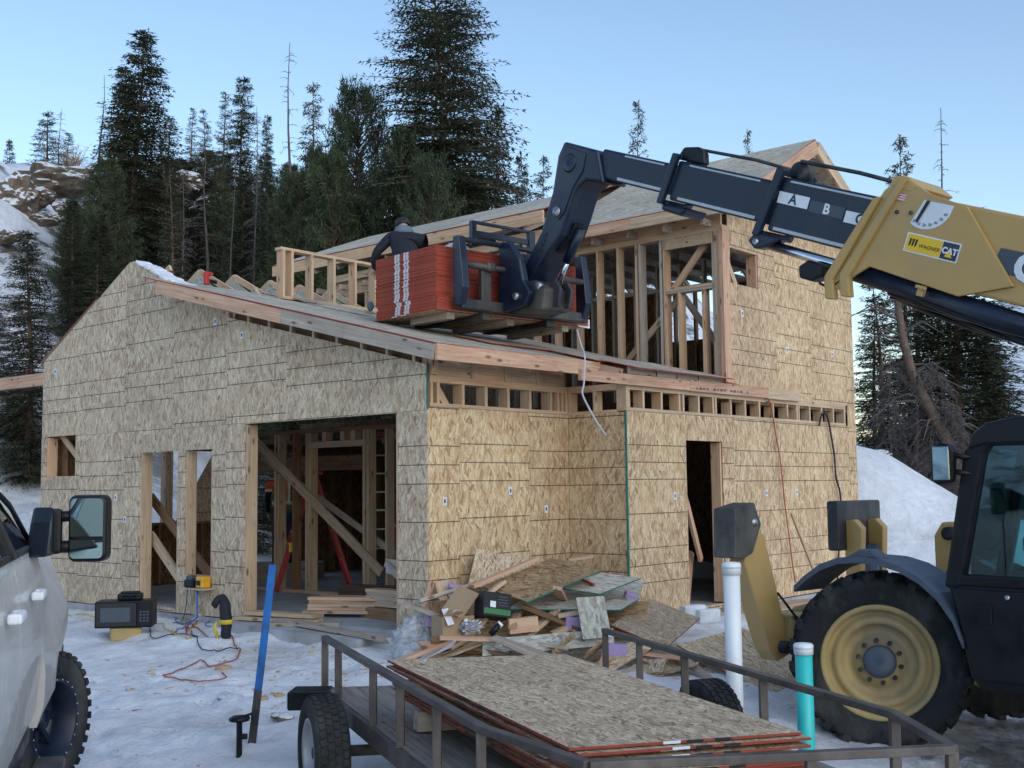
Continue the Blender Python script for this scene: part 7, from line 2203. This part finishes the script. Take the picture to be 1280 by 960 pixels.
def tree(key, px, ytop, d, wpx=None, label=None, group='conifers on the slope behind the house', rz=None, lean=0.0, zb=None):
    name, tm, cm, H, rm = PROTO[key]
    q = at(px, 480, d)
    top = at(px, ytop, d)
    z0 = (gz(q.x, q.y) if zb is None else zb) - 0.15
    h = max(1.0, top.z - z0)
    if key in MADE:
        o = copy_tree(MADE[key])
    else:
        o = thing(name, '', 'tree', (0, 0, 0), 0)
        for nm, me in (('trunk', tm), ('crown' if name != 'dead_tree' else 'branches', cm)):
            c = bpy.data.objects.new(nm, me)
            COL.objects.link(c)
            c.parent = o
            if nm == 'branches': c['kind'] = 'stuff'
        MADE[key] = o
    s = h / H
    sx = s if wpx is None else 1.22 * (wpx / FOC * d / 2) / rm
    o.location = (q.x, q.y, z0)
    o.scale = (sx, sx, s)
    o.rotation_euler = (0, lean, rng.uniform(0, 6.28) if rz is None else rz)
    tag(o, label, 'tree' if name != 'dead_tree' else 'dead tree', group)
    return o
tree('spire', 166, 24, 38, 128, 'tall dark spire-shaped spruce, tallest tree on the left side of the slope')
tree('spire2', 147, 72, 40, 95, 'dark spruce whose top shows just left of the tallest spire-shaped spruce')
tree('broad', 553, -85, 31, 262, 'giant broad spruce above the worker, its top cut by the picture edge')
tree('spire2', 628, 120, 34, 95, 'dark spruce forming the right shoulder of the giant broad spruce')
tree('spire', 298, 82, 42, 72, 'pointed dark spruce in the gap between the left spire and the tall dead snag')
tree('sparse', 277, 103, 49, 50, 'thin pale spruce close behind the left side of the pointed dark spruce')
tree('sparse2', 392, 91, 46, 66, 'open-branched spruce just right of the tall dead snag')
tree('spire2', 427, 132, 43, 62, 'dark spruce left of the bushy green pines, right of the open-branched spruce')
tree('pine', 449, 112, 33, 120, 'tallest bushy green pine, left of the giant broad spruce')
tree('pine2', 503, 165, 30, 120, 'bushy green pine directly behind the worker in the dark jacket')
tree('pine', 538, 205, 28, 100, 'lower bushy green pine to the right of the worker')
tree('pine2', 415, 195, 30, 105, 'bushy green pine behind the framed stub wall on the roof')
tree('pine', 372, 222, 32, 95, 'leftmost of the bushy green pines, below the dead snag')
tree('spire2', 333, 133, 45, 44, 'narrow dark spruce between the pointed dark spruce and the dead snag')
tree('sparse', 207, 138, 46, 60, 'thin spruce just right of the tall left spire-shaped spruce')
tree('sparse', 236, 124, 53, 34, 'left one of two slender twin spruces on the skyline')
tree('sparse2', 252, 127, 53, 36, 'right one of two slender twin spruces on the skyline')
tree('sparse2', 53, 129, 58, 56, 'thin spruce on the skyline above the snowy rocks at the far left')
tree('sparse', 78, 157, 57, 40, 'small thin spruce right of the skyline spruce above the rocks')
tree('spire2', 6, 166, 72, 40, 'small distant spruce at the left edge of the picture')
tree('spire', 36, 284, 24.5, 105, 'young dark spruce left of the gable wall, in front of the snowy rocks')
tree('spire2', 122, 300, 28, 70, 'young dark spruce behind the left slope of the garage roof')
tree('snag', 361, 40, 41, 60, 'tall bare dead snag left of centre on the skyline', 'dead trees on the slope')
tree('pole', 121, 82, 42, 14, 'thin bare pole left of the tall spire-shaped spruce', 'dead trees on the slope')
tree('pole', 187, 108, 41, 14, 'thin bare pole just right of the tall spire-shaped spruce', 'dead trees on the slope')
tree('pole', 222, 118, 45, 16, 'leaning bare pole near the slender twin spruces', 'dead trees on the slope', 0.0, R(-9))
tree('deadgrey', 318, 122, 36, 46, 'grey dead spruce in front of the pointed dark spruce', 'dead trees on the slope')
tree('snag', 289, 175, 34, 30, 'pale bare trunk in front of the pointed dark spruce', 'dead trees on the slope')
tree('deadgrey', 255, 195, 38, 70, 'grey brushy dead tree below the slender twin spruces', 'dead trees on the slope')
tree('deadgrey', 68, 126, 59, 34, 'grey bare tree beside the skyline spruce above the rocks', 'dead trees on the slope')
tree('sparse', 803, 114, 45, 58, 'sparse spruce standing alone above the boom and the upper roof')
tree('sparse2', 683, 187, 54, 56, 'sparse spruce between the giant broad spruce and the boom')
tree('spire2', 655, 186, 37, 60, 'dark spruce at the right foot of the giant broad spruce')
tree('sparse', 945, 152, 56, 40, 'small spruce tip above the ridge of the upper roof')
RG = 'trees beyond the right end of the house'
tree('sparse2', 1137, 160, 40, 84, 'sparse spruce standing left of the bare snag above the boom', RG)
tree('snag', 1189, 126, 36, 62, 'bare grey snag with drooping branches at upper right', RG)
tree('spire', 1200, 255, 30, 215, 'dense dark spruce at the right, branches reaching over the cab', RG)
tree('spire2', 1242, 440, 33, 95, 'lower dark spruce right of the dense dark spruce, behind the cab', RG)
tree('spire2', 1172, 330, 32.5, 120, 'dark spruce right behind the leaning trunk', RG)
tree('spire', 1236, 385, 33.5, 110, 'dark full spruce just above the cab roof at the right', RG)
tree('sparse', 1098, 335, 35, 90, 'thin spruce close to the right corner of the house', RG)
tree('spire2', 1150, 290, 36, 125, 'dark spruce between the thin spruce and the dense dark spruce', RG)
tree('spire2', 1092, 370, 38, 90, 'dark spruce half hidden by the right corner of the house', RG)
tree('thicket', 1112, 440, 27.5, 120, 'grey brushy dead thicket nearest the right corner of the house', RG)
tree('thicket', 1165, 445, 27, 130, 'grey brushy dead thicket beside the leaning trunk', RG)
tree('thicket', 1190, 500, 26.5, 90, 'lower grey brushy thicket behind the cab mirror', RG)
tree('deadgrey', 1140, 400, 29, 90, 'grey dead spruce with drooping twigs behind the snow mound', RG)
# leaning broken trunk at the right
lt = thing('dead_tree', 'leaning broken brown trunk among the grey thickets at the right', 'dead tree', at(1200, 590, 26.3), 0, RG)
lt_o = Vector(lt.location)
pp = [at(1200, 600, 26.3), at(1182, 548, 26.6), at(1160, 508, 26.9), at(1140, 468, 27.2), at(1128, 420, 27.6), at(1121, 372, 28)]
MB().tube([q - lt_o for q in pp], [0.15, 0.14, 0.125, 0.115, 0.10, 0.08], 10).build('trunk', M['bark'], lt)
bmb = MB()
for k in range(26):
    q = pp[1 + k % 4].lerp(pp[2 + k % 4], rng.random()) - lt_o
    a = rng.uniform(0, 6.28)
    L = rng.uniform(0.5, 1.6)
    dv = Vector((math.cos(a), 0.5 * math.sin(a), rng.uniform(-0.1, 0.5)))
    bmb.tube([q, q + dv * L * 0.5, q + dv * L + Vector((0, 0, -0.4 * L))], [0.035, 0.02, 0.006], 4, False)
bmb.build('branches', M['deadwood'], lt)['kind'] = 'stuff'
# fill of the wooded slope
FILL = {'spire': 'dark full spruce filling the wooded slope behind the house', 'spire2': 'dark slim spruce filling the wooded slope behind the house', 'sparse': 'thin olive spruce filling the wooded slope behind the house', 'sparse2': 'open olive spruce filling the wooded slope behind the house', 'deadgrey': 'grey leafless tree filling the wooded slope behind the house', 'pine': 'round green pine filling the wooded slope behind the house', 'pine2': 'small green pine filling the wooded slope behind the house'}
k = 0
while k < 52:
    px = rng.uniform(85, 640)
    d = rng.uniform(29, 62)
    yt = rng.uniform(178, 250) if px < 430 else rng.uniform(215, 270)
    if px < 120: yt = rng.uniform(240, 300); d = rng.uniform(28, 36)
    kd = rng.choice(['spire', 'spire2', 'spire2', 'sparse', 'deadgrey', 'pine2']) if px < 430 else rng.choice(['spire2', 'pine', 'sparse2'])
    tree(kd, px, yt, d, rng.uniform(45, 90), FILL[kd], 'trees filling the wooded slope')
    k += 1
for px, yt, d in ((186, 470, 31), (320, 450, 27), (360, 470, 29), (470, 420, 30), (20, 520, 26), (-20, 330, 27), (-60, 250, 34)):
    tree('spire2', px, yt, d, 75, FILL['spire2'], 'trees filling the wooded slope')
def bush(px, py, d, s, label):
    q = at(px, py, d)
    r = random.Random(int(px))
    mb = MB()
    for k in range(90):
        a, e = r.uniform(0, 6.28), r.uniform(0.2, 1.4)
        v = Vector((math.cos(a) * math.cos(e), math.sin(a) * math.cos(e), math.sin(e))) * s * r.uniform(0.5, 1.2)
        mb.tube([(0, 0, 0), v * 0.6 + Vector((r.uniform(-.1, .1), r.uniform(-.1, .1), 0)), v], [0.02, 0.012, 0.004], 3, False)
        for j in range(3):
            w = v * r.uniform(0.5, 1)
            mb.tube([w, w + Vector((r.uniform(-1, 1), r.uniform(-1, 1), r.uniform(-.3, 1))) * s * 0.25], [0.008, 0.003], 3, False)
    o = mb.build('bare_bush', M['brown_bush'])
    o.location = (q.x, q.y, gz(q.x, q.y) - 0.1)
    tag(o, label, 'bush')
bush(103, 200, 55, 2.2, 'golden brown bare bush on the skyline right of the rocks')
bush(90, 215, 50, 1.4, 'smaller brown bare bush just above the snowy rocks')
def boulder(px, py, d, s, seed, label):
    q = at(px, py, d)
    bm = bmesh.new()
    bmesh.ops.create_icosphere(bm, subdivisions=4, radius=1)
    for v in bm.verts:
        p = v.co * 1.3 + Vector((seed * 5.1, seed * 2.3, 0))
        c = mnoise.cell(p * 1.6)
        v.co *= 1 + 0.35 * mnoise.noise(p) + 0.22 * mnoise.noise(p * 2.6) + 0.10 * (c - 0.5) + 0.06 * mnoise.noise(p * 6)
        v.co = Vector((v.co.x * s[0], v.co.y * s[1], v.co.z * s[2]))
    me = bpy.data.meshes.new('boulder')
    bm.to_mesh(me); bm.free()
    me.materials.append(M['rock'])
    o = bpy.data.objects.new('boulder', me)
    COL.objects.link(o)
    o.location = q
    tag(o, label, 'rock', 'rocks on the left slope')
boulder(72, 226, 43, (1.45, 1.1, 0.62), 1, 'large brown snow-capped boulder, highest on the left slope')
boulder(20, 250, 41, (0.75, 0.9, 0.85), 2, 'upright brown boulder near the left edge of the picture')
boulder(46, 246, 42, (0.55, 0.7, 0.4), 3, 'boulder between the highest boulder and the upright one')
boulder(60, 274, 39, (0.5, 0.6, 0.2), 4, 'low flat boulder in the snow below the highest boulder')
boulder(10, 296, 37, (0.4, 0.5, 0.2), 5, 'low flat boulder near the left edge, under the upright one')
boulder(88, 262, 41, (0.5, 0.6, 0.25), 6, 'boulder beside the tall spruce, right of the highest boulder')
boulder(272, 262, 44, (0.9, 0.9, 0.6), 7, 'snow-capped boulder among the trees behind the trusses')
boulder(232, 232, 48, (0.9, 0.9, 0.5), 8, 'snow-capped boulder in the gap right of the tall spruce')
boulder(1100, 569, 22.4, (0.22, 0.2, 0.10), 9, 'small brown rock showing on the top of the snow mound')

# chips, sawdust and splinters trodden into the snow
cr_ = random.Random(5)
cm_ = MB()
for k in range(420):
    if k < 200: x, y = cr_.gauss(-0.6, 1.1), cr_.gauss(11.2, 0.7)
    elif k < 330: x, y = cr_.gauss(-2.6, 0.9), cr_.gauss(12.0, 0.8)
    else: x, y = cr_.uniform(-4.5, 3.5), cr_.uniform(6.5, 12.5)
    u, v = house_uv(x, y)
    if u > -0.6 and -0.9 < v < 8 and u > -0.1: continue
    s = cr_.uniform(0.008, 0.03)
    cm_.box((x, y, gz(x, y) + 0.004), (s * cr_.uniform(1, 3.5), s, 0.006), Matrix.Rotation(cr_.uniform(0, 6.28), 3, 'Z') @ Matrix.Rotation(cr_.uniform(-0.4, 0.4), 3, 'X'))
o = cm_.build('wood_chips', M['pine'])
tag(o, kind='stuff')
